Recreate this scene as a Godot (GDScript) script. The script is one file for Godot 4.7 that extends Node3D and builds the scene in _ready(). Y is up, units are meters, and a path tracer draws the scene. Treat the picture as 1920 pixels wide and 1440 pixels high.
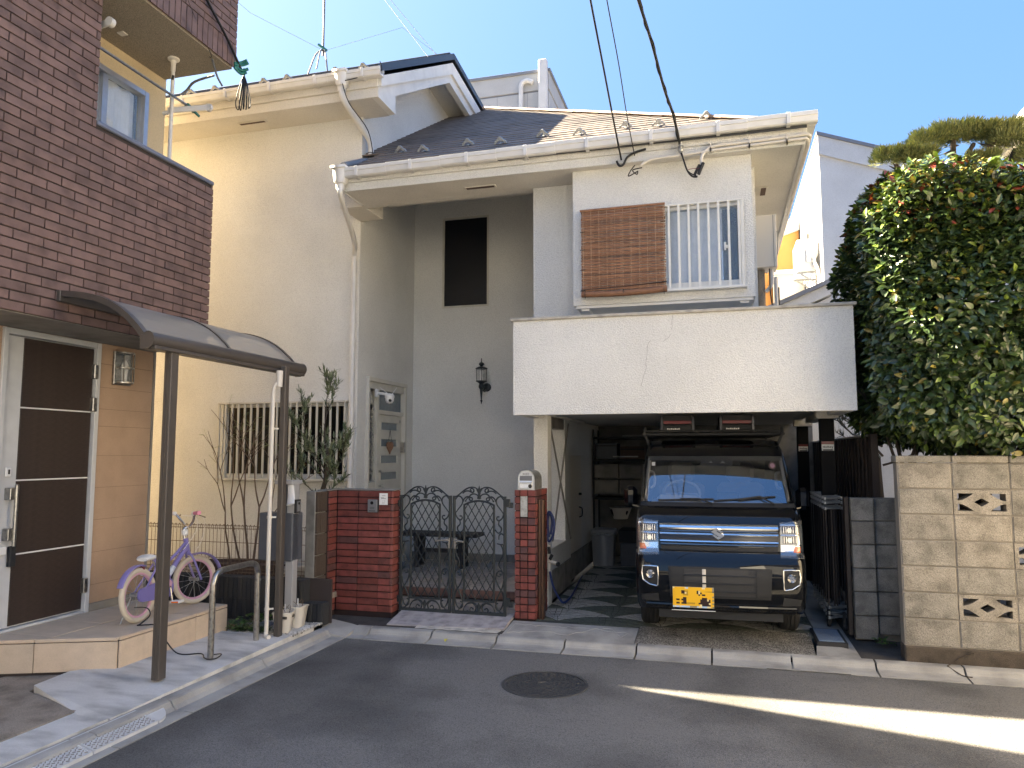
extends Node3D
# A narrow residential street: white stucco house with carport and black van, brick house on the left, block wall and hedge on the right.
# World: camera near the origin, facade along x, depth along -z, metres.

var rng := RandomNumberGenerator.new()
var taken := {}
var M := {}
var X := Transform3D.IDENTITY     # applied to every vertex that the shape helpers emit


# ---------------------------------------------------------------- nodes
func numbered(called: String) -> String:
	if not taken.has(called):
		taken[called] = 0
		return called
	taken[called] += 1
	return "%s_%03d" % [called, taken[called]]


func origin_of(n: Node) -> Vector3:
	var p := Vector3.ZERO
	while n != self and n != null:
		p += (n as Node3D).position
		n = n.get_parent()
	return p


func thing(called: String, label: String, category: String, at := Vector3.ZERO, group := "") -> Node3D:
	var o := Node3D.new()
	o.name = numbered(called)
	add_child(o)
	o.position = at
	tag(o, label, category, group)
	return o


func tag(o: Node, label: String, category: String, group := "") -> void:
	o.set_meta("label", label)
	o.set_meta("category", category)
	if group != "":
		o.set_meta("group", group)


# a part whose shape was given in world coordinates
func part(called: String, s: SurfaceTool, m: Material, parent: Node, label := "") -> MeshInstance3D:
	var mi := MeshInstance3D.new()
	mi.mesh = s.commit()
	mi.material_override = m
	mi.name = called
	parent.add_child(mi, true)
	mi.position = -origin_of(parent)
	if label != "":
		mi.set_meta("label", label)
	return mi


# a part that shares its mesh with others, placed by a world transform
func piece(called: String, mesh: Mesh, m: Material, parent: Node, xf: Transform3D) -> MeshInstance3D:
	var mi := MeshInstance3D.new()
	mi.mesh = mesh
	mi.material_override = m
	mi.name = called
	parent.add_child(mi, true)
	mi.transform = Transform3D(xf.basis, xf.origin - origin_of(parent))
	return mi


# a thing that is one mesh, standing at its base
func single(called: String, s: SurfaceTool, m: Material, base: Vector3, label: String, category: String, group := "") -> MeshInstance3D:
	var mi := MeshInstance3D.new()
	mi.mesh = shifted(s, base)
	mi.material_override = m
	mi.name = numbered(called)
	add_child(mi)
	mi.position = base
	tag(mi, label, category, group)
	return mi


func shifted(s: SurfaceTool, base: Vector3) -> ArrayMesh:
	var t := SurfaceTool.new()
	t.begin(Mesh.PRIMITIVE_TRIANGLES)
	t.append_from(s.commit(), 0, Transform3D(Basis(), -base))
	return t.commit()


func struct(called: String, s: SurfaceTool, m: Material) -> MeshInstance3D:
	var mi := MeshInstance3D.new()
	mi.mesh = s.commit()
	mi.material_override = m
	mi.name = numbered(called)
	add_child(mi)
	mi.set_meta("kind", "structure")
	return mi


func dup(root: Node3D, at: Vector3, label := "", turn := 0.0) -> Node3D:
	var r: Node3D = root.duplicate()
	r.name = numbered(String(root.name).trim_suffix("_001"))
	add_child(r)
	r.position = at
	r.rotation.y = turn
	if label != "":
		r.set_meta("label", label)
	return r


# ---------------------------------------------------------------- shapes
func st() -> SurfaceTool:
	var s := SurfaceTool.new()
	s.begin(Mesh.PRIMITIVE_TRIANGLES)
	return s


func v3(x: float, y: float, z: float) -> Vector3:
	return Vector3(x, y, z)


func vx(s: SurfaceTool, p: Vector3, n: Vector3, uv := Vector2.ZERO) -> void:
	s.set_normal((X.basis * n).normalized())
	s.set_uv(uv)
	s.add_vertex(X * p)


# a, b, c counter-clockwise seen from outside
func tri(s: SurfaceTool, a: Vector3, b: Vector3, c: Vector3) -> void:
	var n := (b - a).cross(c - a)
	if n.length_squared() < 1e-16:
		return
	n = n.normalized()
	vx(s, a, n)
	if X.basis.determinant() < 0.0:
		vx(s, b, n)
		vx(s, c, n)
	else:
		vx(s, c, n)
		vx(s, b, n)


func tri_n(s: SurfaceTool, a: Vector3, na: Vector3, b: Vector3, nb: Vector3, c: Vector3, nc: Vector3) -> void:
	vx(s, a, na)
	if X.basis.determinant() < 0.0:
		vx(s, b, nb)
		vx(s, c, nc)
	else:
		vx(s, c, nc)
		vx(s, b, nb)


func quad(s: SurfaceTool, a: Vector3, b: Vector3, c: Vector3, d: Vector3) -> void:
	tri(s, a, b, c)
	tri(s, a, c, d)


# a at the lower left, counter-clockwise; texture upright
func quad_uv(s: SurfaceTool, a: Vector3, b: Vector3, c: Vector3, d: Vector3) -> void:
	var n := (b - a).cross(d - a).normalized()
	for k in [[a, Vector2(0, 1)], [c, Vector2(1, 0)], [b, Vector2(1, 1)], [a, Vector2(0, 1)], [d, Vector2(0, 0)], [c, Vector2(1, 0)]]:
		vx(s, k[0], n, k[1])


func bx(s: SurfaceTool, c: Vector3, size: Vector3, bevel := 0.0) -> void:
	var h := size * 0.5
	var b := minf(bevel, minf(h.x, minf(h.y, h.z)) * 0.9)
	if b <= 0.0:
		var p := []
		for k in 8:
			p.append(c + Vector3(h.x if k & 1 else -h.x, h.y if k & 2 else -h.y, h.z if k & 4 else -h.z))
		quad(s, p[4], p[5], p[7], p[6])
		quad(s, p[1], p[0], p[2], p[3])
		quad(s, p[5], p[1], p[3], p[7])
		quad(s, p[0], p[4], p[6], p[2])
		quad(s, p[6], p[7], p[3], p[2])
		quad(s, p[0], p[1], p[5], p[4])
		return
	# chamfered: every corner has three points, one on each face
	for axis in 3:
		for sg in [-1.0, 1.0]:
			var u := (axis + 1) % 3
			var w := (axis + 2) % 3
			var q := []
			for k in [[-1, -1], [1, -1], [1, 1], [-1, 1]]:
				var v := Vector3.ZERO
				v[axis] = h[axis] * sg
				v[u] = (h[u] - b) * k[0]
				v[w] = (h[w] - b) * k[1]
				q.append(c + v)
			if sg > 0:
				quad(s, q[0], q[1], q[2], q[3])
			else:
				quad(s, q[3], q[2], q[1], q[0])
	for axis in 3:
		var u := (axis + 1) % 3
		var w := (axis + 2) % 3
		for su in [-1.0, 1.0]:
			for sw in [-1.0, 1.0]:
				var e := []
				for sa in [-1.0, 1.0]:
					var v1 := Vector3.ZERO
					v1[axis] = (h[axis] - b) * sa
					v1[u] = h[u] * su
					v1[w] = (h[w] - b) * sw
					var v2 := v1
					v2[u] = (h[u] - b) * su
					v2[w] = h[w] * sw
					e.append(c + v1)
					e.append(c + v2)
				if su * sw > 0:
					quad(s, e[1], e[3], e[2], e[0])
				else:
					quad(s, e[0], e[2], e[3], e[1])
	for k in 8:
		var g := Vector3(1 if k & 1 else -1, 1 if k & 2 else -1, 1 if k & 4 else -1)
		var a := c + Vector3(h.x * g.x, (h.y - b) * g.y, (h.z - b) * g.z)
		var d := c + Vector3((h.x - b) * g.x, h.y * g.y, (h.z - b) * g.z)
		var f := c + Vector3((h.x - b) * g.x, (h.y - b) * g.y, h.z * g.z)
		if g.x * g.y * g.z > 0:
			tri(s, a, d, f)
		else:
			tri(s, a, f, d)


# box given by its two opposite corners
func bb(s: SurfaceTool, a: Vector3, b: Vector3, bevel := 0.0) -> void:
	bx(s, (a + b) * 0.5, (b - a).abs(), bevel)


# a box section bar from a to b; w across, t along "up"
func bar(s: SurfaceTool, a: Vector3, b: Vector3, w: float, t: float, up := Vector3.UP, bevel := 0.0) -> void:
	var keep := X
	var z := (b - a).normalized()
	var x := up.cross(z)
	if x.length() < 1e-4:
		x = Vector3.RIGHT.cross(z)
	x = x.normalized()
	X = keep * Transform3D(Basis(x, z.cross(x), z), (a + b) * 0.5)
	bx(s, Vector3.ZERO, Vector3(w, t, a.distance_to(b)), bevel)
	X = keep


func tube(s: SurfaceTool, pts: Array, radius, sides := 8, caps := true, flat := 1.0, ref := Vector3.ZERO) -> void:
	var n := pts.size()
	var rings := []
	var norms := []
	var last := Vector3.ZERO
	for i in n:
		var d: Vector3 = (pts[mini(i + 1, n - 1)] - pts[maxi(i - 1, 0)]).normalized()
		var r: float = radius[i] if radius is Array else radius
		var a: Vector3
		if ref != Vector3.ZERO:
			a = ref - d * ref.dot(d)
		elif last == Vector3.ZERO:
			a = d.cross(Vector3.UP if absf(d.y) < 0.9 else Vector3.RIGHT)
		else:
			a = last - d * last.dot(d)
		a = a.normalized()
		last = a
		var b := d.cross(a)
		var ring := []
		var rn := []
		for k in sides:
			var t := TAU * k / sides
			ring.append(pts[i] + (a * cos(t) * flat + b * sin(t)) * r)
			rn.append((a * cos(t) / maxf(flat, 0.05) + b * sin(t)).normalized())
		rings.append(ring)
		norms.append(rn)
	for i in n - 1:
		for k in sides:
			var j := (k + 1) % sides
			tri_n(s, rings[i][k], norms[i][k], rings[i][j], norms[i][j], rings[i + 1][j], norms[i + 1][j])
			tri_n(s, rings[i][k], norms[i][k], rings[i + 1][j], norms[i + 1][j], rings[i + 1][k], norms[i + 1][k])
	if caps:
		for k in range(1, sides - 1):
			tri(s, rings[0][0], rings[0][k + 1], rings[0][k])
			tri(s, rings[n - 1][0], rings[n - 1][k], rings[n - 1][k + 1])


# profile: points (radius, height) from bottom to top, turned about the y axis of the current X at c
func lathe(s: SurfaceTool, c: Vector3, profile: Array, sides := 16, caps := true) -> void:
	for i in profile.size() - 1:
		var p: Vector2 = profile[i]
		var q: Vector2 = profile[i + 1]
		var sl := Vector2(q.y - p.y, p.x - q.x)
		if sl.length() < 1e-6:
			continue
		sl = sl.normalized()
		for k in sides:
			var t0 := TAU * k / sides
			var t1 := TAU * (k + 1) / sides
			var d0 := Vector3(cos(t0), 0, -sin(t0))
			var d1 := Vector3(cos(t1), 0, -sin(t1))
			var n0 := (d0 * sl.x + Vector3.UP * sl.y).normalized()
			var n1 := (d1 * sl.x + Vector3.UP * sl.y).normalized()
			var a := c + d0 * p.x + Vector3.UP * p.y
			var b := c + d1 * p.x + Vector3.UP * p.y
			var e := c + d1 * q.x + Vector3.UP * q.y
			var f := c + d0 * q.x + Vector3.UP * q.y
			if p.x > 1e-5:
				tri_n(s, a, n0, b, n1, e, n1)
			if q.x > 1e-5:
				tri_n(s, a, n0, e, n1, f, n0)
	if caps:
		for at in [0, profile.size() - 1]:
			var p: Vector2 = profile[at]
			if p.x < 1e-5:
				continue
			for k in sides:
				var t0 := TAU * k / sides
				var t1 := TAU * (k + 1) / sides
				var o := c + Vector3.UP * p.y
				var a := o + Vector3(cos(t0), 0, -sin(t0)) * p.x
				var b := o + Vector3(cos(t1), 0, -sin(t1)) * p.x
				if at == 0:
					tri(s, o, b, a)
				else:
					tri(s, o, a, b)


# an outline in the plane (u, v) pushed out from w = 0 to w = depth along u x v
func prism(s: SurfaceTool, outline: PackedVector2Array, o: Vector3, u: Vector3, v: Vector3, depth: float, back := true) -> void:
	var pts := outline
	if Geometry2D.is_polygon_clockwise(pts):
		pts = outline.duplicate()
		pts.reverse()
	var w := u.cross(v).normalized() * depth
	var idx := Geometry2D.triangulate_polygon(pts)
	for k in range(0, idx.size(), 3):
		var p := []
		for j in 3:
			p.append(o + u * pts[idx[k + j]].x + v * pts[idx[k + j]].y)
		var ccw := (pts[idx[k + 1]] - pts[idx[k]]).cross(pts[idx[k + 2]] - pts[idx[k]]) > 0.0
		if not ccw:
			p.reverse()
		tri(s, p[0] + w, p[1] + w, p[2] + w)
		if back:
			tri(s, p[0], p[2], p[1])
	for k in pts.size():
		var a: Vector2 = pts[k]
		var b: Vector2 = pts[(k + 1) % pts.size()]
		var pa := o + u * a.x + v * a.y
		var pb := o + u * b.x + v * b.y
		quad(s, pa, pb, pb + w, pa + w)


# a wall in the plane (u, v) with thickness behind it and rectangular openings [u0, v0, u1, v1]
func wall(s: SurfaceTool, o: Vector3, u: Vector3, v: Vector3, us: Array, vs: Array, holes: Array, thick: float) -> void:
	var uu := us.duplicate()
	var vv := vs.duplicate()
	for h in holes:
		uu.append_array([h[0], h[2]])
		vv.append_array([h[1], h[3]])
	uu.sort()
	vv.sort()
	var w := u.cross(v).normalized() * thick
	var open := func(i: int, j: int) -> bool:
		if i < 0 or j < 0 or i >= uu.size() - 1 or j >= vv.size() - 1:
			return true
		var m := Vector2((uu[i] + uu[i + 1]) * 0.5, (vv[j] + vv[j + 1]) * 0.5)
		for h in holes:
			if m.x > h[0] and m.x < h[2] and m.y > h[1] and m.y < h[3]:
				return true
		return false
	for i in uu.size() - 1:
		for j in vv.size() - 1:
			if uu[i + 1] - uu[i] < 1e-5 or vv[j + 1] - vv[j] < 1e-5 or open.call(i, j):
				continue
			var a: Vector3 = o + u * uu[i] + v * vv[j]
			var b: Vector3 = o + u * uu[i + 1] + v * vv[j]
			var c: Vector3 = o + u * uu[i + 1] + v * vv[j + 1]
			var d: Vector3 = o + u * uu[i] + v * vv[j + 1]
			quad(s, a, b, c, d)
			quad(s, b - w, a - w, d - w, c - w)
			if open.call(i - 1, j):
				quad(s, a - w, a, d, d - w)
			if open.call(i + 1, j):
				quad(s, b, b - w, c - w, c)
			if open.call(i, j - 1):
				quad(s, a - w, b - w, b, a)
			if open.call(i, j + 1):
				quad(s, d, c, c - w, d - w)


func spline(pts: Array, steps := 6) -> Array:
	var out := []
	for i in pts.size() - 1:
		var a: Vector3 = pts[maxi(i - 1, 0)]
		var b: Vector3 = pts[i]
		var c: Vector3 = pts[i + 1]
		var d: Vector3 = pts[mini(i + 2, pts.size() - 1)]
		for k in steps:
			out.append(b.cubic_interpolate(c, a, d, float(k) / steps))
	out.append(pts[pts.size() - 1])
	return out


func box_mesh(size: Vector3, bevel := 0.0) -> ArrayMesh:
	var s := st()
	bx(s, Vector3.ZERO, size, bevel)
	return s.commit()


# ---------------------------------------------------------------- materials
func lin(r: float, g: float, b: float) -> Color:
	return Color(r, g, b).linear_to_srgb()


func noise(kind: int, freq: float, octaves := 4, seed_ := 1) -> FastNoiseLite:
	var n := FastNoiseLite.new()
	n.noise_type = kind
	n.frequency = freq
	n.fractal_octaves = octaves
	n.seed = seed_
	return n


func ntex(n: FastNoiseLite, size: int, ramp: Array = []) -> NoiseTexture2D:
	var t := NoiseTexture2D.new()
	t.width = size
	t.height = size
	t.seamless = true
	t.generate_mipmaps = false
	t.noise = n
	if ramp.size() > 0:
		var g := Gradient.new()
		g.offsets = PackedFloat32Array(ramp[0])
		var cs := PackedColorArray()
		for k in ramp[1]:
			cs.append(k if k is Color else Color(k, k, k))
		g.colors = cs
		t.color_ramp = g
	return t


func mat(called: String, c: Color, rough: float, o := {}) -> StandardMaterial3D:
	var m := StandardMaterial3D.new()
	m.resource_name = called
	m.albedo_color = c
	m.roughness = rough
	m.metallic = o.get("metal", 0.0)
	m.metallic_specular = o.get("spec", 0.5)
	if o.has("tex"):
		m.albedo_texture = o.tex
	if o.has("bump"):
		m.heightmap_enabled = true
		m.heightmap_texture = o.bump
		m.heightmap_scale = o.get("bump_cm", 0.5)
	if o.has("detail"):
		m.detail_enabled = true
		m.detail_albedo = o.detail
		m.detail_blend_mode = BaseMaterial3D.BLEND_MODE_MUL
		m.detail_uv_layer = BaseMaterial3D.DETAIL_UV_2
		m.uv2_triplanar = true
		m.uv2_world_triplanar = o.get("world", true)
		var d: float = 1.0 / o.get("detail_tile", 5.0)
		m.uv2_scale = Vector3(d, d, d) * o.get("detail_stretch", Vector3.ONE)
	if o.has("tile"):
		m.uv1_triplanar = true
		m.uv1_world_triplanar = o.get("world", true)
		var k: float = 1.0 / o.tile
		m.uv1_scale = Vector3(k, k, k) * o.get("stretch", Vector3.ONE)
		m.uv1_triplanar_sharpness = 8.0
	if o.has("coat"):
		m.clearcoat_enabled = true
		m.clearcoat = o.coat
		m.clearcoat_roughness = o.get("coat_rough", 0.03)
	if o.has("back"):
		m.backlight_enabled = true
		m.backlight = o.back
	if o.get("vc", false):
		m.vertex_color_use_as_albedo = true
	M[called] = m
	return m


func glass(called: String, c: Color, alpha: float, rough := 0.02) -> StandardMaterial3D:
	var m := StandardMaterial3D.new()
	m.resource_name = called
	m.albedo_color = Color(c.r, c.g, c.b, alpha)
	m.transparency = BaseMaterial3D.TRANSPARENCY_ALPHA
	m.roughness = rough
	M[called] = m
	return m


func shades(base: String, n: int, spread: float, tint := 0.0) -> Array:
	var out := []
	var b: StandardMaterial3D = M[base]
	for k in n:
		var m: StandardMaterial3D = b.duplicate()
		var f := 1.0 + spread * (2.0 * k / (n - 1.0) - 1.0)
		var l := b.albedo_color.srgb_to_linear()
		var t := rng.randf_range(-tint, tint)
		m.albedo_color = Color(clampf(l.r * f * (1.0 + t), 0, 1), clampf(l.g * f, 0, 1), clampf(l.b * f * (1.0 - t), 0, 1)).linear_to_srgb()
		m.resource_name = "%s_tone_%d" % [base, k]
		out.append(m)
	return out


func sky_image() -> ImageTexture:
	# clear late-winter air: blue overhead, paler low down and towards the sun
	var w := 512
	var h := 256
	var im := Image.create_empty(w, h, false, Image.FORMAT_RGBF)
	var sun := SUN.normalized()
	for j in h:
		var el := PI * (0.5 - (j + 0.5) / h)
		for i in w:
			var az := TAU * (i + 0.5) / w
			var d := Vector3(sin(az) * cos(el), sin(el), -cos(az) * cos(el))
			var c: Color
			if el < 0.0:
				c = Color(0.20, 0.20, 0.20)
			else:
				var low := pow(1.0 - sin(el), 3.2)
				c = Color(0.125, 0.335, 0.80).lerp(Color(0.36, 0.62, 0.98), low)
				var cs := clampf(d.dot(sun), -1.0, 1.0)
				var g := 0.62
				var mie := (1.0 - g * g) / pow(1.0 + g * g - 2.0 * g * cs, 1.5)
				c += Color(1.0, 0.98, 0.90) * (mie * 0.105)
				c += Color(0.30, 0.44, 0.56) * 0.16 * cs * cs
			im.set_pixel(i, j, Color(c.r, c.g, c.b) * SKY_GAIN)
	return ImageTexture.create_from_image(im)


# to the sun
const SUN := Vector3(-1.30, 1.0, -0.34)
const SKY_GAIN := 0.128


func _ready() -> void:
	rng.seed = 20240311
	# ---- camera
	var cam := Camera3D.new()
	cam.name = "camera"
	cam.fov = 54.432
	cam.near = 0.05
	cam.far = 1500.0
	add_child(cam)
	cam.position = Vector3(0, 1.65, 0)
	cam.rotation = Vector3(deg_to_rad(5.305), deg_to_rad(15.503), 0)
	cam.current = true
	# ---- sky and exposure
	var env := Environment.new()
	env.background_mode = Environment.BG_SKY
	var sky := Sky.new()
	var sm := PanoramaSkyMaterial.new()
	sm.panorama = sky_image()
	sky.sky_material = sm
	env.sky = sky
	env.tonemap_mode = Environment.TONE_MAPPER_LINEAR
	env.tonemap_exposure = 11.0
	env.sdfgi_enabled = true
	env.ssao_enabled = true
	env.ssil_enabled = true
	var we := WorldEnvironment.new()
	we.name = "world_environment"
	we.environment = env
	add_child(we)
	# ---- sun, behind the house on the left
	var sun := DirectionalLight3D.new()
	sun.name = "sun"
	sun.light_color = Color(1.0, 0.93, 0.80)
	sun.light_energy = 1.6
	sun.light_angular_distance = 0.5
	sun.shadow_enabled = true
	add_child(sun)
	sun.look_at_from_position(SUN * 10.0, Vector3.ZERO, Vector3.UP)
	# ---- the place
	materials()
	ground()
	kerbs()
	main_house()
	left_house()
	far_buildings()
	garden_wall()
	gate_and_pillars()
	carport()
	block_walls()
	van()
	hedge_and_topiary()
	porch_canopy()
	bicycle()
	left_garden()
	wires_and_antenna()
	small_things()


func materials() -> void:
	var S := FastNoiseLite.TYPE_SIMPLEX_SMOOTH
	var C := FastNoiseLite.TYPE_CELLULAR
	var P := FastNoiseLite.TYPE_PERLIN
	var V := FastNoiseLite.TYPE_VALUE
	# fields shared by many materials
	var mottle := ntex(noise(S, 0.006, 5, 3), 512, [[0.0, 0.5, 1.0], [0.93, 0.97, 1.0]])
	var mottle2 := ntex(noise(P, 0.012, 5, 8), 512, [[0.0, 0.4, 0.7, 1.0], [0.76, 0.92, 1.0, 1.0]])
	var grain := ntex(noise(V, 0.45, 2, 5), 512, [[0.0, 0.5, 1.0], [0.84, 0.96, 1.0]])
	var speck := ntex(noise(V, 0.30, 3, 17), 1024, [[0.0, 0.28, 0.5, 0.70, 0.80, 1.0], [0.42, 0.76, 0.88, 0.93, 1.0, 1.0]])
	var lump := ntex(noise(S, 0.055, 3, 21), 1024)
	var fine := ntex(noise(S, 0.22, 2, 22), 512)
	var wood := ntex(noise(S, 0.03, 4, 30), 512, [[0.0, 0.5, 1.0], [0.6, 0.85, 1.0]])
	var cracks: FastNoiseLite = noise(C, 0.02, 1, 4)
	cracks.cellular_return_type = FastNoiseLite.RETURN_DISTANCE2_SUB
	var blot := ntex(noise(S, 0.010, 6, 40), 512, [[0.0, 0.3, 0.5, 0.7, 1.0], [0.74, 0.86, 0.95, 1.0, 1.0]])
	# house
	mat("stucco", lin(0.84, 0.838, 0.81), 0.92, {"tex": grain, "bump": lump, "bump_cm": 0.42, "tile": 1.05, "detail": mottle, "detail_tile": 4.7, "spec": 0.25})
	mat("soffit", lin(0.78, 0.75, 0.69), 0.9, {"tex": grain, "tile": 0.9, "detail": mottle, "detail_tile": 2.9, "spec": 0.25})
	mat("trim", lin(0.78, 0.76, 0.71), 0.6, {"tex": mottle, "tile": 1.1, "bump": fine, "bump_cm": 0.04})
	mat("pvc", lin(0.74, 0.73, 0.71), 0.42, {"tex": mottle, "tile": 0.9})
	mat("coping", lin(0.52, 0.49, 0.43), 0.85, {"tex": blot, "tile": 0.8, "detail": grain, "detail_tile": 0.3})
	mat("slate", lin(0.185, 0.155, 0.138), 0.72, {"tex": blot, "tile": 2.3, "bump": fine, "bump_cm": 0.15, "detail": grain, "detail_tile": 0.5})
	mat("ridge_metal", lin(0.24, 0.165, 0.135), 0.5, {"tex": mottle, "tile": 0.8})
	mat("dark_metal", lin(0.045, 0.048, 0.055), 0.45, {"tex": mottle, "tile": 0.6})
	mat("window_white", lin(0.76, 0.76, 0.73), 0.45, {"tex": mottle, "tile": 0.5})
	mat("interior", lin(0.035, 0.034, 0.032), 0.9)
	mat("curtain", lin(0.62, 0.66, 0.72), 0.9, {"tex": mottle, "tile": 0.5})
	mat("blind_paper", lin(0.26, 0.24, 0.19), 0.9, {"tex": mottle, "tile": 0.4})
	glass("pane", Color(0.8, 0.86, 0.9), 0.10)
	glass("dark_pane", Color(0.05, 0.06, 0.07), 0.55, 0.06)
	mat("frosted", lin(0.20, 0.235, 0.25), 0.18, {"bump": fine, "bump_cm": 0.06, "tile": 0.3, "tex": mottle})
	mat("night_glass", lin(0.012, 0.013, 0.016), 0.12, {"bump": lump, "bump_cm": 0.10, "tile": 0.5})
	mat("reed", lin(0.40, 0.205, 0.115), 0.75, {"tex": wood, "tile": 0.5, "stretch": Vector3(0.4, 6, 1)})
	mat("string", lin(0.50, 0.38, 0.28), 0.9)
	mat("door_paint", lin(0.62, 0.60, 0.53), 0.5, {"tex": mottle, "tile": 0.9})
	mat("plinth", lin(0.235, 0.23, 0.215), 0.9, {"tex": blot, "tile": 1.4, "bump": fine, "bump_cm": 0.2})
	mat("porch_tile", lin(0.36, 0.31, 0.275), 0.55, {"tex": mottle2, "tile": 0.5})
	mat("nosing", lin(0.26, 0.14, 0.11), 0.5, {"tex": mottle2, "tile": 0.4})
	mat("snow_guard", lin(0.34, 0.35, 0.345), 0.5, {"tex": mottle2, "tile": 0.2, "metal": 0.3})
	# left house
	mat("tile_brick", lin(0.215, 0.135, 0.115), 0.75, {"tex": grain, "tile": 0.35, "bump": fine, "bump_cm": 0.08, "detail": mottle2, "detail_tile": 0.9})
	mat("joint_dark", lin(0.055, 0.042, 0.038), 0.95, {"tex": grain, "tile": 0.3})
	mat("sprayed_soffit", lin(0.42, 0.36, 0.275), 0.95, {"tex": speck, "tile": 1.3, "bump": fine, "bump_cm": 0.3})
	mat("yellow_stucco", lin(0.66, 0.53, 0.33), 0.92, {"tex": grain, "tile": 0.8, "bump": fine, "bump_cm": 0.25})
	mat("siding", lin(0.56, 0.40, 0.285), 0.85, {"tex": mottle, "tile": 1.2, "detail": grain, "detail_tile": 0.4})
	mat("grey_paint", lin(0.26, 0.245, 0.22), 0.7, {"tex": mottle2, "tile": 1.6})
	mat("aluminium", lin(0.52, 0.53, 0.56), 0.32, {"metal": 0.75, "tex": mottle, "tile": 0.4})
	mat("brown_door", lin(0.052, 0.034, 0.028), 0.5, {"tex": wood, "tile": 0.5, "stretch": Vector3(1, 9, 0.5)})
	mat("silver_paint", lin(0.60, 0.61, 0.62), 0.38, {"tex": mottle, "tile": 0.7})
	mat("cap_metal", lin(0.20, 0.21, 0.25), 0.42, {"metal": 0.3, "tex": mottle, "tile": 0.7})
	mat("step_tile", lin(0.70, 0.60, 0.48), 0.6, {"tex": mottle, "tile": 0.6, "detail": grain, "detail_tile": 0.4})
	mat("step_side", lin(0.68, 0.545, 0.41), 0.6, {"tex": mottle, "tile": 0.5, "detail": grain, "detail_tile": 0.4})
	mat("canopy_brown", lin(0.115, 0.10, 0.088), 0.38, {"metal": 0.35, "tex": mottle, "tile": 0.5})
	var poly := mat("polycarbonate", lin(0.42, 0.39, 0.34), 0.30, {"back": Color(0.55, 0.53, 0.48)})
	poly.transparency = BaseMaterial3D.TRANSPARENCY_ALPHA
	poly.albedo_color.a = 0.52
	# ground
	mat("asphalt", lin(0.235, 0.23, 0.222), 0.9, {"tex": speck, "tile": 1.35, "bump": ntex(noise(V, 0.25, 3, 17), 1024), "bump_cm": 0.35, "detail": ntex(noise(S, 0.008, 6, 61), 512, [[0.0, 0.4, 0.6, 1.0], [0.72, 0.88, 0.98, 1.0]]), "detail_tile": 6.3, "spec": 0.3})
	mat("earth", lin(0.13, 0.115, 0.095), 0.95, {"tex": speck, "tile": 1.0})
	mat("kerb_concrete", lin(0.44, 0.43, 0.405), 0.9, {"tex": grain, "tile": 0.4, "bump": fine, "bump_cm": 0.12, "detail": blot, "detail_tile": 2.3})
	mat("old_concrete", lin(0.27, 0.25, 0.215), 0.92, {"tex": speck, "tile": 0.9, "bump": fine, "bump_cm": 0.25, "detail": blot, "detail_tile": 1.7})
	mat("pale_concrete", lin(0.72, 0.71, 0.68), 0.9, {"tex": grain, "tile": 0.5, "bump": fine, "bump_cm": 0.12, "detail": blot, "detail_tile": 1.9, "detail_stretch": Vector3(0.6, 1, 1.5)})
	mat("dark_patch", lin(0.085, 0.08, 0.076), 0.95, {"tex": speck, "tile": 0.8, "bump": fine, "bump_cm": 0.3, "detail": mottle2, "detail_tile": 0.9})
	mat("brown_concrete", lin(0.44, 0.38, 0.31), 0.92, {"tex": speck, "tile": 0.8, "bump": fine, "bump_cm": 0.35, "detail": blot, "detail_tile": 1.3})
	mat("aggregate", lin(0.36, 0.34, 0.30), 0.92, {"tex": ntex(noise(V, 0.18, 3, 71), 512, [[0.0, 0.35, 0.5, 0.62, 1.0], [0.25, 0.5, 0.8, 1.0, 1.0]]), "tile": 0.55, "bump": fine, "bump_cm": 0.4, "detail": blot, "detail_tile": 1.4})
	mat("worn_white", lin(0.60, 0.57, 0.51), 0.85, {"tex": mottle2, "tile": 0.5})
	mat("mat_tile", lin(0.40, 0.375, 0.38), 0.7, {"tex": mottle2, "tile": 0.6})
	mat("fan_green", lin(0.115, 0.128, 0.100), 0.75, {"tex": mottle2, "tile": 0.6, "bump": fine, "bump_cm": 0.12})
	mat("fan_white", lin(0.46, 0.44, 0.39), 0.75, {"tex": mottle2, "tile": 0.6, "bump": fine, "bump_cm": 0.12})
	mat("fan_joint", lin(0.075, 0.08, 0.068), 0.9, {"tex": grain, "tile": 0.4})
	mat("iron", lin(0.055, 0.056, 0.058), 0.62, {"tex": grain, "tile": 0.2, "bump": fine, "bump_cm": 0.15})
	mat("pebble", lin(0.42, 0.41, 0.39), 0.8, {"vc": true})
	# walls on the street
	mat("red_brick", lin(0.225, 0.056, 0.045), 0.62, {"tex": grain, "tile": 0.3, "bump": fine, "bump_cm": 0.1, "detail": mottle2, "detail_tile": 0.5})
	mat("brick_joint", lin(0.022, 0.012, 0.012), 0.95)
	mat("block", lin(0.41, 0.38, 0.33), 0.95, {"tex": speck, "tile": 1.1, "bump": ntex(noise(V, 0.3, 3, 91), 512), "bump_cm": 0.4, "detail": blot, "detail_tile": 1.15, "spec": 0.2})
	mat("block_joint", lin(0.28, 0.255, 0.22), 0.95, {"tex": grain, "tile": 0.3})
	mat("old_block", lin(0.33, 0.315, 0.285), 0.95, {"tex": speck, "tile": 0.9, "bump": fine, "bump_cm": 0.35, "detail": blot, "detail_tile": 0.9, "spec": 0.2})
	mat("split_stone", lin(0.16, 0.125, 0.10), 0.95, {"tex": speck, "tile": 0.5, "bump": lump, "bump_cm": 1.2, "spec": 0.2})
	mat("dark_stone", lin(0.062, 0.062, 0.065), 0.9, {"tex": speck, "tile": 0.5, "bump": lump, "bump_cm": 0.8})
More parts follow.
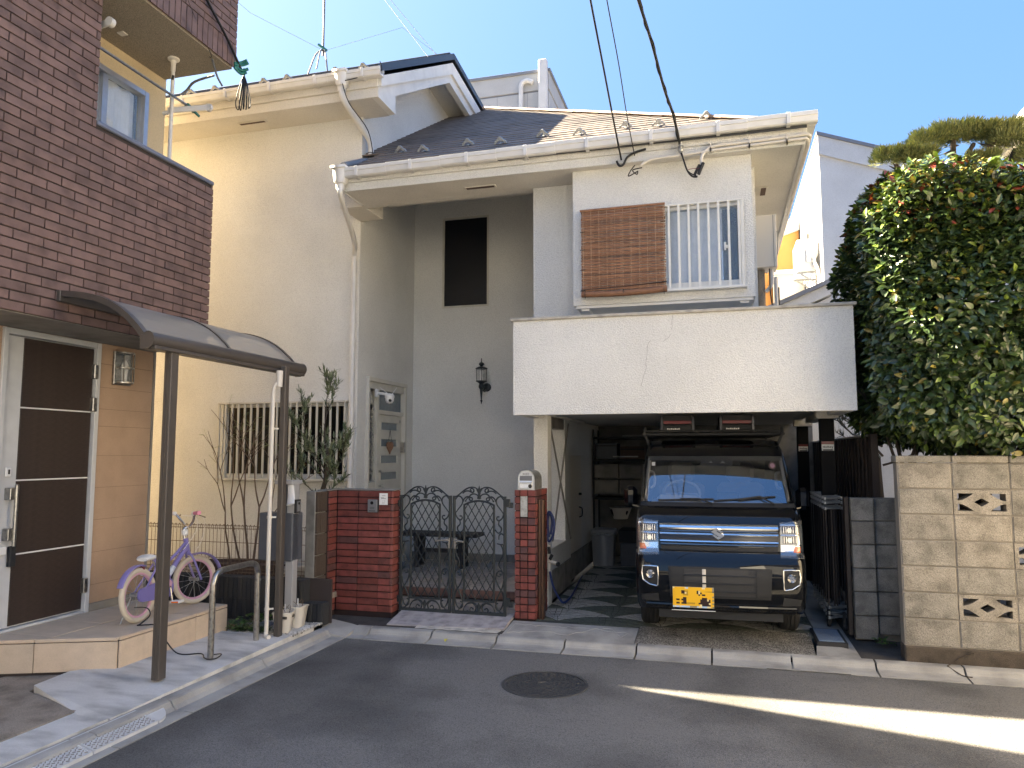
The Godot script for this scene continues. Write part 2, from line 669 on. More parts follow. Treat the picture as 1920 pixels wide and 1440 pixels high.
	mat("foot_stain", lin(0.13, 0.105, 0.082), 0.95, {"tex": speck, "tile": 0.7, "bump": fine, "bump_cm": 0.5, "detail": blot, "detail_tile": 0.8})
	# metal, plastic, paint
	mat("gate_black", lin(0.020, 0.027, 0.032), 0.42, {"metal": 0.2, "spec": 0.5})
	mat("fence_brown", lin(0.040, 0.026, 0.020), 0.6, {"tex": wood, "tile": 0.5, "stretch": Vector3(6, 0.5, 6)})
	mat("bronze", lin(0.10, 0.058, 0.042), 0.35, {"metal": 0.55, "tex": mottle, "tile": 0.4})
	mat("black_plastic", lin(0.008, 0.008, 0.009), 0.65, {"spec": 0.3})
	mat("soft_black", lin(0.018, 0.019, 0.021), 0.7)
	mat("rubber", lin(0.020, 0.020, 0.021), 0.8)
	mat("black_paint", lin(0.004, 0.0045, 0.006), 0.3, {"coat": 1.0, "coat_rough": 0.012, "spec": 0.1})
	mat("chrome", lin(0.78, 0.79, 0.80), 0.06, {"metal": 1.0})
	mat("satin_steel", lin(0.42, 0.41, 0.39), 0.3, {"metal": 0.95, "tex": mottle2, "tile": 0.2})
	mat("galvanised", lin(0.46, 0.47, 0.47), 0.42, {"metal": 0.7, "tex": mottle2, "tile": 0.2})
	mat("white_plastic", lin(0.78, 0.78, 0.77), 0.4)
	mat("cream_plastic", lin(0.66, 0.62, 0.55), 0.4)
	mat("grey_plastic", lin(0.16, 0.165, 0.175), 0.5)
	mat("slate_box", lin(0.075, 0.085, 0.105), 0.45, {"tex": mottle, "tile": 0.3})
	mat("post_grey", lin(0.40, 0.41, 0.43), 0.45, {"metal": 0.3})
	mat("amber", lin(0.75, 0.16, 0.02), 0.2, {"coat": 1.0})
	mat("red_plastic", lin(0.15, 0.009, 0.012), 0.3)
	mat("lilac", lin(0.235, 0.20, 0.48), 0.3, {"coat": 0.8})
	mat("pink", lin(0.66, 0.22, 0.33), 0.4)
	mat("pale_pink", lin(0.62, 0.36, 0.46), 0.4)
	mat("cream_tyre", lin(0.60, 0.53, 0.42), 0.8)
	mat("blue_hose", lin(0.025, 0.045, 0.16), 0.35)
	mat("teal_plastic", lin(0.02, 0.16, 0.13), 0.4)
	mat("wire_black", lin(0.012, 0.012, 0.013), 0.55)
	mat("terracotta", lin(0.10, 0.065, 0.05), 0.85)
	mat("weathered_wood", lin(0.055, 0.05, 0.048), 0.85, {"tex": wood, "tile": 0.4})
	# plants
	mat("leaf", lin(1, 1, 1), 0.32, {"vc": true, "back": Color(0.30, 0.34, 0.10), "spec": 0.55})
	mat("needle", lin(1, 1, 1), 0.7, {"vc": true, "back": Color(0.3, 0.3, 0.12)})
	mat("bark", lin(0.10, 0.078, 0.062), 0.95, {"tex": speck, "tile": 0.3, "bump": lump, "bump_cm": 0.8})
	mat("twig", lin(0.15, 0.105, 0.075), 0.9)
	# far buildings
	mat("far_grey", lin(0.50, 0.51, 0.52), 0.85, {"tex": mottle, "tile": 3.0, "detail": grain, "detail_tile": 1.0})
	mat("far_white", lin(0.72, 0.725, 0.73), 0.85, {"tex": mottle, "tile": 2.5, "detail": grain, "detail_tile": 0.9})
	mat("far_orange", lin(0.62, 0.30, 0.085), 0.85, {"tex": mottle, "tile": 2.0})
	mat("far_cream", lin(0.64, 0.58, 0.49), 0.85, {"tex": mottle, "tile": 2.0})
	mat("far_roof", lin(0.20, 0.21, 0.235), 0.5, {"metal": 0.2})
	mat("far_red", lin(0.20, 0.05, 0.045), 0.7, {"tex": wood, "tile": 0.8, "stretch": Vector3(0.5, 5, 1)})


# ---------------------------------------------------------------- ground
func sheet(s: SurfaceTool, poly: Array, yf: Callable, drop := 0.05) -> void:
	# a thin slab over the outline (x, z), its top at yf(x, z)
	var pl := PackedVector2Array()
	for p in poly:
		pl.append(Vector2(p[0], p[1]))
	if Geometry2D.is_polygon_clockwise(pl):
		pl.reverse()
	var idx := Geometry2D.triangulate_polygon(pl)
	var q := []
	for p in pl:
		q.append(Vector3(p.x, yf.call(p.x, p.y), p.y))
	for k in range(0, idx.size(), 3):
		var a: Vector3 = q[idx[k]]
		var b: Vector3 = q[idx[k + 1]]
		var c: Vector3 = q[idx[k + 2]]
		if (b - a).cross(c - a).y < 0:
			var t := b
			b = c
			c = t
		tri(s, a, b, c)
	var n := q.size()
	for k in n:
		var a: Vector3 = q[(k + 1) % n]
		var b: Vector3 = q[k]
		quad(s, a - Vector3(0, drop, 0), b - Vector3(0, drop, 0), b, a)


func flat_y(y: float) -> Callable:
	return func(_x, _z): return y


func apron_y(_x: float, z: float) -> float:
	return 0.062 + 0.10 * clampf((-6.48 - z) / 0.45, 0.0, 1.0) * 0.45


func ground() -> void:
	var s := st()
	sheet(s, [[-400, -400], [400, -400], [400, 400], [-400, 400]], flat_y(-0.04))
	struct("ground", s, M.earth)
	s = st()
	sheet(s, [[-3.28, -6.22], [60, -6.22], [60, 5.6], [3.4, 5.6], [3.4, 60], [-3.28, 60]], flat_y(0.0), 0.03)
	struct("road", s, M.asphalt)
	# strip between kerb and gate, in its patches
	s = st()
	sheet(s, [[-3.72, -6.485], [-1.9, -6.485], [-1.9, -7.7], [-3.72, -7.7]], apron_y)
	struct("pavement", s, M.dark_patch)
	s = st()
	var paint := []
	for k in 13:
		paint.append([-2.72 + k * 0.065, -6.49 - 0.012 * sin(k * 1.9) * sin(k * 1.9)])
	for k in 13:
		paint.append([-1.92 - k * 0.067, -6.56 - 0.035 * sin(k * 0.25) - 0.012 * sin(k * 2.3)])
	sheet(s, paint, func(x, z): return apron_y(x, z) + 0.004, 0.002)
	struct("worn_paint", s, M.worn_white)
	s = st()
	sheet(s, [[-1.893, -6.485], [-0.735, -6.485], [-0.735, -6.87], [-1.893, -6.87]], apron_y)
	struct("pavement", s, M.kerb_concrete)
	s = st()
	paint = []
	for k in 22:
		paint.append([-1.86 + k * 0.05, -6.53 - 0.03 * absf(sin(k * 1.7)) - (0.10 if k > 14 else 0.0) * absf(sin(k * 0.8)) - 0.012 * k * absf(sin(k * 0.31))])
	for k in 22:
		paint.append([-0.80 - k * 0.05, -6.74 - 0.045 * absf(sin(k * 1.3)) + (0.05 if k < 5 else 0.0)])
	sheet(s, paint, func(x, z): return apron_y(x, z) + 0.004, 0.002)
	struct("worn_paint", s, M.worn_white)
	s = st()
	sheet(s, [[-0.728, -6.485], [0.69, -6.485], [0.71, -7.05], [-0.728, -6.92]], apron_y)
	struct("pavement", s, M.aggregate)
	s = st()
	sheet(s, [[0.696, -6.485], [1.02, -6.485], [1.02, -11.8], [0.76, -11.8], [0.76, -7.06]], apron_y)
	struct("pavement", s, M.kerb_concrete)
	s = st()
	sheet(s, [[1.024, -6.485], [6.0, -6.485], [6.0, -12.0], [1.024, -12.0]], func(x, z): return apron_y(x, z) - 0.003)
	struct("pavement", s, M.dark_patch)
	# left plot: slab, driveway and the pale strip before it
	s = st()
	sheet(s, [[-3.535, -3.80], [-3.535, -6.12], [-3.66, -6.12], [-3.66, -5.72], [-4.22, -5.72], [-4.22, -4.70], [-4.46, -4.40], [-4.42, -4.08], [-3.74, -3.79]], func(_x, z): return 0.12 if z < -4.05 else 0.12 - 0.05 * (z + 4.05) / 0.3)
	struct("slab", s, M.pale_concrete)
	s = st()
	sheet(s, [[-3.83, -2.0], [-3.83, -3.87], [-4.44, -4.06], [-4.48, -4.42], [-4.88, -4.86], [-12, -4.86], [-12, -2.0]], flat_y(0.085))
	struct("driveway", s, M.brown_concrete)
	s = st()
	sheet(s, [[-3.55, -2.0], [-3.55, -3.80], [-3.74, -3.795], [-3.826, -3.86], [-3.826, -2.0]], flat_y(0.078))
	struct("driveway", s, M.pale_concrete)
	s = st()
	bar(s, v3(-4.90, 0.087, -2.5), v3(-4.90, 0.087, -4.85), 0.012, 0.004)
	struct("driveway_joint", s, M.joint_dark)
	# planting strip on the left and the porch behind the gate
	s = st()
	sheet(s, [[-3.66, -5.725], [-3.66, -6.40], [-8, -6.40], [-8, -5.725]], flat_y(0.10))
	struct("soil", s, M.earth)
	s = st()
	sheet(s, [[-3.66, -6.44], [-3.66, -8.2], [-12, -8.2], [-12, -6.44]], flat_y(0.30))
	struct("soil", s, M.brown_concrete)
	porch_floor()
	carport_floor()


func porch_floor() -> void:
	var s := st()
	bb(s, v3(-4.18, 0.0, -9.84), v3(-1.88, 0.17, -7.80))
	bb(s, v3(-3.6, 0.0, -7.80), v3(-1.9, 0.09, -7.05))
	var f := struct("porch_floor", s, M.joint_dark)
	var tones := shades("porch_tile", 4, 0.16, 0.05)
	var big := box_mesh(v3(0.286, 0.02, 0.286), 0.004)
	for i in 8:
		for j in 7:
			piece("floor_tile", big, tones[rng.randi() % 4], f, Transform3D(Basis(), v3(-4.02 + i * 0.29, 0.18 + rng.randf() * 0.001, -7.98 - j * 0.29)))
	for i in 6:
		for j in 2:
			piece("floor_tile", big, tones[rng.randi() % 4], f, Transform3D(Basis(), v3(-3.40 + i * 0.29, 0.098 + rng.randf() * 0.001, -7.22 - j * 0.29)))
	var nose := box_mesh(v3(0.286, 0.085, 0.014), 0.003)
	for i in 8:
		piece("riser_tile", nose, M.nosing, f, Transform3D(Basis(), v3(-4.02 + i * 0.29, 0.145, -7.793)))


func carport_floor() -> void:
	# stamped fan pattern: rows of overlapping scallops, pale and green, each fan of small setts
	var s := st()
	bb(s, v3(-1.72, 0.0, -11.6), v3(0.758, 0.095, -6.90))
	var f := struct("carport_floor", s, M.fan_joint)
	var R := 0.54
	var row := 0.27
	for j in 18:
		var zc := -6.72 - j * row
		for i in 6:
			var xc: float = -1.98 + i * 2.0 * R * 0.88 + (R * 0.88 if j % 2 else 0.0)
			# what is seen of a fan: its disc less the two nearer fans and the one two rows nearer
			var fan := PackedVector2Array()
			for k in 40:
				fan.append(Vector2(xc, zc) + Vector2(cos(TAU * k / 40.0), sin(TAU * k / 40.0)) * R)
			var cut := [fan]
			for o in [[-R * 0.88, row], [R * 0.88, row], [0.0, 2 * row], [-2 * R * 0.88, 2 * row], [2 * R * 0.88, 2 * row]]:
				var other := PackedVector2Array()
				for k in 40:
					other.append(Vector2(xc + o[0], zc + o[1]) + Vector2(cos(TAU * k / 40.0), sin(TAU * k / 40.0)) * (R + 0.006))
				var next := []
				for c in cut:
					for q in Geometry2D.clip_polygons(c, other):
						if not Geometry2D.is_polygon_clockwise(q):
							next.append(q)
				cut = next
			var lot := PackedVector2Array([Vector2(-1.715, -11.5), Vector2(0.752, -11.5), Vector2(0.752, -6.905), Vector2(-1.715, -6.905)])
			var m := st()
			var any := false
			var far := zc < -9.6
			var rings := 1 if far else 5
			for ring in rings:
				var r0 := R * ring / rings
				var r1 := R * (ring + 1) / rings
				var segs := 1 if far else 6 + 5 * ring
				for g in segs:
					var a0 := PI + PI * g / segs + (0.08 if ring % 2 else 0.0) - 0.1
					var a1 := a0 + PI / segs
					var gap: float = 0.004
					var cell := PackedVector2Array()
					if far:
						cell = fan
					else:
						var ns := 4
						for k in ns + 1:
							var a := lerpf(a0, a1, float(k) / ns)
							cell.append(Vector2(xc, zc) + Vector2(cos(a), sin(a)) * maxf(r0 + gap, 0.02))
						for k in ns + 1:
							var a := lerpf(a1, a0, float(k) / ns)
							cell.append(Vector2(xc, zc) + Vector2(cos(a), sin(a)) * (r1 - gap))
						var shr := Geometry2D.offset_polygon(cell, -gap)
						if shr.is_empty():
							continue
						cell = shr[0]
					for c in cut:
						for q in Geometry2D.intersect_polygons(cell, c):
							for q2 in Geometry2D.intersect_polygons(q, lot):
								if q2.size() >= 3:
									fan_sett(m, q2, 0.099 + rng.randf() * 0.0015)
									any = true
			if any:
				part("fan", m, M.fan_white if j % 2 == 1 else M.fan_green, f)


func fan_sett(m: SurfaceTool, q: PackedVector2Array, y: float) -> void:
	var arr := []
	for p in q:
		arr.append([p.x, p.y])
	sheet(m, arr, flat_y(y), 0.006)


func kerbs() -> void:
	# gutter stones with a rounded rise, along the house front
	var prof := PackedVector2Array()
	for p in [[-6.222, -0.05], [-6.222, 0.005], [-6.345, 0.010], [-6.372, 0.018], [-6.388, 0.034], [-6.396, 0.048], [-6.408, 0.058], [-6.43, 0.063], [-6.482, 0.064], [-6.482, -0.05]]:
		prof.append(Vector2(p[0], p[1]))
	var s := st()
	bb(s, v3(-3.3, -0.06, -6.475), v3(9.0, 0.045, -6.43))
	var k := struct("kerb", s, M.joint_dark)
	var tones := shades("kerb_concrete", 4, 0.035, 0.01)
	var x := -3.12
	while x < 8.0:
		var len := 0.594
		if absf(x - 0.30) < 0.1:
			# the drain box takes this place
			x += 0.604
			continue
		s = st()
		prism_x(s, prof, x + 0.005, x + len)
		part("kerb_stone", s, tones[rng.randi() % 4], k)
		x += 0.604
	s = st()
	prism_x(s, PackedVector2Array([Vector2(-6.222, -0.05), Vector2(-6.222, 0.005), Vector2(-6.345, 0.010), Vector2(-6.39, 0.045), Vector2(-6.43, 0.062), Vector2(-6.482, 0.063), Vector2(-6.482, -0.05)]), -3.275, -3.124)
	part("kerb_stone", s, tones[1], k)
	# corner triangle and the run along the left plot
	var pz := PackedVector2Array()
	for p in [[-3.282, -0.05], [-3.282, 0.005], [-3.405, 0.010], [-3.43, 0.03], [-3.447, 0.062], [-3.470, 0.070], [-3.530, 0.072], [-3.530, -0.05]]:
		pz.append(Vector2(p[0], p[1]))
	s = st()
	bb(s, v3(-3.525, -0.06, -6.30), v3(-3.46, 0.045, -0.5))
	var kl := struct("kerb", s, M.joint_dark)
	var z := -6.22
	while z < -0.6:
		s = st()
		var w := 1.0 if z < -5.0 else 0.594
		prism_z(s, pz, z + 0.005, z + w)
		part("kerb_stone", s, tones[rng.randi() % 4], kl)
		z += w + 0.006
	s = st()
	sheet(s, [[-3.28, -6.222], [-3.53, -6.222], [-3.60, -6.49], [-3.28, -6.49]], func(xx, zz): return 0.006 + 0.05 * clampf((-6.30 - zz) / 0.15, 0.0, 1.0) + (0.05 if xx < -3.5 else 0.0))
	part("kerb_stone", s, tones[2], kl)


# an outline of (z, y) drawn along x, and one of (x, y) along z
func prism_x(s: SurfaceTool, prof: PackedVector2Array, x0: float, x1: float) -> void:
	var flip := PackedVector2Array()
	for p in prof:
		flip.append(Vector2(-p.x, p.y))
	prism(s, flip, v3(x0, 0, 0), Vector3.FORWARD, Vector3.UP, x1 - x0)


func prism_z(s: SurfaceTool, prof: PackedVector2Array, z0: float, z1: float) -> void:
	prism(s, prof, v3(0, 0, z0), Vector3.RIGHT, Vector3.UP, z1 - z0)


# ---------------------------------------------------------------- the white house
# slates laid on the plane through e with u along the eave and v up the slope, cut to an outline of (u, v)
func slates(parent: Node, e: Vector3, u: Vector3, v: Vector3, outline: PackedVector2Array, expo: float, width: float, tones: Array) -> void:
	var n := u.cross(v).normalized()
	var lo := Vector2(1e9, 1e9)
	var hi := Vector2(-1e9, -1e9)
	for p in outline:
		lo = lo.min(p)
		hi = hi.max(p)
	var row := 0
	var v0 := lo.y
	while v0 < hi.y:
		var x0: float = lo.x - (width * 0.5 if row % 2 else 0.0) - 0.13
		while x0 < hi.x:
			var cell := PackedVector2Array([Vector2(x0 + 0.002, v0), Vector2(x0 + width - 0.002, v0), Vector2(x0 + width - 0.002, v0 + expo), Vector2(x0 + 0.002, v0 + expo)])
			var lift := rng.randf() * 0.003
			for q in Geometry2D.intersect_polygons(cell, outline):
				if q.size() < 3:
					continue
				var s := st()
				var pl: PackedVector2Array = q
				if Geometry2D.is_polygon_clockwise(pl):
					pl.reverse()
				var top := []
				var low := []
				for p in pl:
					var h := 0.004 + lift + 0.008 * (1.0 - (p.y - v0) / expo)
					top.append(e + u * p.x + v * p.y + n * h)
					low.append(e + u * p.x + v * p.y - n * 0.004)
				for k in range(1, top.size() - 1):
					tri(s, top[0], top[k], top[k + 1])
				for k in top.size():
					var j := (k + 1) % top.size()
					quad(s, low[k], low[j], top[j], top[k])
				part("slate", s, tones[rng.randi() % tones.size()], parent)
			x0 += width
		v0 += expo
		row += 1


func snow_guard(parent: Node, at: Vector3, slope: Vector3) -> void:
	# a pressed hump on a strap, standing on the slates
	var s := st()
	var keep := X
	var n := Vector3.RIGHT.cross(slope).normalized()
	X = Transform3D(Basis(Vector3.RIGHT, n, -slope), at)
	var o := PackedVector2Array()
	for p in [[-0.075, 0.0], [-0.062, 0.028], [-0.035, 0.045], [-0.012, 0.075], [0.012, 0.075], [0.035, 0.045], [0.062, 0.028], [0.075, 0.0], [0.05, 0.0], [0.042, 0.018], [0.018, 0.03], [0.0, 0.036], [-0.018, 0.03], [-0.042, 0.018], [-0.05, 0.0]]:
		o.append(Vector2(p[0], p[1]))
	prism(s, o, v3(0, 0.02, -0.012), Vector3.RIGHT, Vector3.UP, 0.03)
	bx(s, v3(0, 0.021, -0.05), v3(0.03, 0.008, 0.16), 0.002)
	bar(s, v3(0, 0.02, -0.09), v3(0, 0.085, -0.01), 0.022, 0.006)
	X = keep
	part("snow_guard", s, M.snow_guard, parent)


func gutter(parent: Node, x0: float, x1: float, y0: float, y1: float, zf: float) -> void:
	# a boxed gutter with a rolled lip, falling slightly, with its joints and brackets
	var s := st()
	var prof := PackedVector2Array()
	for p in [[-0.115, 0.085], [-0.115, 0.0], [-0.025, -0.012], [-0.010, 0.0], [0.0, 0.045], [0.008, 0.05], [0.010, 0.085], [0.0, 0.09], [-0.006, 0.085], [-0.012, 0.05], [-0.02, 0.01], [-0.105, 0.02], [-0.108, 0.085]]:
		prof.append(Vector2(p[0], p[1]))
	var n := 8
	for k in n:
		var xa := lerpf(x0, x1, float(k) / n)
		var xb := lerpf(x0, x1, float(k + 1) / n) - 0.0015
		var y := lerpf(y0, y1, (k + 0.5) / n)
		var pk := PackedVector2Array()
		for p in prof:
			pk.append(Vector2(zf + p.x, y + p.y))
		prism_x(s, pk, xa, xb)
	var g := part("gutter", s, M.pvc, parent)
	var x := x0 + 0.25
	while x < x1 - 0.1:
		var y := lerpf(y0, y1, (x - x0) / (x1 - x0))
		s = st()
		bb(s, v3(x, y - 0.018, zf - 0.11), v3(x + 0.035, y - 0.0125, zf))
		bb(s, v3(x, y - 0.014, zf + 0.0), v3(x + 0.035, y + 0.092, zf + 0.014), 0.003)
		part("gutter_joint", s, M.pvc, g)
		x += 0.62


func hopper(parent: Node, c: Vector3) -> void:
	var s := st()
	var keep := X
	X = Transform3D(Basis(Vector3.UP, PI / 4), c)
	var k := sqrt(2.0)
	lathe(s, Vector3.ZERO, [Vector2(0.035 * k, -0.19), Vector2(0.04 * k, -0.13), Vector2(0.052 * k, -0.12), Vector2(0.056 * k, -0.10), Vector2(0.068 * k, 0.03), Vector2(0.085 * k, 0.035), Vector2(0.085 * k, 0.062), Vector2(0.075 * k, 0.065)], 4)
	X = keep
	part("rain_hopper", s, M.pvc, parent)


func vent(parent: Node, a: Vector3, b: Vector3) -> void:
	var s := st()
	bb(s, v3(a.x, a.y - 0.014, a.z), v3(b.x, a.y - 0.002, b.z), 0.003)
	var f := part("soffit_vent", s, M.soffit, parent)
	s = st()
	bb(s, v3(a.x + 0.02, a.y - 0.017, a.z - 0.012), v3(b.x - 0.02, a.y - 0.0145, b.z + 0.012))
	part("vent_slot", s, M.terracotta, f)


func sash(parent: Node, x0: float, x1: float, y0: float, y1: float, z: float, w := 0.035, m: Material = null) -> MeshInstance3D:
	var s := st()
	var d := 0.035
	bb(s, v3(x0, y0, z - d), v3(x0 + w, y1, z), 0.003)
	bb(s, v3(x1 - w, y0, z - d), v3(x1, y1, z), 0.003)
	bb(s, v3(x0 + w, y0, z - d), v3(x1 - w, y0 + w, z - 0.002), 0.003)
	bb(s, v3(x0 + w, y1 - w, z - d), v3(x1 - w, y1, z - 0.002), 0.003)
	return part("frame", s, m if m else M.window_white, parent)


func main_house() -> void:
	var h := thing("white_house", "two-storey white stucco house with grey slate roofs, carport and iron-barred windows", "house", v3(-2.0, 0.0, -8.16))
	var R := Vector3.RIGHT
	var U := Vector3.UP
	# walls
	var s := st()
	wall(s, v3(0, 0, -8.16), R, U, [-9.0, -4.2], [0.0, 5.86], [[-6.07, 1.34, -4.33, 2.265]], 0.18)
	wall(s, v3(-4.2, 0, 0), Vector3.FORWARD, U, [8.34, 9.85], [0.0, 5.86], [[8.41, 0.17, 9.53, 2.55]], 0.18)
	wall(s, v3(-4.2, 0, 0), Vector3.FORWARD, U, [9.85, 13.0], [0.0, 5.86], [], 0.18)
	var gable := PackedVector2Array([Vector2(8.16, 5.86), Vector2(13.0, 5.86), Vector2(13.0, 7.06), Vector2(10.33, 7.33), Vector2(8.22, 6.08)])
	prism(s, gable, v3(-4.38, 0, 0), Vector3.FORWARD, U, 0.18)
	prism(s, gable, v3(-9.0, 0, 0), Vector3.FORWARD, U, 0.18)
	bb(s, v3(-9.0, 0, -13.0), v3(-8.82, 5.86, -8.34))
	bb(s, v3(-12.0, 0, -13.0), v3(-9.2, 7.5, -8.2))
	bb(s, v3(-8.82, 0, -13.0), v3(-4.38, 7.05, -12.85))
	part("wall", s, M.stucco, h)
	s = st()
	wall(s, v3(0, 0, -9.85), R, U, [-4.199, -1.87], [0.29, 5.6], [[-3.77, 3.705, -3.07, 5.02]], 0.15)
	part("wall", s, M.stucco, h)
	s = st()
	bb(s, v3(-4.199, 0.17, -9.95), v3(-1.87, 0.29, -9.842))
	part("plinth", s, M.plinth, h)
	s = st()
	bb(s, v3(-4.2, 5.36, -9.85), v3(-1.75, 5.45, -8.9))
	bb(s, v3(-4.2, 4.94, -9.0), v3(-1.75, 5.02, -7.72))
	bb(s, v3(-4.2, 4.95, -9.0), v3(-1.75, 5.40, -8.9))
	bb(s, v3(-3.9, 4.494, -7.72), v3(-1.872, 4.96, -7.602))
	bb(s, v3(-4.2, 4.494, -8.158), v3(-3.9, 4.96, -7.64))
	part("ceiling", s, M.soffit, h)
	s = st()
	wall(s, v3(0, 0, -7.6), R, U, [-1.87, 0.40], [2.05, 4.52], [[-1.2, 3.2, 0.2, 4.1]], 0.15)
	wall(s, v3(-1.87, 0, 0), Vector3.BACK, U, [-9.849, -8.85], [2.05, 5.4], [], 0.15)
	wall(s, v3(-1.87, 0, 0), Vector3.BACK, U, [-8.85, -7.751], [2.05, 4.93], [], 0.15)
	wall(s, v3(0.40, 0, 0), Vector3.FORWARD, U, [7.751, 12.0], [2.05, 4.52], [], 0.15)
	part("wall", s, M.stucco, h)
	# bay window with grille and reed blind
	s = st()
	wall(s, v3(0, 0, -7.25), R, U, [-1.372, 0.356], [3.115, 4.495], [[-1.272, 3.20, 0.262, 4.045]], 0.10)
	bb(s, v3(-1.372, 3.115, -7.598), v3(-1.272, 4.495, -7.351))
	bb(s, v3(0.262, 3.115, -7.598), v3(0.356, 4.495, -7.351))
	bb(s, v3(-1.272, 3.115, -7.598), v3(0.262, 3.19, -7.351))
	bb(s, v3(-1.272, 4.06, -7.598), v3(0.262, 4.16, -7.351))
	var bay := part("bay_window", s, M.stucco, h)
	s = st()
	bb(s, v3(-1.35, 3.085, -7.595), v3(0.34, 3.114, -7.262), 0.004)
	bb(s, v3(-1.30, 3.065, -7.5), v3(-1.22, 3.085, -7.28))
	bb(s, v3(0.22, 3.065, -7.5), v3(0.30, 3.085, -7.28))
	part("drip_ledge", s, M.pvc, bay)
	var f := sash(bay, -1.272, 0.262, 3.20, 4.045, -7.262)
	f.name = "window_frame"
	s = st()
	bb(s, v3(-0.50, 3.235, -7.297), v3(-0.46, 4.01, -7.264), 0.003)
	bb(s, v3(-0.46, 3.235, -7.297), v3(0.227, 3.29, -7.266), 0.003)
	part("sash_rail", s, M.window_white, bay)
	s = st()
	bb(s, v3(-1.235, 3.237, -7.288), v3(-0.502, 4.008, -7.284))
	bb(s, v3(-0.458, 3.292, -7.284), v3(0.225, 4.008, -7.280))
	part("pane", s, M.pane, bay)
	s = st()
	for k in 60:
		var x0: float = -1.23 + k * 0.0217
		quad(s, v3(x0, 3.235, -7.36 - 0.012 * sin(k * 0.9)), v3(x0 + 0.0217, 3.235, -7.36 - 0.012 * sin((k + 1) * 0.9)), v3(x0 + 0.0217, 4.02, -7.36 - 0.012 * sin((k + 1) * 0.9)), v3(x0, 4.02, -7.36 - 0.012 * sin(k * 0.9)))
	part("curtain", s, M.curtain, bay)
	s = st()
	bb(s, v3(0.075, 3.235, -7.40), v3(0.23, 4.02, -7.395))
	part("dark_room", s, M.interior, bay)
	s = st()
	bb(s, v3(0.085, 3.58, -7.275), v3(0.105, 3.66, -7.255), 0.004)
	bb(s, v3(0.105, 3.60, -7.27), v3(0.12, 3.63, -7.256), 0.003)
	part("latch", s, M.white_plastic, bay)
	s = st()
	bb(s, v3(-1.29, 3.195, -7.26), v3(0.285, 3.222, -7.175), 0.004)
	bb(s, v3(-1.275, 4.035, -7.225), v3(0.268, 4.052, -7.19), 0.003)
	bb(s, v3(-1.275, 3.222, -7.215), v3(-1.255, 4.035, -7.195), 0.003)
	bb(s, v3(0.240, 3.222, -7.215), v3(0.268, 4.035, -7.193), 0.003)
	var gr := part("window_grille", s, M.window_white, bay)
	for k in 16:
		s = st()
		var x0: float = -1.255 + (k + 1) * 0.0925
		bb(s, v3(x0 - 0.011, 3.222, -7.214), v3(x0 + 0.011, 4.036, -7.192), 0.003)
		part("grille_bar", s, M.window_white, gr)
	reed_blind(bay)
	# balcony over the carport
	s = st()
	wall(s, v3(0, 0, -6.80), R, U, [-1.875, 1.12], [2.01, 2.902], [], 0.12)
	bb(s, v3(-1.875, 2.012, -7.598), v3(-1.755, 2.902, -6.921))
	bb(s, v3(1.0, 2.012, -9.6), v3(1.12, 2.902, -6.921))
	bb(s, v3(-1.754, 2.07, -7.78), v3(0.999, 2.2, -6.921))
	bb(s, v3(-2.0, 2.07, -11.7), v3(0.999, 2.2, -7.781))
	var bal := part("balcony", s, M.stucco, h)
	s = st()
	bb(s, v3(-1.90, 2.903, -6.935), v3(1.148, 2.932, -6.775), 0.006)
	bb(s, v3(-1.90, 2.903, -7.598), v3(-1.735, 2.932, -6.936), 0.006)
	bb(s, v3(0.985, 2.903, -9.62), v3(1.148, 2.932, -6.936), 0.006)
	part("coping", s, M.coping, bal)
	s = st()
	for run in [[[-0.377, 2.906], [-0.39, 2.82], [-0.387, 2.79], [-0.396, 2.761]], [[-0.404, 2.718], [-0.42, 2.69], [-0.440, 2.678], [-0.452, 2.671], [-0.47, 2.655]], [[-0.578, 2.672], [-0.597, 2.652], [-0.61, 2.614], [-0.616, 2.54], [-0.627, 2.468], [-0.625, 2.42], [-0.633, 2.395], [-0.652, 2.34], [-0.658, 2.314], [-0.674, 2.251]]]:
		var pts := []
		for p in run:
			pts.append(v3(p[0], p[1], -6.7995))
		tube(s, spline(pts, 3), 0.0010, 5)
	part("crack", s, M.joint_dark, bal)
	s = st()
	bb(s, v3(-1.30, 2.062, -8.0), v3(-0.45, 2.069, -7.35))
	part("ceiling_hatch", s, M.soffit, bal)
	s = st()
	bb(s, v3(-1.32, 2.056, -7.58), v3(-1.19, 2.062, -7.55))
	bb(s, v3(-0.52, 2.056, -7.58), v3(-0.41, 2.062, -7.55))
	part("hatch_catch", s, M.soft_black, bal)
	# eaves of the low roof
	s = st()
	bb(s, v3(-3.88, 4.495, -7.602), v3(0.80, 4.52, -7.145))
	bb(s, v3(0.401, 4.495, -12.0), v3(0.80, 4.52, -7.603))
	part("soffit", s, M.soffit, h)
	s = st()
	bb(s, v3(-3.885, 4.487, -7.145), v3(0.805, 4.575, -7.125), 0.003)
	bb(s, v3(-3.885, 4.576, -7.145), v3(0.805, 4.70, -7.105), 0.003)
	bb(s, v3(0.805, 4.487, -12.0), v3(0.825, 4.575, -7.126), 0.003)
	bb(s, v3(0.805, 4.576, -12.0), v3(0.845, 4.70, -7.106), 0.003)
	bb(s, v3(-3.905, 4.487, -7.60), v3(-3.886, 4.70, -7.106), 0.003)
	part("fascia", s, M.stucco, h)
	vent(h, v3(-2.575, 4.495, -7.35), v3(-2.226, 4.495, -7.42))
	vent(h, v3(0.474, 4.495, -8.20), v3(0.567, 4.495, -8.46))
	gutter(h, -3.93, 0.93, 4.605, 4.655, -6.985)
	s = st()
	var gp := PackedVector2Array([Vector2(0.835, 4.74), Vector2(0.835, 4.65), Vector2(0.92, 4.645), Vector2(0.935, 4.74)])
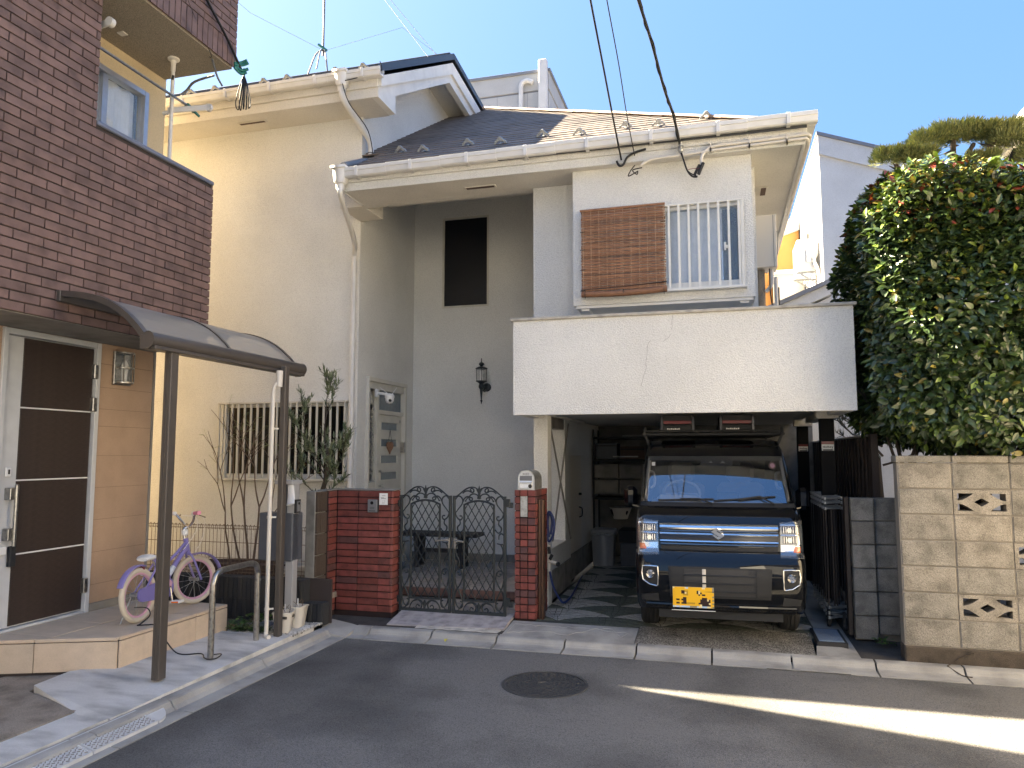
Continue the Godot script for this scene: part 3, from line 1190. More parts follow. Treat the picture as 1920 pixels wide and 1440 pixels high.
	prism_z(s, gp, -12.0, -7.10)
	part("gutter", s, M.pvc, h)
	hopper(h, v3(-3.865, 4.66, -7.03))
	# low roof: front slope and hip
	s = st()
	var a := v3(-3.92, 4.645, -7.06)
	var b := v3(0.84, 4.645, -7.06)
	var hp := v3(-3.7, 7.54, -11.81)
	var dl := v3(-4.2, 7.54, -11.81)
	var w1 := v3(-4.2, 5.32, -8.165)
	var w0 := v3(-3.92, 5.32, -8.165)
	quad(s, a, b, hp, w0)
	quad(s, w0, hp, dl, w1)
	quad(s, b, v3(0.84, 4.645, -13.0), v3(-3.7, 7.54, -13.0), hp)
	quad(s, w0, w0 - v3(0, 0.3, 0), a - v3(0, 0.03, 0), a)
	quad(s, a - v3(0, 0.03, 0), b - v3(0, 0.03, 0), b, a)
	var roof := part("roof", s, M.dark_metal, h)
	var vs := v3(0, 0.61, -1.0).normalized()
	var k2: float = v3(0, 0.61, -1.0).length()
	var out := PackedVector2Array([Vector2(0.26, 0.0), Vector2(5.04, 0.0), Vector2(0.5, 4.75 * k2), Vector2(0.0, 4.75 * k2), Vector2(0.0, 1.105 * k2), Vector2(0.26, 1.105 * k2)])
	var tones := shades("slate", 5, 0.10, 0.02)
	slates(roof, v3(-4.2, 4.655, -7.055), R, vs, out, 0.178, 0.91, tones)
	var hip_a := v3(0.80, 4.70, -7.10)
	var hip_d := (hp + v3(0, 0.03, 0) - hip_a)
	for i in 7:
		s = st()
		var p := hip_a + hip_d * (i / 7.0)
		var q := hip_a + hip_d * ((i + 1.04) / 7.0) + v3(0, 0.004, 0)
		bar(s, p, q, 0.16, 0.028, Vector3.UP, 0.006)
		part("hip_cap", s, M.ridge_metal, roof)
	s = st()
	bx(s, hip_a + v3(0.02, 0.0, 0.02), v3(0.14, 0.05, 0.10), 0.01)
	part("hip_end", s, M.dark_metal, roof)
	for p in [[-3.6, -8.0], [-3.25, -7.86], [-2.73, -7.95], [-2.29, -7.79], [-1.84, -7.95], [-1.39, -7.77], [-0.90, -7.86], [-0.54, -7.74], [-0.05, -7.88]]:
		snow_guard(roof, v3(p[0], 4.655 + 0.61 * (-7.055 - p[1]), p[1]), vs)
	# high roof with its gable end
	s = st()
	var er := v3(-3.74, 6.10, -7.60)
	var el := v3(-9.15, 6.10, -7.60)
	var rr := v3(-3.74, 7.585, -10.13)
	var rl := v3(-9.15, 7.585, -10.13)
	var br := v3(-3.74, 7.30, -13.2)
	var bl := v3(-9.15, 7.30, -13.2)
	quad(s, el, er, rr, rl)
	quad(s, rl, rr, br, bl)
	quad(s, el - v3(0, 0.05, 0), rl - v3(0, 0.05, 0), rr - v3(0, 0.05, 0), er - v3(0, 0.05, 0))
	quad(s, rl - v3(0, 0.05, 0), bl - v3(0, 0.05, 0), br - v3(0, 0.05, 0), rr - v3(0, 0.05, 0))
	var roof2 := part("roof", s, M.dark_metal, h)
	vs = v3(0, 1.485, -2.53).normalized()
	k2 = v3(0, 1.485, -2.53).length()
	out = PackedVector2Array([Vector2(0, 0), Vector2(4.24, 0), Vector2(4.24, k2), Vector2(0, k2)])
	slates(roof2, v3(-8.0, 6.11, -7.60), R, vs, out, 0.178, 0.91, tones)
	s = st()
	bb(s, v3(-9.14, 7.585, -10.22), v3(-3.75, 7.64, -10.04), 0.01)
	part("ridge_cap", s, M.dark_metal, roof2)
	s = st()
	bar(s, er + v3(0.012, 0.01, 0.02), rr + v3(0.012, 0.025, 0), 0.03, 0.085)
	bar(s, rr + v3(0.013, 0.024, 0), br + v3(0.013, 0.01, 0), 0.03, 0.085)
	part("verge_metal", s, M.dark_metal, roof2)
	for x0 in [-6.62, -6.25, -5.52, -5.18, -4.50, -4.12]:
		snow_guard(roof2, v3(x0, 6.11 + 0.587 * 0.42, -8.02), vs)
	# barge boards, box eave and sloping soffit of the gable
	s = st()
	var outer := PackedVector2Array([Vector2(7.72, 5.96), Vector2(7.72, 6.09), Vector2(10.13, 7.51), Vector2(13.1, 7.24), Vector2(13.1, 7.05), Vector2(10.12, 7.325)])
	prism(s, outer, v3(-3.80, 0, 0), Vector3.FORWARD, U, 0.062)
	var inner := PackedVector2Array([Vector2(7.735, 5.834), Vector2(7.735, 5.97), Vector2(10.12, 7.335), Vector2(13.1, 7.06), Vector2(13.1, 6.93), Vector2(10.1, 7.19), Vector2(8.2, 6.075), Vector2(8.2, 5.834)])
	prism(s, inner, v3(-3.86, 0, 0), Vector3.FORWARD, U, 0.085)
	part("barge_board", s, M.trim, h)
	s = st()
	bb(s, v3(-9.1, 5.834, -8.159), v3(-3.861, 5.86, -7.74))
	bb(s, v3(-9.1, 5.834, -7.739), v3(-3.777, 6.02, -7.715), 0.003)
	bb(s, v3(-9.1, 5.95, -7.714), v3(-3.777, 6.06, -7.69), 0.003)
	bb(s, v3(-4.19, 5.834, -8.22), v3(-3.861, 5.86, -8.16))
	part("soffit", s, M.soffit, h)
	s = st()
	quad(s, v3(-4.2, 7.30, -10.1), v3(-4.2, 7.04, -13.0), v3(-3.86, 7.04, -13.0), v3(-3.86, 7.30, -10.1))
	quad(s, v3(-4.2, 6.10, -8.16), v3(-4.2, 7.30, -10.1), v3(-3.86, 7.30, -10.1), v3(-3.86, 6.10, -8.16))
	part("soffit", s, M.soffit, h)
	vent(h, v3(-5.807, 5.834, -7.88), v3(-5.409, 5.834, -7.94))
	gutter(h, -9.15, -3.69, 6.03, 6.045, -7.575)
	hopper(h, v3(-4.19, 6.08, -7.60))
	# downpipes
	s = st()
	tube(s, spline([v3(-4.19, 5.92, -7.60), v3(-4.18, 5.80, -7.66), v3(-4.14, 5.62, -8.08), v3(-4.12, 5.52, -8.22), v3(-4.12, 5.36, -8.24)], 5), 0.038, 12)
	part("downpipe", s, M.pvc, h)
	s = st()
	tube(s, spline([v3(-4.12, 5.40, -8.24), v3(-4.11, 5.28, -8.22), v3(-4.02, 5.12, -7.85), v3(-3.92, 4.80, -7.18)], 5), 0.042, 12)
	part("downpipe", s, M.grey_plastic, h)
	s = st()
	tube(s, spline([v3(-4.16, 5.98, -7.55), v3(-4.10, 5.75, -7.62), v3(-4.07, 5.60, -8.05), v3(-4.06, 5.30, -8.20), v3(-4.05, 5.20, -8.22)], 5), 0.006, 6)
	tube(s, spline([v3(-4.16, 6.0, -7.56), v3(-3.98, 6.04, -7.60), v3(-3.75, 6.08, -7.62), v3(-3.68, 6.10, -7.60), v3(-3.69, 6.18, -7.57)], 5), 0.006, 6)
	part("cable", s, M.wire_black, h)
	s = st()
	tube(s, spline([v3(-3.865, 4.50, -7.03), v3(-3.88, 4.40, -7.08), v3(-4.12, 4.17, -7.85), v3(-4.235, 4.08, -8.08), v3(-4.245, 3.96, -8.10)], 5) + [v3(-4.245, 1.0, -8.10), v3(-4.245, 0.3, -8.10)], 0.031, 12)
	var dp := part("downpipe", s, M.pvc, h)
	for y in [1.75, 2.1, 3.0, 3.85]:
		s = st()
		lathe(s, v3(-4.245, y, -8.10), [Vector2(0.034, 0), Vector2(0.0345, 0.03), Vector2(0.034, 0.035)], 12)
		bb(s, v3(-4.255, y + 0.005, -8.158), v3(-4.235, y + 0.03, -8.12))
		part("pipe_clip", s, M.pvc, dp)
	# ground floor window with grille
	s = st()
	bb(s, v3(-6.07, 1.34, -8.32), v3(-4.33, 2.265, -8.31))
	var gw := part("window", s, M.interior, h)
	f = sash(gw, -6.07, -4.33, 1.34, 2.265, -8.20, 0.04)
	s = st()
	bb(s, v3(-5.22, 1.38, -8.235), v3(-5.18, 2.225, -8.201), 0.003)
	part("sash_rail", s, M.window_white, gw)
	s = st()
	bb(s, v3(-6.03, 1.38, -8.222), v3(-5.222, 2.225, -8.218))
	bb(s, v3(-5.178, 1.38, -8.222), v3(-4.37, 2.225, -8.218))
	part("pane", s, M.dark_pane, gw)
	s = st()
	for k in 40:
		var x0: float = -6.02 + k * 0.0275
		quad(s, v3(x0, 1.38, -8.285 + 0.008 * sin(k * 1.1)), v3(x0 + 0.0275, 1.38, -8.285 + 0.008 * sin((k + 1) * 1.1)), v3(x0 + 0.0275, 2.22, -8.285 + 0.008 * sin((k + 1) * 1.1)), v3(x0, 2.22, -8.285 + 0.008 * sin(k * 1.1)))
	part("curtain", s, M.blind_paper, gw)
	s = st()
	bb(s, v3(-6.11, 1.315, -8.158), v3(-4.29, 1.345, -8.06), 0.004)
	bb(s, v3(-6.09, 2.262, -8.158), v3(-4.30, 2.285, -8.07), 0.004)
	bb(s, v3(-6.085, 1.345, -8.10), v3(-6.062, 2.262, -8.075), 0.003)
	bb(s, v3(-4.335, 1.345, -8.10), v3(-4.312, 2.262, -8.075), 0.003)
	bb(s, v3(-6.06, 1.385, -8.096), v3(-4.337, 1.40, -8.086))
	gr = part("window_grille", s, M.door_paint, gw)
	for k in 18:
		s = st()
		var x0: float = -6.06 + (k + 0.95) * 0.0915
		bb(s, v3(x0 - 0.012, 1.346, -8.086), v3(x0 + 0.012, 2.262, -8.066), 0.003)
		part("grille_bar", s, M.door_paint, gr)
	# tall dark stair window
	f = sash(h, -3.77, -3.07, 3.705, 5.02, -9.848, 0.03, M.door_paint)
	f.name = "window_frame"
	s = st()
	bb(s, v3(-3.74, 3.735, -9.88), v3(-3.10, 4.99, -9.872))
	part("window_pane", s, M.night_glass, h)
	# trim strip at the end of the stair wall
	s = st()
	bb(s, v3(-1.94, 0.30, -9.849), v3(-1.92, 4.2, -9.835))
	part("wall_trim", s, M.trim, h)
	entry_door(h)
	# meter box and pipes on the side wall
	s = st()
	bb(s, v3(0.405, 3.565, -8.25), v3(0.62, 4.12, -8.0), 0.006)
	var mb := part("heater_box", s, M.cream_plastic, h)
	s = st()
	bb(s, v3(0.585, 3.57, -8.002), v3(0.59, 4.115, -7.997))
	bb(s, v3(0.622, 3.70, -8.1), v3(0.63, 3.95, -8.03), 0.003)
	part("heater_seam", s, M.grey_plastic, mb)
	s = st()
	tube(s, [v3(0.46, 3.56, -8.1), v3(0.46, 2.85, -8.1)], 0.04, 10)
	part("pipe", s, M.brown_concrete, mb)
	s = st()
	tube(s, spline([v3(0.565, 3.56, -8.08), v3(0.565, 3.42, -8.08), v3(0.53, 3.35, -8.08), v3(0.50, 3.33, -8.09)], 4), 0.02, 8)
	tube(s, [v3(0.61, 3.5, -8.2), v3(0.61, 2.8, -8.2)], 0.022, 8)
	part("pipe", s, M.pvc, mb)
	s = st()
	tube(s, spline([v3(0.54, 3.56, -8.05), v3(0.545, 3.3, -8.04), v3(0.57, 3.1, -8.04), v3(0.60, 3.0, -8.04), v3(0.56, 2.9, -8.04)], 4), 0.007, 6)
	tube(s, [v3(0.64, 3.4, -8.25), v3(0.64, 2.8, -8.25)], 0.012, 6)
	part("cable", s, M.wire_black, mb)


func reed_blind(bay: Node) -> void:
	# split reeds woven on cords, hung from the grille
	var s := st()
	tube(s, [v3(-1.285, 4.05, -7.165), v3(-0.455, 4.055, -7.165)], 0.013, 8)
	var bl := part("reed_blind", s, M.reed, bay)
	var tones := shades("reed", 5, 0.30, 0.06)
	var y := 4.035
	var k := 0
	while y > 3.235:
		s = st()
		var a := v3(-1.272 + rng.randf_range(-0.006, 0.002), y + rng.randf_range(-0.002, 0.002), -7.166 + rng.randf_range(-0.003, 0.003))
		var b := v3(-0.458 + rng.randf_range(-0.004, 0.006), y + rng.randf_range(-0.003, 0.004), -7.166 + rng.randf_range(-0.003, 0.003))
		var mid := (a + b) * 0.5 + v3(0, rng.randf_range(-0.004, 0.004), 0.004)
		tube(s, spline([a, mid, b], 3), 0.0032 + rng.randf() * 0.0016, 5)
		part("reed", s, tones[rng.randi() % 5], bl)
		y -= 0.0078
		k += 1
	s = st()
	for i in 11:
		var x0: float = -1.255 + i * 0.0785
		var pts := []
		for j in 40:
			pts.append(v3(x0, 4.04 - j * 0.0205, -7.160 + (0.002 if j % 2 else -0.001)))
		tube(s, pts, 0.0022, 4)
	part("weave_cord", s, M.string, bl)
	s = st()
	tube(s, spline([v3(-1.272, 3.205, -7.155), v3(-0.86, 3.196, -7.150), v3(-0.448, 3.215, -7.155)], 4), 0.030, 8)
	part("rolled_end", s, tones[1], bl)
	var tie := func(pts: Array, r: float) -> void:
		var t := st()
		tube(t, spline(pts, 4), r, 5)
		part("tie_cord", t, M.wire_black, bl)
	for x0 in [-1.235, -0.86, -0.475]:
		tie.call([v3(x0, 3.24, -7.155), v3(x0, 3.205, -7.118), v3(x0, 3.165, -7.152)], 0.003)
	for yy in [3.88, 3.70, 3.50, 3.29]:
		tie.call([v3(-0.50, yy - 0.004, -7.158), v3(-0.45, yy, -7.16)], 0.004)
		tie.call([v3(-1.285, yy - 0.05, -7.158), v3(-1.235, yy - 0.046, -7.16)], 0.004)
	tie.call([v3(-1.28, 3.25, -7.156), v3(-0.9, 3.262, -7.152), v3(-0.45, 3.285, -7.156)], 0.004)


func entry_door(h: Node) -> void:
	# on the wall that faces +x; u runs away from the camera
	var x := -4.2
	var s := st()
	var q := func(t: SurfaceTool, z0: float, y0: float, z1: float, y1: float, d0: float, d1: float, bev := 0.003) -> void:
		bb(t, v3(x + d0, y0, -z1), v3(x + d1, y1, -z0), bev)
	q.call(s, 8.39, 2.55, 9.56, 2.60, -0.05, 0.045)
	q.call(s, 8.39, 0.17, 8.43, 2.55, -0.06, 0.04)
	q.call(s, 9.50, 0.17, 9.56, 2.55, -0.06, 0.04)
	q.call(s, 8.43, 2.46, 9.50, 2.549, -0.06, 0.015)
	q.call(s, 8.685, 0.17, 8.745, 2.459, -0.06, 0.012)
	q.call(s, 8.746, 2.15, 9.499, 2.205, -0.06, 0.012)
	q.call(s, 8.431, 1.20, 8.684, 1.29, -0.06, 0.008)
	q.call(s, 8.431, 0.17, 8.684, 1.199, -0.06, -0.01)
	var f := part("door_frame", s, M.door_paint, h)
	s = st()
	q.call(s, 8.746, 2.206, 9.499, 2.459, -0.04, -0.03, 0.0)
	part("transom_pane", s, M.frosted, f)
	s = st()
	q.call(s, 8.431, 1.291, 8.684, 2.459, -0.12, -0.11, 0.0)
	part("sidelight_pane", s, M.interior, f)
	# iron lattice before the sidelight
	s = st()
	q.call(s, 8.44, 1.30, 8.455, 2.35, -0.02, -0.005)
	q.call(s, 8.66, 1.30, 8.675, 2.35, -0.02, -0.005)
	q.call(s, 8.44, 1.295, 8.675, 1.31, -0.02, -0.005)
	q.call(s, 8.455, 1.40, 8.66, 1.41, -0.018, -0.007)
	var xx := x - 0.012
	for k in 6:
		var y0: float = 1.42 + k * 0.115
		tube(s, [v3(xx, y0, -8.46), v3(xx, y0 + 0.115, -8.655)], 0.006, 5)
		tube(s, [v3(xx, y0, -8.655), v3(xx, y0 + 0.115, -8.46)], 0.006, 5)
		tube(s, [v3(xx, y0 + 0.0575, -8.46), v3(xx, y0 + 0.115, -8.557), v3(xx, y0 + 0.0575, -8.655), v3(xx, y0, -8.557), v3(xx, y0 + 0.0575, -8.46)], 0.005, 5)
	for sg in [-1.0, 1.0]:
		tube(s, spline([v3(xx, 2.11, -8.557 + sg * 0.03), v3(xx, 2.13, -8.557 + sg * 0.08), v3(xx, 2.18, -8.557 + sg * 0.06), v3(xx, 2.19, -8.557 + sg * 0.02), v3(xx, 2.16, -8.557 + sg * 0.03)], 4), 0.006, 5)
		tube(s, spline([v3(xx, 2.19, -8.557 + sg * 0.02), v3(xx, 2.24, -8.557 + sg * 0.09), v3(xx, 2.30, -8.557 + sg * 0.07), v3(xx, 2.31, -8.557 + sg * 0.03), v3(xx, 2.27, -8.557 + sg * 0.02), v3(xx, 2.35, -8.557)], 4), 0.006, 5)
		tube(s, spline([v3(xx, 1.32, -8.557 + sg * 0.03), v3(xx, 1.36, -8.557 + sg * 0.07), v3(xx, 1.40, -8.557 + sg * 0.02)], 4), 0.006, 5)
	tube(s, [v3(xx, 2.31, -8.557), v3(xx, 2.42, -8.557)], [0.012, 0.003], 6)
	part("sidelight_lattice", s, M.door_paint, f)
	# door leaf with four frosted lights
	s = st()
	wall(s, v3(x - 0.012, 0, 0), Vector3.FORWARD, Vector3.UP, [8.748, 9.497], [0.175, 2.148], [[8.855, 1.955, 9.36, 2.05], [8.855, 1.74, 9.36, 1.835], [8.855, 1.525, 9.36, 1.62], [8.855, 1.31, 9.36, 1.405]], 0.045)
	var d := part("door", s, M.door_paint, h)
	for y0 in [1.955, 1.74, 1.525, 1.31]:
		s = st()
		q.call(s, 8.84, y0 - 0.015, 9.375, y0, -0.02, -0.004)
		q.call(s, 8.84, y0 + 0.095, 9.375, y0 + 0.11, -0.02, -0.004)
		q.call(s, 8.84, y0, 8.855, y0 + 0.095, -0.02, -0.004)
		q.call(s, 9.36, y0, 9.375, y0 + 0.095, -0.02, -0.004)
		part("glazing_bead", s, M.door_paint, d)
		s = st()
		q.call(s, 8.856, y0 + 0.001, 9.359, y0 + 0.094, -0.03, -0.022, 0.0)
		part("door_pane", s, M.frosted, d)
	s = st()
	tube(s, [v3(x - 0.01, 1.42, -8.80), v3(x + 0.02, 1.42, -8.80), v3(x + 0.025, 1.42, -8.80)], [0.02, 0.022, 0.004], 12)
	tube(s, [v3(x - 0.01, 1.235, -8.80), v3(x + 0.02, 1.235, -8.80), v3(x + 0.05, 1.235, -8.80), v3(x + 0.06, 1.235, -8.80)], [0.012, 0.014, 0.026, 0.01], 12)
	part("door_knob", s, M.chrome, d)
	s = st()
	q.call(s, 9.46, 1.66, 9.52, 1.80, -0.012, 0.044)
	q.call(s, 9.42, 2.06, 9.45, 2.10, -0.012, -0.002)
	part("hinge", s, M.satin_steel, d)


# ---------------------------------------------------------------- the brick house on the left
func seen(p: Vector3) -> float:
	# the share of the half picture at which a point lies (below 1: inside the frame), or 9 behind the camera
	var b := Basis.from_euler(Vector3(deg_to_rad(5.305), deg_to_rad(15.503), 0))
	var l := b.inverse() * (p - Vector3(0, 1.65, 0))
	if l.z > -0.1:
		return 9.0
	return maxf(absf(l.x / -l.z) / (0.5143 * 4.0 / 3.0), absf(l.y / -l.z) / 0.5143)


func left_house() -> void:
	var h := thing("brick_house", "tall house clad in brown brick tiles, cream siding around its brown door", "house", v3(-5.6, 0.0, -4.4))
	var U := Vector3.UP
	var F := Vector3.FORWARD
	var xb := -4.55      # face of the brick backing
	var xs := -5.12      # face of the siding
	var zb := -5.83
	# body behind the facade
	var s := st()
	wall(s, v3(xs, 0, 0), F, U, [2.0, -zb], [0.30, 2.62], [[4.285, 0.335, 5.19, 2.59]], 0.12)
	part("siding_wall", s, M.siding, h)
	s = st()
	for y in [0.55, 0.82, 1.09, 1.36, 1.63, 1.885, 2.03, 2.22, 2.42]:
		bb(s, v3(xs - 0.004, y - 0.004, zb + 0.01), v3(xs + 0.0015, y + 0.001, -5.19))
	part("siding_seam", s, M.joint_dark, h)
	s = st()
	for k in 205:
		var y: float = 0.36 + k * 0.0108
		bb(s, v3(xs - 0.003, y, zb + 0.008), v3(xs + 0.004, y + 0.006, -5.195))
		bb(s, v3(xs - 0.003, y, -4.28), v3(xs + 0.004, y + 0.006, -2.4))
	var ribs := part("siding_ribs", s, M.siding, h)
	ribs.set_meta("kind", "stuff")
	s = st()
	bb(s, v3(xs - 0.01, 0.33, zb - 0.012), v3(xs + 0.018, 2.60, zb + 0.01), 0.003)
	part("corner_trim", s, M.grey_paint, h)
	s = st()
	bb(s, v3(xs, 0.335, zb), v3(xs + 0.02, 0.40, -5.20), 0.004)
	part("base_flashing", s, M.grey_paint, h)
	s = st()
	wall(s, v3(xs, 0, 0), F, U, [4.30, -zb], [4.15, 5.3], [[4.62, 4.22, 5.60, 5.03]], 0.12)
	bb(s, v3(-12, 0.1, zb - 0.001), v3(xs - 0.121, 8.2, zb + 0.15))
	bb(s, v3(xs - 0.12, 0.1, zb - 0.002), v3(xs - 0.001, 8.2, zb + 0.12))
	part("wall", s, M.yellow_stucco, h)
	s = st()
	bb(s, v3(-12, 0.1, -6.98), v3(-6.4, 6.6, zb - 0.003))
	part("rear_wing", s, M.yellow_stucco, h)
	s = st()
	bb(s, v3(-12.0, 0.0, -2.0), v3(xs - 0.13, 8.2, zb + 0.16))
	part("core", s, M.interior, h)
	s = st()
	bb(s, v3(-12.1, 8.2, -1.9), v3(-4.3, 8.4, zb - 0.1))
	part("roof", s, M.cap_metal, h)
	# brick volumes: column, parapet, upper box
	s = st()
	bb(s, v3(xs - 0.1, 2.60, -4.46), v3(xb, 5.29, -2.0))
	bb(s, v3(-4.70, 2.60, zb + 0.012), v3(xb, 4.155, -4.461))
	bb(s, v3(xs - 0.1, 2.60, zb + 0.012), v3(-4.701, 4.155, zb + 0.16))
	part("brick_backing", s, M.joint_dark, h)
	s = st()
	bb(s, v3(xs, 2.595, zb + 0.02), v3(xb - 0.004, 2.64, -2.0), 0.003)
	part("overhang_soffit", s, M.grey_paint, h)
	s = st()
	bb(s, v3(xs, 3.05, zb + 0.16), v3(-4.71, 3.1, -4.462))
	part("balcony_floor", s, M.grey_paint, h)
	s = st()
	bb(s, v3(xs, 5.30, zb + 0.012), v3(-4.35, 8.1, -2.0))
	part("brick_backing", s, M.joint_dark, h)
	s = st()
	bb(s, v3(xs - 0.1, 5.272, zb + 0.02), v3(-4.365, 5.30, -2.0))
	var sof := part("balcony_ceiling", s, M.sprayed_soffit, h)
	s = st()
	bb(s, v3(-4.93, 5.262, -5.06), v3(-4.86, 5.272, -5.0), 0.003)
	part("ceiling_plate", s, M.cream_plastic, sof)
	s = st()
	bb(s, v3(-4.72, 4.156, zb + 0.0), v3(-4.525, 4.195, -4.462), 0.008)
	bb(s, v3(xs, 4.156, zb - 0.0), v3(-4.721, 4.194, zb + 0.19), 0.008)
	part("parapet_cap", s, M.cap_metal, h)
	bricks(h)
	# upstairs window
	s = st()
	bb(s, v3(xs - 0.06, 4.22, -5.60), v3(xs + 0.02, 5.03, -5.55), 0.003)
	bb(s, v3(xs - 0.06, 4.98, -5.549), v3(xs + 0.02, 5.03, -4.62), 0.003)
	bb(s, v3(xs - 0.06, 4.22, -4.67), v3(xs + 0.018, 4.979, -4.62), 0.003)
	bb(s, v3(xs - 0.05, 4.22, -5.549), v3(xs + 0.01, 4.27, -4.671), 0.003)
	bb(s, v3(xs - 0.05, 4.271, -5.14), v3(xs - 0.005, 4.979, -5.08), 0.003)
	var w := part("balcony_window", s, M.aluminium, h)
	s = st()
	bb(s, v3(xs - 0.035, 4.272, -5.079), v3(xs - 0.030, 4.978, -4.672))
	bb(s, v3(xs - 0.028, 4.272, -5.548), v3(xs - 0.023, 4.978, -5.141))
	part("pane", s, M.pane, w)
	s = st()
	for k in 26:
		var z0: float = -5.55 + k * 0.036
		quad(s, v3(xs - 0.10 + 0.012 * sin(k * 1.3), 4.25, z0 + 0.036), v3(xs - 0.10 + 0.012 * sin((k - 1) * 1.3), 4.25, z0), v3(xs - 0.10 + 0.012 * sin((k - 1) * 1.3), 5.0, z0), v3(xs - 0.10 + 0.012 * sin(k * 1.3), 5.0, z0 + 0.036))
	part("curtain", s, M.curtain, w)
	brown_door(h, xs)
	step(h)
	# cable run up the brick box
	s = st()
	tube(s, spline([v3(-4.30, 6.3, -4.6), v3(-4.30, 6.0, -4.95), v3(-4.31, 5.72, -5.30), v3(-4.30, 5.50, -5.60), v3(-4.31, 5.36, -5.80), v3(-4.30, 5.26, -5.88)], 6), 0.012, 8)
	tube(s, spline([v3(-4.29, 6.3, -4.64), v3(-4.29, 5.97, -4.99), v3(-4.30, 5.69, -5.33), v3(-4.29, 5.47, -5.63), v3(-4.30, 5.33, -5.82), v3(-4.28, 5.24, -5.89)], 6), 0.008, 6)
	part("service_cable", s, M.wire_black, h)
	s = st()
	tube(s, spline([v3(-4.33, 6.2, -4.5), v3(-4.33, 5.8, -4.92), v3(-4.34, 5.45, -5.25), v3(-4.36, 5.26, -5.50), v3(-4.40, 5.25, -5.53)], 5), 0.003, 5)
	part("thin_cable", s, M.wire_black, h)
	s = st()
	for k in 6:
		var a := TAU * k / 6.0
		tube(s, spline([v3(-4.33, 5.30 + 0.02 * cos(a), -5.80), v3(-4.30 + 0.015 * sin(a), 5.30 + 0.055 * cos(a), -5.86), v3(-4.25 + 0.02 * sin(a), 5.32 + 0.06 * cos(a), -5.875)], 4), 0.014, 6)
	part("cable_sleeve", s, M.teal_plastic, h)
	s = st()
	for k in 5:
		var dx := (k - 2) * 0.022
		tube(s, spline([v3(-4.28, 5.24, -5.88), v3(-4.28 + dx * 0.7, 5.14, -5.88 - dx * 0.3), v3(-4.28 + dx * 1.5, 4.96, -5.88 - dx * 0.5), v3(-4.275 + dx * 1.3, 4.90 - 0.01 * (k % 2), -5.88), v3(-4.26 + dx * 1.1, 4.97, -5.87), v3(-4.27 + dx * 0.3, 5.18, -5.88)], 6), 0.005, 5)
	part("cable_loop", s, M.wire_black, h)
	s = st()
	tube(s, spline([v3(-4.42, 5.27, -5.60), v3(-4.46, 5.18, -5.72), v3(-4.44, 5.10, -5.78)], 4), 0.010, 6)
	tube(s, spline([v3(-5.0, 5.15, -5.9), v3(-4.95, 5.20, -5.92), v3(-4.85, 5.26, -5.90), v3(-4.6, 5.27, -5.86)], 4), 0.012, 6)
	part("loose_cable", s, M.grey_plastic, h)
	laundry(h, xs)
	# wall lamp by the door
	var la := thing("porch_lamp", "steel cylinder wall lamp with banded glass, on cream siding by the brown door", "lamp", v3(xs + 0.008, 2.255, -5.425))
	s = st()
	bb(s, v3(xs + 0.004, 2.25, -5.53), v3(xs + 0.03, 2.545, -5.33), 0.004)
	part("back_plate", s, M.satin_steel, la)
	s = st()
	for y in [2.262, 2.392, 2.522]:
		var keep := X
		X = Transform3D(Basis(), v3(xs + 0.05, y, -5.425))
		lathe(s, Vector3.ZERO, [Vector2(0.070, 0), Vector2(0.078, 0.002), Vector2(0.078, 0.016), Vector2(0.070, 0.018)], 24)
		X = keep
	for a in [-0.9, 0.0, 0.9]:
		bar(s, v3(xs + 0.05 + 0.076 * cos(a), 2.27, -5.425 + 0.076 * sin(a)), v3(xs + 0.05 + 0.076 * cos(a), 2.53, -5.425 + 0.076 * sin(a)), 0.008, 0.008)
	part("cage", s, M.satin_steel, la)
	s = st()
	lathe(s, v3(xs + 0.05, 2.28, -5.425), [Vector2(0.062, 0), Vector2(0.062, 0.242)], 24)
	part("lamp_glass", s, M.pane, la)
	s = st()
	lathe(s, v3(xs + 0.05, 2.28, -5.425), [Vector2(0.022, 0), Vector2(0.026, 0.08), Vector2(0.03, 0.15), Vector2(0.012, 0.19)], 14)
	part("bulb", s, M.white_plastic, la)


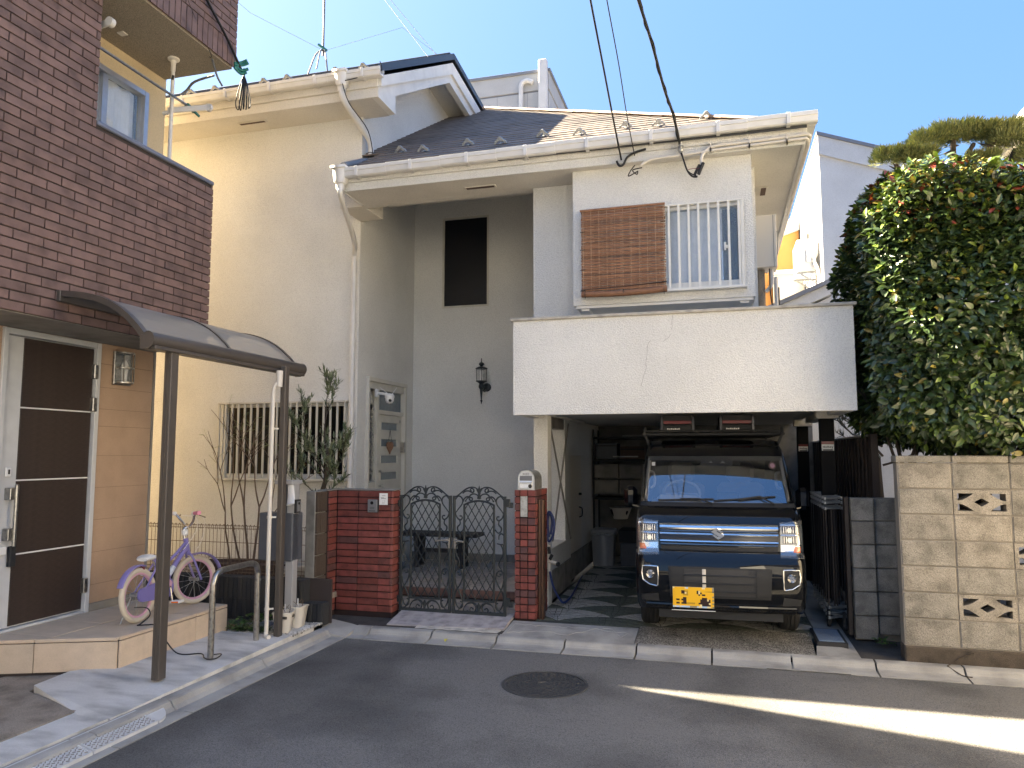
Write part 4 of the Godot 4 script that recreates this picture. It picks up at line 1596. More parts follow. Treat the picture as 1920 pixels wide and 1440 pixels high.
func bricks(h: Node) -> void:
	var tones := shades("tile_brick", 6, 0.13, 0.03)
	var spots := []     # [centre, size, seen]
	var xb := -4.55
	var add := func(x: float, z0: float, z1: float, y0: float, y1: float) -> void:
		var c := v3(x, (y0 + y1) * 0.5, (z0 + z1) * 0.5)
		spots.append([c, v3(0.014, y1 - y0, absf(z1 - z0)), seen(c)])
	var course := 0.0695
	var len := 0.237
	# column and parapet
	for r in 39:
		var y0: float = 2.605 + r * course
		var z := -5.836
		z += 0.0 if r % 2 == 0 else -len * 0.5
		while z < -2.3:
			var a := maxf(z, -5.836)
			var b := z + len - 0.009
			if y0 + 0.06 > 4.15 and b < -4.44:
				z += len
				continue
			if y0 + 0.06 > 4.15:
				a = maxf(a, -4.458)
			if b - a > 0.02 and y0 < 5.26:
				add.call(xb + 0.005, a, b, y0, minf(y0 + course - 0.010, 4.15 if a < -4.46 else 5.26))
			z += len
	# upper box: a soldier course, then stretchers
	var z := -5.836
	while z < -2.3:
		add.call(-4.345, z, z + 0.0605, 5.285, 5.505)
		z += 0.0695
	for r in 20:
		var y0: float = 5.515 + r * course
		z = -5.836 - (len * 0.5 if r % 2 else 0.0)
		while z < -2.3:
			var a := maxf(z, -5.836)
			var b := z + len - 0.009
			if b - a > 0.02:
				add.call(-4.345, a, b, y0, y0 + course - 0.010)
			z += len
	spots.sort_custom(func(p, q): return (p[0].distance_to(v3(0, 1.65, 0)) + (100.0 if p[2] > 1.0 else 0.0)) < (q[0].distance_to(v3(0, 1.65, 0)) + (100.0 if q[2] > 1.0 else 0.0)))
	var rest := []
	for k in tones.size():
		rest.append(st())
	var shared := {}
	for i in spots.size():
		var c: Vector3 = spots[i][0]
		var sz: Vector3 = spots[i][1]
		c.x += rng.randf_range(-0.0012, 0.0012)
		var t := rng.randi() % tones.size()
		if i < 298:
			var key := "%.3f %.3f" % [sz.y, sz.z]
			if not shared.has(key):
				shared[key] = box_mesh(sz, 0.002)
			piece("brick", shared[key], tones[t], h, Transform3D(Basis(), c))
		else:
			bx(rest[t], c, sz, 0.002)
	for t in tones.size():
		var m := part("bricks", rest[t], tones[t], h)
		m.set_meta("kind", "stuff")
	# tile ends at the far corner
	var ends := st()
	for r in 23:
		bb(ends, v3(xb - 0.045, 2.605 + r * course, -5.842), v3(xb + 0.0, 2.605 + r * course + 0.0595, -5.818), 0.002)
	for r in 20:
		bb(ends, v3(-4.39, 5.515 + r * course, -5.842), v3(-4.352, 5.515 + r * course + 0.0595, -5.818), 0.002)
	var e := part("brick_ends", ends, tones[3], h)
	e.set_meta("kind", "stuff")


func brown_door(h: Node, x: float) -> void:
	var s := st()
	bb(s, v3(x - 0.08, 0.335, -5.19), v3(x + 0.025, 2.59, -5.145), 0.004)
	bb(s, v3(x - 0.08, 0.335, -4.32), v3(x + 0.025, 2.59, -4.28), 0.004)
	bb(s, v3(x - 0.08, 2.545, -5.144), v3(x + 0.024, 2.59, -4.321), 0.004)
	bb(s, v3(x - 0.08, 0.335, -5.144), v3(x + 0.02, 0.355, -4.321), 0.003)
	part("door_frame", s, M.silver_paint, h)
	s = st()
	bb(s, v3(x - 0.06, 0.36, -5.14), v3(x - 0.012, 2.54, -4.325), 0.003)
	var d := part("door", s, M.silver_paint, h)
	for yy in [[0.37, 0.888], [0.900, 1.441], [1.453, 1.992], [2.004, 2.533]]:
		s = st()
		bb(s, v3(x - 0.02, yy[0], -5.135), v3(x - 0.004, yy[1], -4.475), 0.002)
		part("door_panel", s, M.brown_door, d)
	for y in [0.889, 1.442, 1.993]:
		s = st()
		bb(s, v3(x - 0.02, y, -5.136), v3(x - 0.002, y + 0.010, -4.474))
		part("door_strip", s, M.white_plastic, d)
	s = st()
	for y in [1.35, 1.05]:
		bb(s, v3(x - 0.012, y - 0.045, -4.43), v3(x + 0.05, y + 0.045, -4.385), 0.004)
	bb(s, v3(x + 0.035, 0.96, -4.45), v3(x + 0.062, 1.42, -4.425), 0.006)
	part("door_pull", s, M.satin_steel, d)
	s = st()
	bb(s, v3(x - 0.012, 1.475, -4.42), v3(x + 0.008, 1.545, -4.375), 0.006)
	bb(s, v3(x - 0.012, 0.90, -4.42), v3(x + 0.008, 0.96, -4.36), 0.006)
	part("door_lock", s, M.white_plastic, d)
	s = st()
	bb(s, v3(x + 0.008, 1.495, -4.405), v3(x + 0.011, 1.53, -4.39))
	part("key_hole", s, M.soft_black, d)
	s = st()
	bb(s, v3(x - 0.004, 0.81, -4.48), v3(x + 0.03, 0.96, -4.43), 0.004)
	tube(s, spline([v3(x + 0.03, 1.05, -4.42), v3(x + 0.04, 0.99, -4.43), v3(x + 0.02, 0.95, -4.45)], 4), 0.004, 5)
	part("smart_lock", s, M.soft_black, d)
	for y in [2.06, 2.34, 0.56]:
		s = st()
		bb(s, v3(x - 0.012, y - 0.06, -5.165), v3(x + 0.03, y + 0.06, -5.12), 0.005)
		part("hinge", s, M.satin_steel, d)


func step(h: Node) -> void:
	# tiled doorstep with a splayed corner
	var out := [[xstep(0), -2.2], [-5.02, -4.22], [-4.72, -4.345], [-4.20, -4.56], [-4.20, -5.78], [-5.10, -5.78], [-5.10, -2.2]]
	var s := st()
	sheet(s, out, flat_y(0.315), 0.29)
	var d := part("doorstep", s, M.joint_dark, h)
	var poly := PackedVector2Array()
	for p in out:
		poly.append(Vector2(p[0] + 0.002, p[1]))
	var tones := shades("step_tile", 4, 0.06, 0.02)
	# top tiles: two rows along the edge
	var cuts := [[-4.20, -4.645], [-4.65, -5.10]]
	for c in cuts:
		var z := -5.78
		while z < -2.3:
			var cell := PackedVector2Array([Vector2(c[1] + 0.002, z + 0.002), Vector2(c[0] - 0.002, z + 0.002), Vector2(c[0] - 0.002, z + 0.443), Vector2(c[1] + 0.002, z + 0.443)])
			for q in Geometry2D.intersect_polygons(cell, poly):
				var arr := []
				for p in q:
					arr.append([p.x, p.y])
				s = st()
				sheet(s, arr, flat_y(0.335), 0.022)
				part("step_tile", s, tones[rng.randi() % 4], d)
			z += 0.447
	# riser tiles round the edge
	var side := shades("step_side", 4, 0.06, 0.02)
	for k in range(0, 4):
		var a := v3(out[k][0], 0, out[k][1])
		var b := v3(out[k + 1][0], 0, out[k + 1][1])
		var n := maxi(1, int(round(a.distance_to(b) / 0.44)))
		var o := (b - a).normalized().cross(Vector3.UP) * -0.006
		for i in n:
			var p := a.lerp(b, (i + 0.006) / n) - o
			var q := a.lerp(b, (i + 0.994) / n) - o
			s = st()
			bar(s, p + v3(0, 0.205, 0), q + v3(0, 0.205, 0), 0.014, 0.20, Vector3.UP, 0.002)
			part("riser_tile", s, side[rng.randi() % 4], d)
			s = st()
			bar(s, p + v3(0, 0.3225, 0), q + v3(0, 0.3225, 0), 0.017, 0.024, Vector3.UP, 0.004)
			part("nosing_tile", s, side[rng.randi() % 4], d)


func xstep(_k: int) -> float:
	return -5.06


func laundry(h: Node, xs: float) -> void:
	var l := thing("laundry_pole", "white tension pole with arms and a drying rod on the brick balcony", "laundry pole", v3(-4.76, 4.19, -5.50))
	var s := st()
	tube(s, [v3(-4.76, 4.10, -5.50), v3(-4.76, 5.20, -5.50)], 0.017, 12)
	tube(s, [v3(-4.76, 5.15, -5.50), v3(-4.76, 5.22, -5.50)], 0.021, 12)
	lathe(s, v3(-4.76, 5.215, -5.50), [Vector2(0.022, 0), Vector2(0.026, 0.03), Vector2(0.052, 0.042), Vector2(0.052, 0.056)], 16)
	part("pole", s, M.cream_plastic, l)
	s = st()
	tube(s, [v3(-4.755, 5.06, -5.49), v3(-4.743, 5.10, -5.485)], 0.011, 8)
	part("pole_slot", s, M.soft_black, l)
	s = st()
	bar(s, v3(-4.80, 4.78, -5.50), v3(-4.46, 4.82, -5.62), 0.012, 0.055, Vector3.UP, 0.004)
	tube(s, [v3(-4.46, 4.82, -5.612), v3(-4.46, 4.82, -5.640)], 0.036, 14)
	tube(s, [v3(-4.80, 4.76, -5.50), v3(-4.84, 4.75, -5.49)], 0.02, 10)
	part("rod_arm", s, M.cream_plastic, l)
	s = st()
	bar(s, v3(-4.80, 4.98, -4.52), v3(-4.54, 5.02, -4.53), 0.014, 0.06, Vector3.UP, 0.004)
	tube(s, [v3(-4.53, 5.02, -4.51), v3(-4.53, 5.02, -4.55)], 0.038, 14)
	part("rod_arm", s, M.cream_plastic, l)
	s = st()
	tube(s, [v3(-4.68, 4.87, -4.50), v3(-4.68, 4.86, -5.66)], 0.0125, 10)
	part("drying_rod", s, M.satin_steel, l)
	s = st()
	tube(s, [v3(-4.68, 4.858, -5.60), v3(-4.67, 4.84, -5.68)], [0.028, 0.020], 10)
	tube(s, [v3(-4.68, 4.858, -5.66), v3(-4.65, 4.81, -5.74)], [0.014, 0.012], 8)
	part("rod_end", s, M.teal_plastic, l)


# ---------------------------------------------------------------- the lean-to porch roof
func porch_canopy() -> void:
	var c := thing("porch_canopy", "lean-to porch canopy with curved smoky panels on two brown posts", "canopy", v3(-3.74, 0.12, -4.43))
	# cross-section of the roof from the wall outwards, (x, y)
	var prof := []
	for k in 11:
		var t := k / 10.0
		prof.append(Vector2(lerpf(-4.535, -3.77, t), 2.79 - 0.065 * t - 0.285 * t * t * t))
	var rib := func(z: float, w: float, m: Material, called: String) -> void:
		var t := st()
		var o := PackedVector2Array()
		for k in 11:
			o.append(prof[k] + Vector2(0.006 * k / 10.0, 0.021))
		for k in 11:
			o.append(prof[10 - k] - Vector2(0.012 * (10 - k) / 10.0, 0.021))
		prism(t, o, v3(0, 0, z - w * 0.5), Vector3.RIGHT, Vector3.UP, w)
		part(called, t, m, c)
	rib.call(-4.22, 0.05, M.canopy_brown, "rafter")
	rib.call(-5.16, 0.026, M.canopy_brown, "rafter")
	rib.call(-6.10, 0.03, M.canopy_brown, "rafter")
	var zz := [-4.245, -5.148, -5.172, -6.085]
	for i in 2:
		var s := st()
		for k in 10:
			var a: Vector2 = prof[k]
			var b: Vector2 = prof[k + 1]
			quad(s, v3(a.x, a.y + 0.012, zz[i * 2]), v3(b.x, b.y + 0.012, zz[i * 2]), v3(b.x, b.y + 0.012, zz[i * 2 + 1]), v3(a.x, a.y + 0.012, zz[i * 2 + 1]))
			quad(s, v3(a.x, a.y + 0.009, zz[i * 2 + 1]), v3(b.x, b.y + 0.009, zz[i * 2 + 1]), v3(b.x, b.y + 0.009, zz[i * 2]), v3(a.x, a.y + 0.009, zz[i * 2]))
		part("roof_panel", s, M.polycarbonate, c)
	var s := st()
	bb(s, v3(-4.545, 2.73, -6.11), v3(-4.505, 2.81, -4.19), 0.004)
	part("wall_plate", s, M.canopy_brown, c)
	s = st()
	tube(s, [v3(-3.735, 2.425, -4.20), v3(-3.735, 2.425, -6.13)], 0.055, 18, true, 0.9)
	bb(s, v3(-3.79, 2.36, -6.12), v3(-3.69, 2.385, -4.21), 0.004)
	part("front_beam", s, M.canopy_brown, c)
	for z in [-4.20, -6.14]:
		s = st()
		tube(s, [v3(-3.735, 2.425, z), v3(-3.735, 2.425, z + 0.014)], 0.058, 18, true, 0.9)
		bb(s, v3(-3.80, 2.358, z), v3(-3.735, 2.46, z + 0.013), 0.004)
		part("end_cap", s, M.canopy_brown, c)
	for p in [[-3.742, -4.435, 0.062, 0.075], [-3.63, -5.70, 0.05, 0.06]]:
		s = st()
		bb(s, v3(p[0] - p[2] * 0.5, 0.11, p[1] - p[3] * 0.5), v3(p[0] + p[2] * 0.5, 2.40, p[1] + p[3] * 0.5), 0.004)
		for dx in [-0.010, 0.010]:
			bb(s, v3(p[0] + dx - 0.004, 0.12, p[1] + p[3] * 0.5 - 0.001), v3(p[0] + dx + 0.004, 2.39, p[1] + p[3] * 0.5 + 0.003))
		part("post", s, M.canopy_brown, c)
	s = st()
	tube(s, spline([v3(-3.645, 2.36, -5.64), v3(-3.65, 2.27, -5.635), v3(-3.68, 2.22, -5.62), v3(-3.69, 2.16, -5.62)], 4) + [v3(-3.69, 1.0, -5.62), v3(-3.69, 0.20, -5.62)] + spline([v3(-3.69, 0.17, -5.62), v3(-3.685, 0.135, -5.61), v3(-3.64, 0.13, -5.585)], 4), 0.018, 10)
	var dp := part("downpipe", s, M.cream_plastic, c)
	s = st()
	lathe(s, v3(-3.645, 2.22, -5.64), [Vector2(0.026, 0), Vector2(0.029, 0.14)], 10)
	for y in [0.34, 1.10, 1.85]:
		lathe(s, v3(-3.69, y, -5.62), [Vector2(0.021, 0), Vector2(0.021, 0.022)], 10)
		bar(s, v3(-3.69, y + 0.011, -5.62), v3(-3.645, y + 0.011, -5.65), 0.012, 0.014)
	part("pipe_clip", s, M.cream_plastic, dp)


# ---------------------------------------------------------------- bicycle
func wheel(root: Node, c: Vector3, r: float, steer: float, rim: Material) -> void:
	var keep := X
	# the wheel turns about its own z axis; X carries the bicycle's frame
	X = keep * Transform3D(Basis(Vector3.UP, steer), c)
	var s := st()
	var ring := []
	for k in 37:
		ring.append(v3(cos(TAU * k / 36.0), sin(TAU * k / 36.0), 0) * (r - 0.021))
	tube(s, ring, 0.021, 10, false, 1.0, Vector3(0, 0, 1))
	var t := part("tyre", s, M.cream_tyre, root)
	s = st()
	ring = []
	for k in 37:
		ring.append(v3(cos(TAU * k / 36.0), sin(TAU * k / 36.0), 0) * (r - 0.045))
	tube(s, ring, 0.011, 8, false, 1.2, Vector3(0, 0, 1))
	part("rim", s, rim, t)
	s = st()
	for k in 16:
		var a := TAU * k / 16.0
		var z := 0.025 if k % 2 else -0.025
		var b := a + (0.35 if k % 4 < 2 else -0.35)
		tube(s, [v3(cos(b) * 0.018, sin(b) * 0.018, z), v3(cos(a) * (r - 0.05), sin(a) * (r - 0.05), 0)], 0.0016, 4, false)
	var sp := part("spokes", s, M.galvanised, t)
	sp.set_meta("kind", "stuff")
	s = st()
	tube(s, [v3(0, 0, -0.05), v3(0, 0, 0.05)], 0.014, 10)
	tube(s, [v3(0, 0, -0.06), v3(0, 0, -0.05)], 0.02, 10)
	part("hub", s, M.galvanised, t)
	X = keep


func bicycle() -> void:
	var b := thing("bicycle", "small lilac child's bicycle with cream tyres standing on the tiled doorstep", "bicycle", v3(-4.44, 0.336, -5.35))
	# local frame: x forwards, y up, z to the rider's right; leaning a little
	var fwd := v3(-0.10, 0.0, -1.0).normalized()
	var up := v3(-0.05, 1.0, 0.0).normalized()
	up = (up - fwd * up.dot(fwd)).normalized()
	X = Transform3D(Basis(fwd, up, fwd.cross(up)), v3(-4.405, 0.336, -4.97))
	var r := 0.21
	var steer := -0.42
	var fc := v3(0.755, r, 0)
	wheel(b, v3(0, r, 0), r, 0.0, M.pale_pink)
	wheel(b, fc, r, steer, M.pale_pink)
	var bb_ := v3(0.30, 0.215, 0)
	var head_t := v3(0.63, 0.56, 0)
	var head_b := v3(0.66, 0.44, 0)
	var seat_t := v3(0.20, 0.46, 0)
	var s := st()
	tube(s, [head_t - v3(0.004, -0.02, 0), head_b], 0.022, 12)
	tube(s, spline([v3(0.645, 0.50, 0), v3(0.50, 0.40, 0), bb_ + v3(0.02, 0.02, 0)], 4), [0.020, 0.020, 0.021, 0.022, 0.022, 0.022, 0.022, 0.022, 0.022], 12)
	tube(s, spline([v3(0.632, 0.545, 0), v3(0.46, 0.45, 0), v3(0.25, 0.37, 0)], 4), 0.014, 10)
	tube(s, [bb_, seat_t], 0.016, 10)
	for z in [-0.045, 0.045]:
		tube(s, [v3(0.0, r, z), bb_ + v3(-0.04, 0, z * 0.6)], 0.009, 8)
		tube(s, [v3(0.0, r, z), v3(0.22, 0.42, z * 0.5)], 0.008, 8)
	var f := part("frame", s, M.lilac, b)
	s = st()
	tube(s, [v3(0.45, 0.36, 0.001), v3(0.38, 0.30, 0.001)], 0.0225, 12)
	part("frame_decal", s, M.curtain, f)
	# fork, stem and bar turn with the wheel
	var keep := X
	X = keep * Transform3D(Basis(Vector3.UP, steer), Vector3(head_b.x, 0, 0))
	s = st()
	for z in [-0.05, 0.05]:
		tube(s, spline([v3(0.0, 0.45, z * 0.5), v3(0.02, 0.40, z), v3(0.06, 0.30, z), v3(0.095, 0.21, z)], 4), 0.010, 8)
	tube(s, [v3(0, 0.44, -0.03), v3(0, 0.44, 0.03)], 0.012, 8)
	part("fork", s, M.lilac, b)
	s = st()
	tube(s, [v3(-0.03, 0.56, 0), v3(-0.045, 0.66, 0)], 0.012, 10)
	tube(s, [v3(-0.045, 0.655, 0), v3(-0.015, 0.67, 0)], 0.016, 10)
	tube(s, spline([v3(-0.06, 0.80, -0.24), v3(-0.03, 0.79, -0.15), v3(-0.005, 0.72, -0.08), v3(-0.01, 0.675, 0), v3(-0.005, 0.72, 0.08), v3(-0.03, 0.79, 0.15), v3(-0.06, 0.80, 0.24)], 5), 0.0105, 8)
	tube(s, [v3(0.02, 0.775, 0.14), v3(0.03, 0.755, 0.21)], 0.005, 6)
	tube(s, [v3(0.02, 0.775, -0.14), v3(0.03, 0.755, -0.21)], 0.005, 6)
	var hb := part("handlebar", s, M.chrome, b)
	s = st()
	tube(s, [v3(-0.035, 0.792, 0.13), v3(-0.04, 0.795, 0.155)], 0.018, 8)
	tube(s, [v3(-0.035, 0.792, -0.13), v3(-0.04, 0.795, -0.155)], 0.018, 8)
	bx(s, v3(-0.03, 0.63, 0.0), v3(0.05, 0.06, 0.05), 0.012)
	part("bar_clamp", s, M.white_plastic, hb)
	for z in [-1.0, 1.0]:
		s = st()
		tube(s, [v3(-0.043, 0.796, z * 0.165), v3(-0.065, 0.80, z * 0.265)], [0.016, 0.018], 10)
		part("grip", s, M.pink, hb)
	s = st()
	tube(s, spline([v3(0.03, 0.77, 0.15), v3(0.10, 0.70, 0.10), v3(0.10, 0.55, 0.05), v3(0.04, 0.45, 0.04)], 5), 0.003, 5)
	tube(s, spline([v3(0.03, 0.77, -0.15), v3(0.12, 0.74, -0.06), v3(0.06, 0.62, 0.02), v3(-0.1, 0.45, 0.03)], 5), 0.003, 5)
	part("brake_cable", s, M.white_plastic, hb)
	s = st()
	var arc := []
	for k in 13:
		var a := lerpf(0.05, 1.75, k / 12.0)
		arc.append(v3(0.095 + cos(a) * (r + 0.016), r + sin(a) * (r + 0.016), 0))
	tube(s, arc, 0.030, 8, true, 0.3, Vector3(0, 1, 0.001))
	part("front_mudguard", s, M.lilac, b)
	X = keep
	s = st()
	arc = []
	for k in 10:
		var a := lerpf(1.25, 2.75, k / 9.0)
		arc.append(v3(cos(a) * (r + 0.016), r + sin(a) * (r + 0.016), 0))
	tube(s, arc, 0.028, 8, true, 0.3, Vector3(0, 1, 0.001))
	part("rear_mudguard", s, M.lilac, b)
	s = st()
	tube(s, spline([v3(0.05, 0.475, 0), v3(0.10, 0.487, 0), v3(0.17, 0.48, 0), v3(0.27, 0.475, 0), v3(0.31, 0.47, 0)], 3), [0.045, 0.062, 0.07, 0.072, 0.07, 0.062, 0.05, 0.038, 0.028, 0.022, 0.02, 0.016, 0.008], 12, true, 0.35, Vector3(0, 1, 0.001))
	part("saddle", s, M.white_plastic, b)
	s = st()
	tube(s, [seat_t - v3(-0.01, 0.05, 0), seat_t + v3(-0.01, 0.02, 0)], 0.011, 8)
	part("seat_post", s, M.chrome, b)
	s = st()
	var guard := PackedVector2Array()
	for k in 15:
		var a := PI * 0.5 + PI * k / 14.0
		guard.append(Vector2(cos(a) * 0.052 - 0.005, r + sin(a) * 0.052))
	for k in 15:
		var a := -PI * 0.5 + PI * k / 14.0
		guard.append(Vector2(0.30 + cos(a) * 0.08, 0.215 + sin(a) * 0.08))
	prism(s, guard, v3(0, 0, 0.035), Vector3.RIGHT, Vector3.UP, 0.018)
	var cg := part("chain_guard", s, M.lilac, b)
	s = st()
	prism(s, PackedVector2Array([Vector2(0.26, 0.24), Vector2(0.33, 0.19), Vector2(0.36, 0.25), Vector2(0.31, 0.285)]), v3(0, 0, 0.0535), Vector3.RIGHT, Vector3.UP, 0.003)
	part("guard_decal", s, M.pale_pink, cg)
	s = st()
	tube(s, [v3(0.30, 0.215, -0.07), v3(0.30, 0.215, 0.075)], 0.012, 8)
	tube(s, [v3(0.30, 0.215, 0.075), v3(0.31, 0.105, 0.085)], 0.009, 8)
	tube(s, [v3(0.30, 0.215, -0.07), v3(0.29, 0.325, -0.08)], 0.009, 8)
	part("crank", s, M.chrome, b)
	s = st()
	bx(s, v3(0.31, 0.10, 0.13), v3(0.07, 0.018, 0.085), 0.004)
	bx(s, v3(0.29, 0.33, -0.125), v3(0.07, 0.018, 0.085), 0.004)
	var pd := part("pedal", s, M.white_plastic, b)
	s = st()
	bx(s, v3(0.274, 0.10, 0.13), v3(0.003, 0.014, 0.06))
	part("pedal_reflector", s, M.amber, pd)
	s = st()
	tube(s, [v3(0.06, 0.40, 0.0), v3(0.035, 0.405, 0.0)], 0.02, 10)
	part("rear_reflector", s, M.red_plastic, b)
	s = st()
	tube(s, [v3(0.0, 0.21, -0.05), v3(-0.07, 0.005, -0.10)], 0.006, 6)
	part("kickstand", s, M.galvanised, b)
	X = Transform3D.IDENTITY
	# cable lock from the rear wheel to the steel hoop
	var l := st()
	var pts := [v3(-4.40, 0.46, -4.92), v3(-4.37, 0.44, -5.02), v3(-4.33, 0.39, -5.01), v3(-4.33, 0.345, -4.92), v3(-4.31, 0.345, -4.86), v3(-4.26, 0.343, -4.90), v3(-4.19, 0.335, -4.92), v3(-4.12, 0.22, -4.95), v3(-4.02, 0.128, -4.97), v3(-3.86, 0.127, -5.02), v3(-3.76, 0.127, -4.93), v3(-3.70, 0.127, -4.90), v3(-3.66, 0.127, -4.94), v3(-3.70, 0.128, -5.05), v3(-3.76, 0.128, -5.0)]
	tube(l, spline(pts, 6), 0.005, 6)
	single("cable_lock", l, M.wire_black, v3(-4.30, 0.34, -4.88), "black cable lock looping from the bicycle's rear wheel to the steel hoop", "cable lock")


# ---------------------------------------------------------------- planting strip, fence, post box column
func left_garden() -> void:
	var hp := thing("steel_hoop", "brushed steel hoop barrier standing on the concrete slab", "barrier", v3(-3.72, 0.12, -5.23))
	var s := st()
	tube(s, [v3(-3.72, 0.115, -4.95), v3(-3.72, 0.60, -4.95)] + spline([v3(-3.72, 0.66, -4.952), v3(-3.72, 0.73, -4.985), v3(-3.72, 0.755, -5.06)], 5) + spline([v3(-3.72, 0.755, -5.40), v3(-3.72, 0.735, -5.49), v3(-3.72, 0.66, -5.52)], 5) + [v3(-3.72, 0.115, -5.525)], 0.023, 14)
	part("hoop", s, M.satin_steel, hp)
	s = st()
	tube(s, [v3(-3.72, 0.60, -5.525), v3(-3.72, 0.615, -5.525)], 0.0245, 14)
	part("hoop_band", s, M.galvanised, hp)
	# dark ribbed block kerb of the planting bed
	var bed := thing("planter_wall", "low wall of dark ribbed stone blocks under the mesh fence", "wall", v3(-4.4, 0.1, -6.28))
	var blk := st()
	for k in 8:
		bb(blk, v3(-0.195 + k * 0.049, -0.10, -0.06), v3(-0.195 + k * 0.049 + 0.040, 0.10, 0.055 + 0.006 * (k % 3)), 0.004)
	bb(blk, v3(-0.197, -0.099, -0.07), v3(0.197, 0.099, 0.045))
	var bm := blk.commit()
	var tones := shades("dark_stone", 3, 0.15, 0.02)
	for j in 2:
		for k in 6:
			piece("block", bm, tones[rng.randi() % 3], bed, Transform3D(Basis(), v3(-3.72 - k * 0.398 - (0.2 if j else 0.0), 0.185 + j * 0.2, -6.30)))
	s = st()
	bb(s, v3(-6.3, 0.09, -6.38), v3(-3.5, 0.485, -6.36))
	part("wall_core", s, M.joint_dark, bed)
	mesh_fence()
	letter_column()
	# flower pots
	for p in [[-3.66, -6.03, 0.16, 0.0, "cream flower pot with bare stems and a plant tag beside the stone wall"], [-3.66, -5.83, 0.15, 0.3, "cream flower pot half hidden behind the brown canopy post"]]:
		var pot := thing("flower_pot", p[4], "flower pot", v3(p[0], 0.10, p[1]), "cream flower pots on the gravel")
		s = st()
		X = Transform3D(Basis(Vector3.UP, PI / 4 + p[3]), v3(p[0], 0.10, p[1]))
		lathe(s, Vector3.ZERO, [Vector2(0.07, 0.0), Vector2(0.105, p[2] + 0.03), Vector2(0.112, p[2] + 0.032), Vector2(0.112, p[2] + 0.045), Vector2(0.10, p[2] + 0.045), Vector2(0.095, p[2] + 0.02)], 4, false)
		X = Transform3D.IDENTITY
		part("pot", s, M.cream_plastic, pot)
		s = st()
		bb(s, v3(p[0] - 0.066, 0.10 + p[2] - 0.01, p[1] - 0.066), v3(p[0] + 0.066, 0.10 + p[2] + 0.012, p[1] + 0.066))
		part("potting_soil", s, M.earth, pot)
		s = st()
		for k in 7:
			var a := k * 0.9
			tube(s, spline([v3(p[0] + 0.03 * cos(a), 0.1 + p[2], p[1] + 0.03 * sin(a)), v3(p[0] + 0.06 * cos(a), 0.1 + p[2] + 0.05, p[1] + 0.05 * sin(a)), v3(p[0] + 0.05 * cos(a + 0.6), 0.1 + p[2] + 0.09, p[1] + 0.06 * sin(a + 0.5))], 3), 0.002, 4)
		part("dry_stem", s, M.twig, pot)
		s = st()
		bb(s, v3(p[0] + 0.02, 0.1 + p[2], p[1] + 0.02), v3(p[0] + 0.032, 0.1 + p[2] + 0.11, p[1] + 0.024), 0.001)
		part("plant_tag", s, M.white_plastic, pot)
	# gravel and pebbles
	var mm := MultiMesh.new()
	mm.transform_format = MultiMesh.TRANSFORM_3D
	mm.use_colors = true
	var ps := st()
	lathe(ps, Vector3.ZERO, [Vector2(0.0, -0.5), Vector2(0.42, -0.28), Vector2(0.5, 0.05), Vector2(0.32, 0.42), Vector2(0.0, 0.5)], 6)
	mm.mesh = ps.commit()
	var spots := []
	for k in 3800:
		var x := rng.randf_range(-4.18, -3.53)
		var z := rng.randf_range(-6.26, -5.74)
		if x < -3.95 and z > -5.9 and rng.randf() < 0.5:
			continue
		spots.append([x, z])
	mm.instance_count = spots.size()
	for k in spots.size():
		var sz := rng.randf_range(0.010, 0.024)
		var bas := Basis.from_euler(Vector3(rng.randf() * TAU, rng.randf() * TAU, rng.randf() * TAU)) * Basis.from_scale(Vector3(sz * 1.3, sz * 0.7, sz))
		mm.set_instance_transform(k, Transform3D(bas, v3(spots[k][0], 0.104 + rng.randf() * 0.008, spots[k][1])))
		var g := rng.randf_range(0.35, 1.35)
		mm.set_instance_color(k, Color(g, g * 0.98, g * 0.95))
	var mmi := MultiMeshInstance3D.new()
	mmi.multimesh = mm
	mmi.material_override = M.pebble
	mmi.name = "gravel"
	add_child(mmi)
	mmi.set_meta("label", "grey and white pebbles spread in the strip before the dark block wall")
	mmi.set_meta("category", "gravel")
	mmi.set_meta("kind", "stuff")
	s = st()
	lathe(s, v3(-4.02, 0.10, -6.02), [Vector2(0.12, 0.0), Vector2(0.125, 0.018), Vector2(0.11, 0.026), Vector2(0.0, 0.028)], 20)
	single("inspection_lid", s, M.grey_plastic, v3(-4.02, 0.10, -6.02), "round grey inspection lid set in the pebbles", "lid")
	# small leafy weeds by the step and on the slab's edge
	weeds("low green leafy clump beside the tiled doorstep", v3(-4.10, 0.12, -5.85), 0.17, 70, 0.035)
	weeds("low green herb clump behind the dark block wall's foot", v3(-4.14, 0.10, -6.15), 0.15, 60, 0.05)
	var ground_cover := MultiMesh.new()
	ground_cover.transform_format = MultiMesh.TRANSFORM_3D
	ground_cover.use_colors = true
	ground_cover.mesh = leaf_mesh(1.0, 0.55, 0.1)
	ground_cover.instance_count = 900
	for k in 900:
		var x := rng.randf_range(-4.18, -3.78)
		var z := -5.76 - absf(rng.randfn(0.0, 0.06))
		var b := Basis.from_euler(Vector3(rng.randf_range(-0.9, 0.2), rng.randf() * TAU, rng.randf_range(-0.4, 0.4)), EULER_ORDER_YXZ).scaled(Vector3.ONE * rng.randf_range(0.012, 0.026))
		ground_cover.set_instance_transform(k, Transform3D(b, v3(x, 0.115 + rng.randf() * 0.035, z)))
		var g := rng.randf_range(0.6, 1.3)
		ground_cover.set_instance_color(k, Color(0.05 * g, 0.085 * g, 0.02 * g))
	var gi := MultiMeshInstance3D.new()
	gi.multimesh = ground_cover
	gi.material_override = M.leaf
	gi.name = "ground_cover"
	add_child(gi)
	gi.set_meta("label", "creeping green ground cover along the slab's back edge")
	gi.set_meta("category", "ground cover")
	gi.set_meta("kind", "stuff")
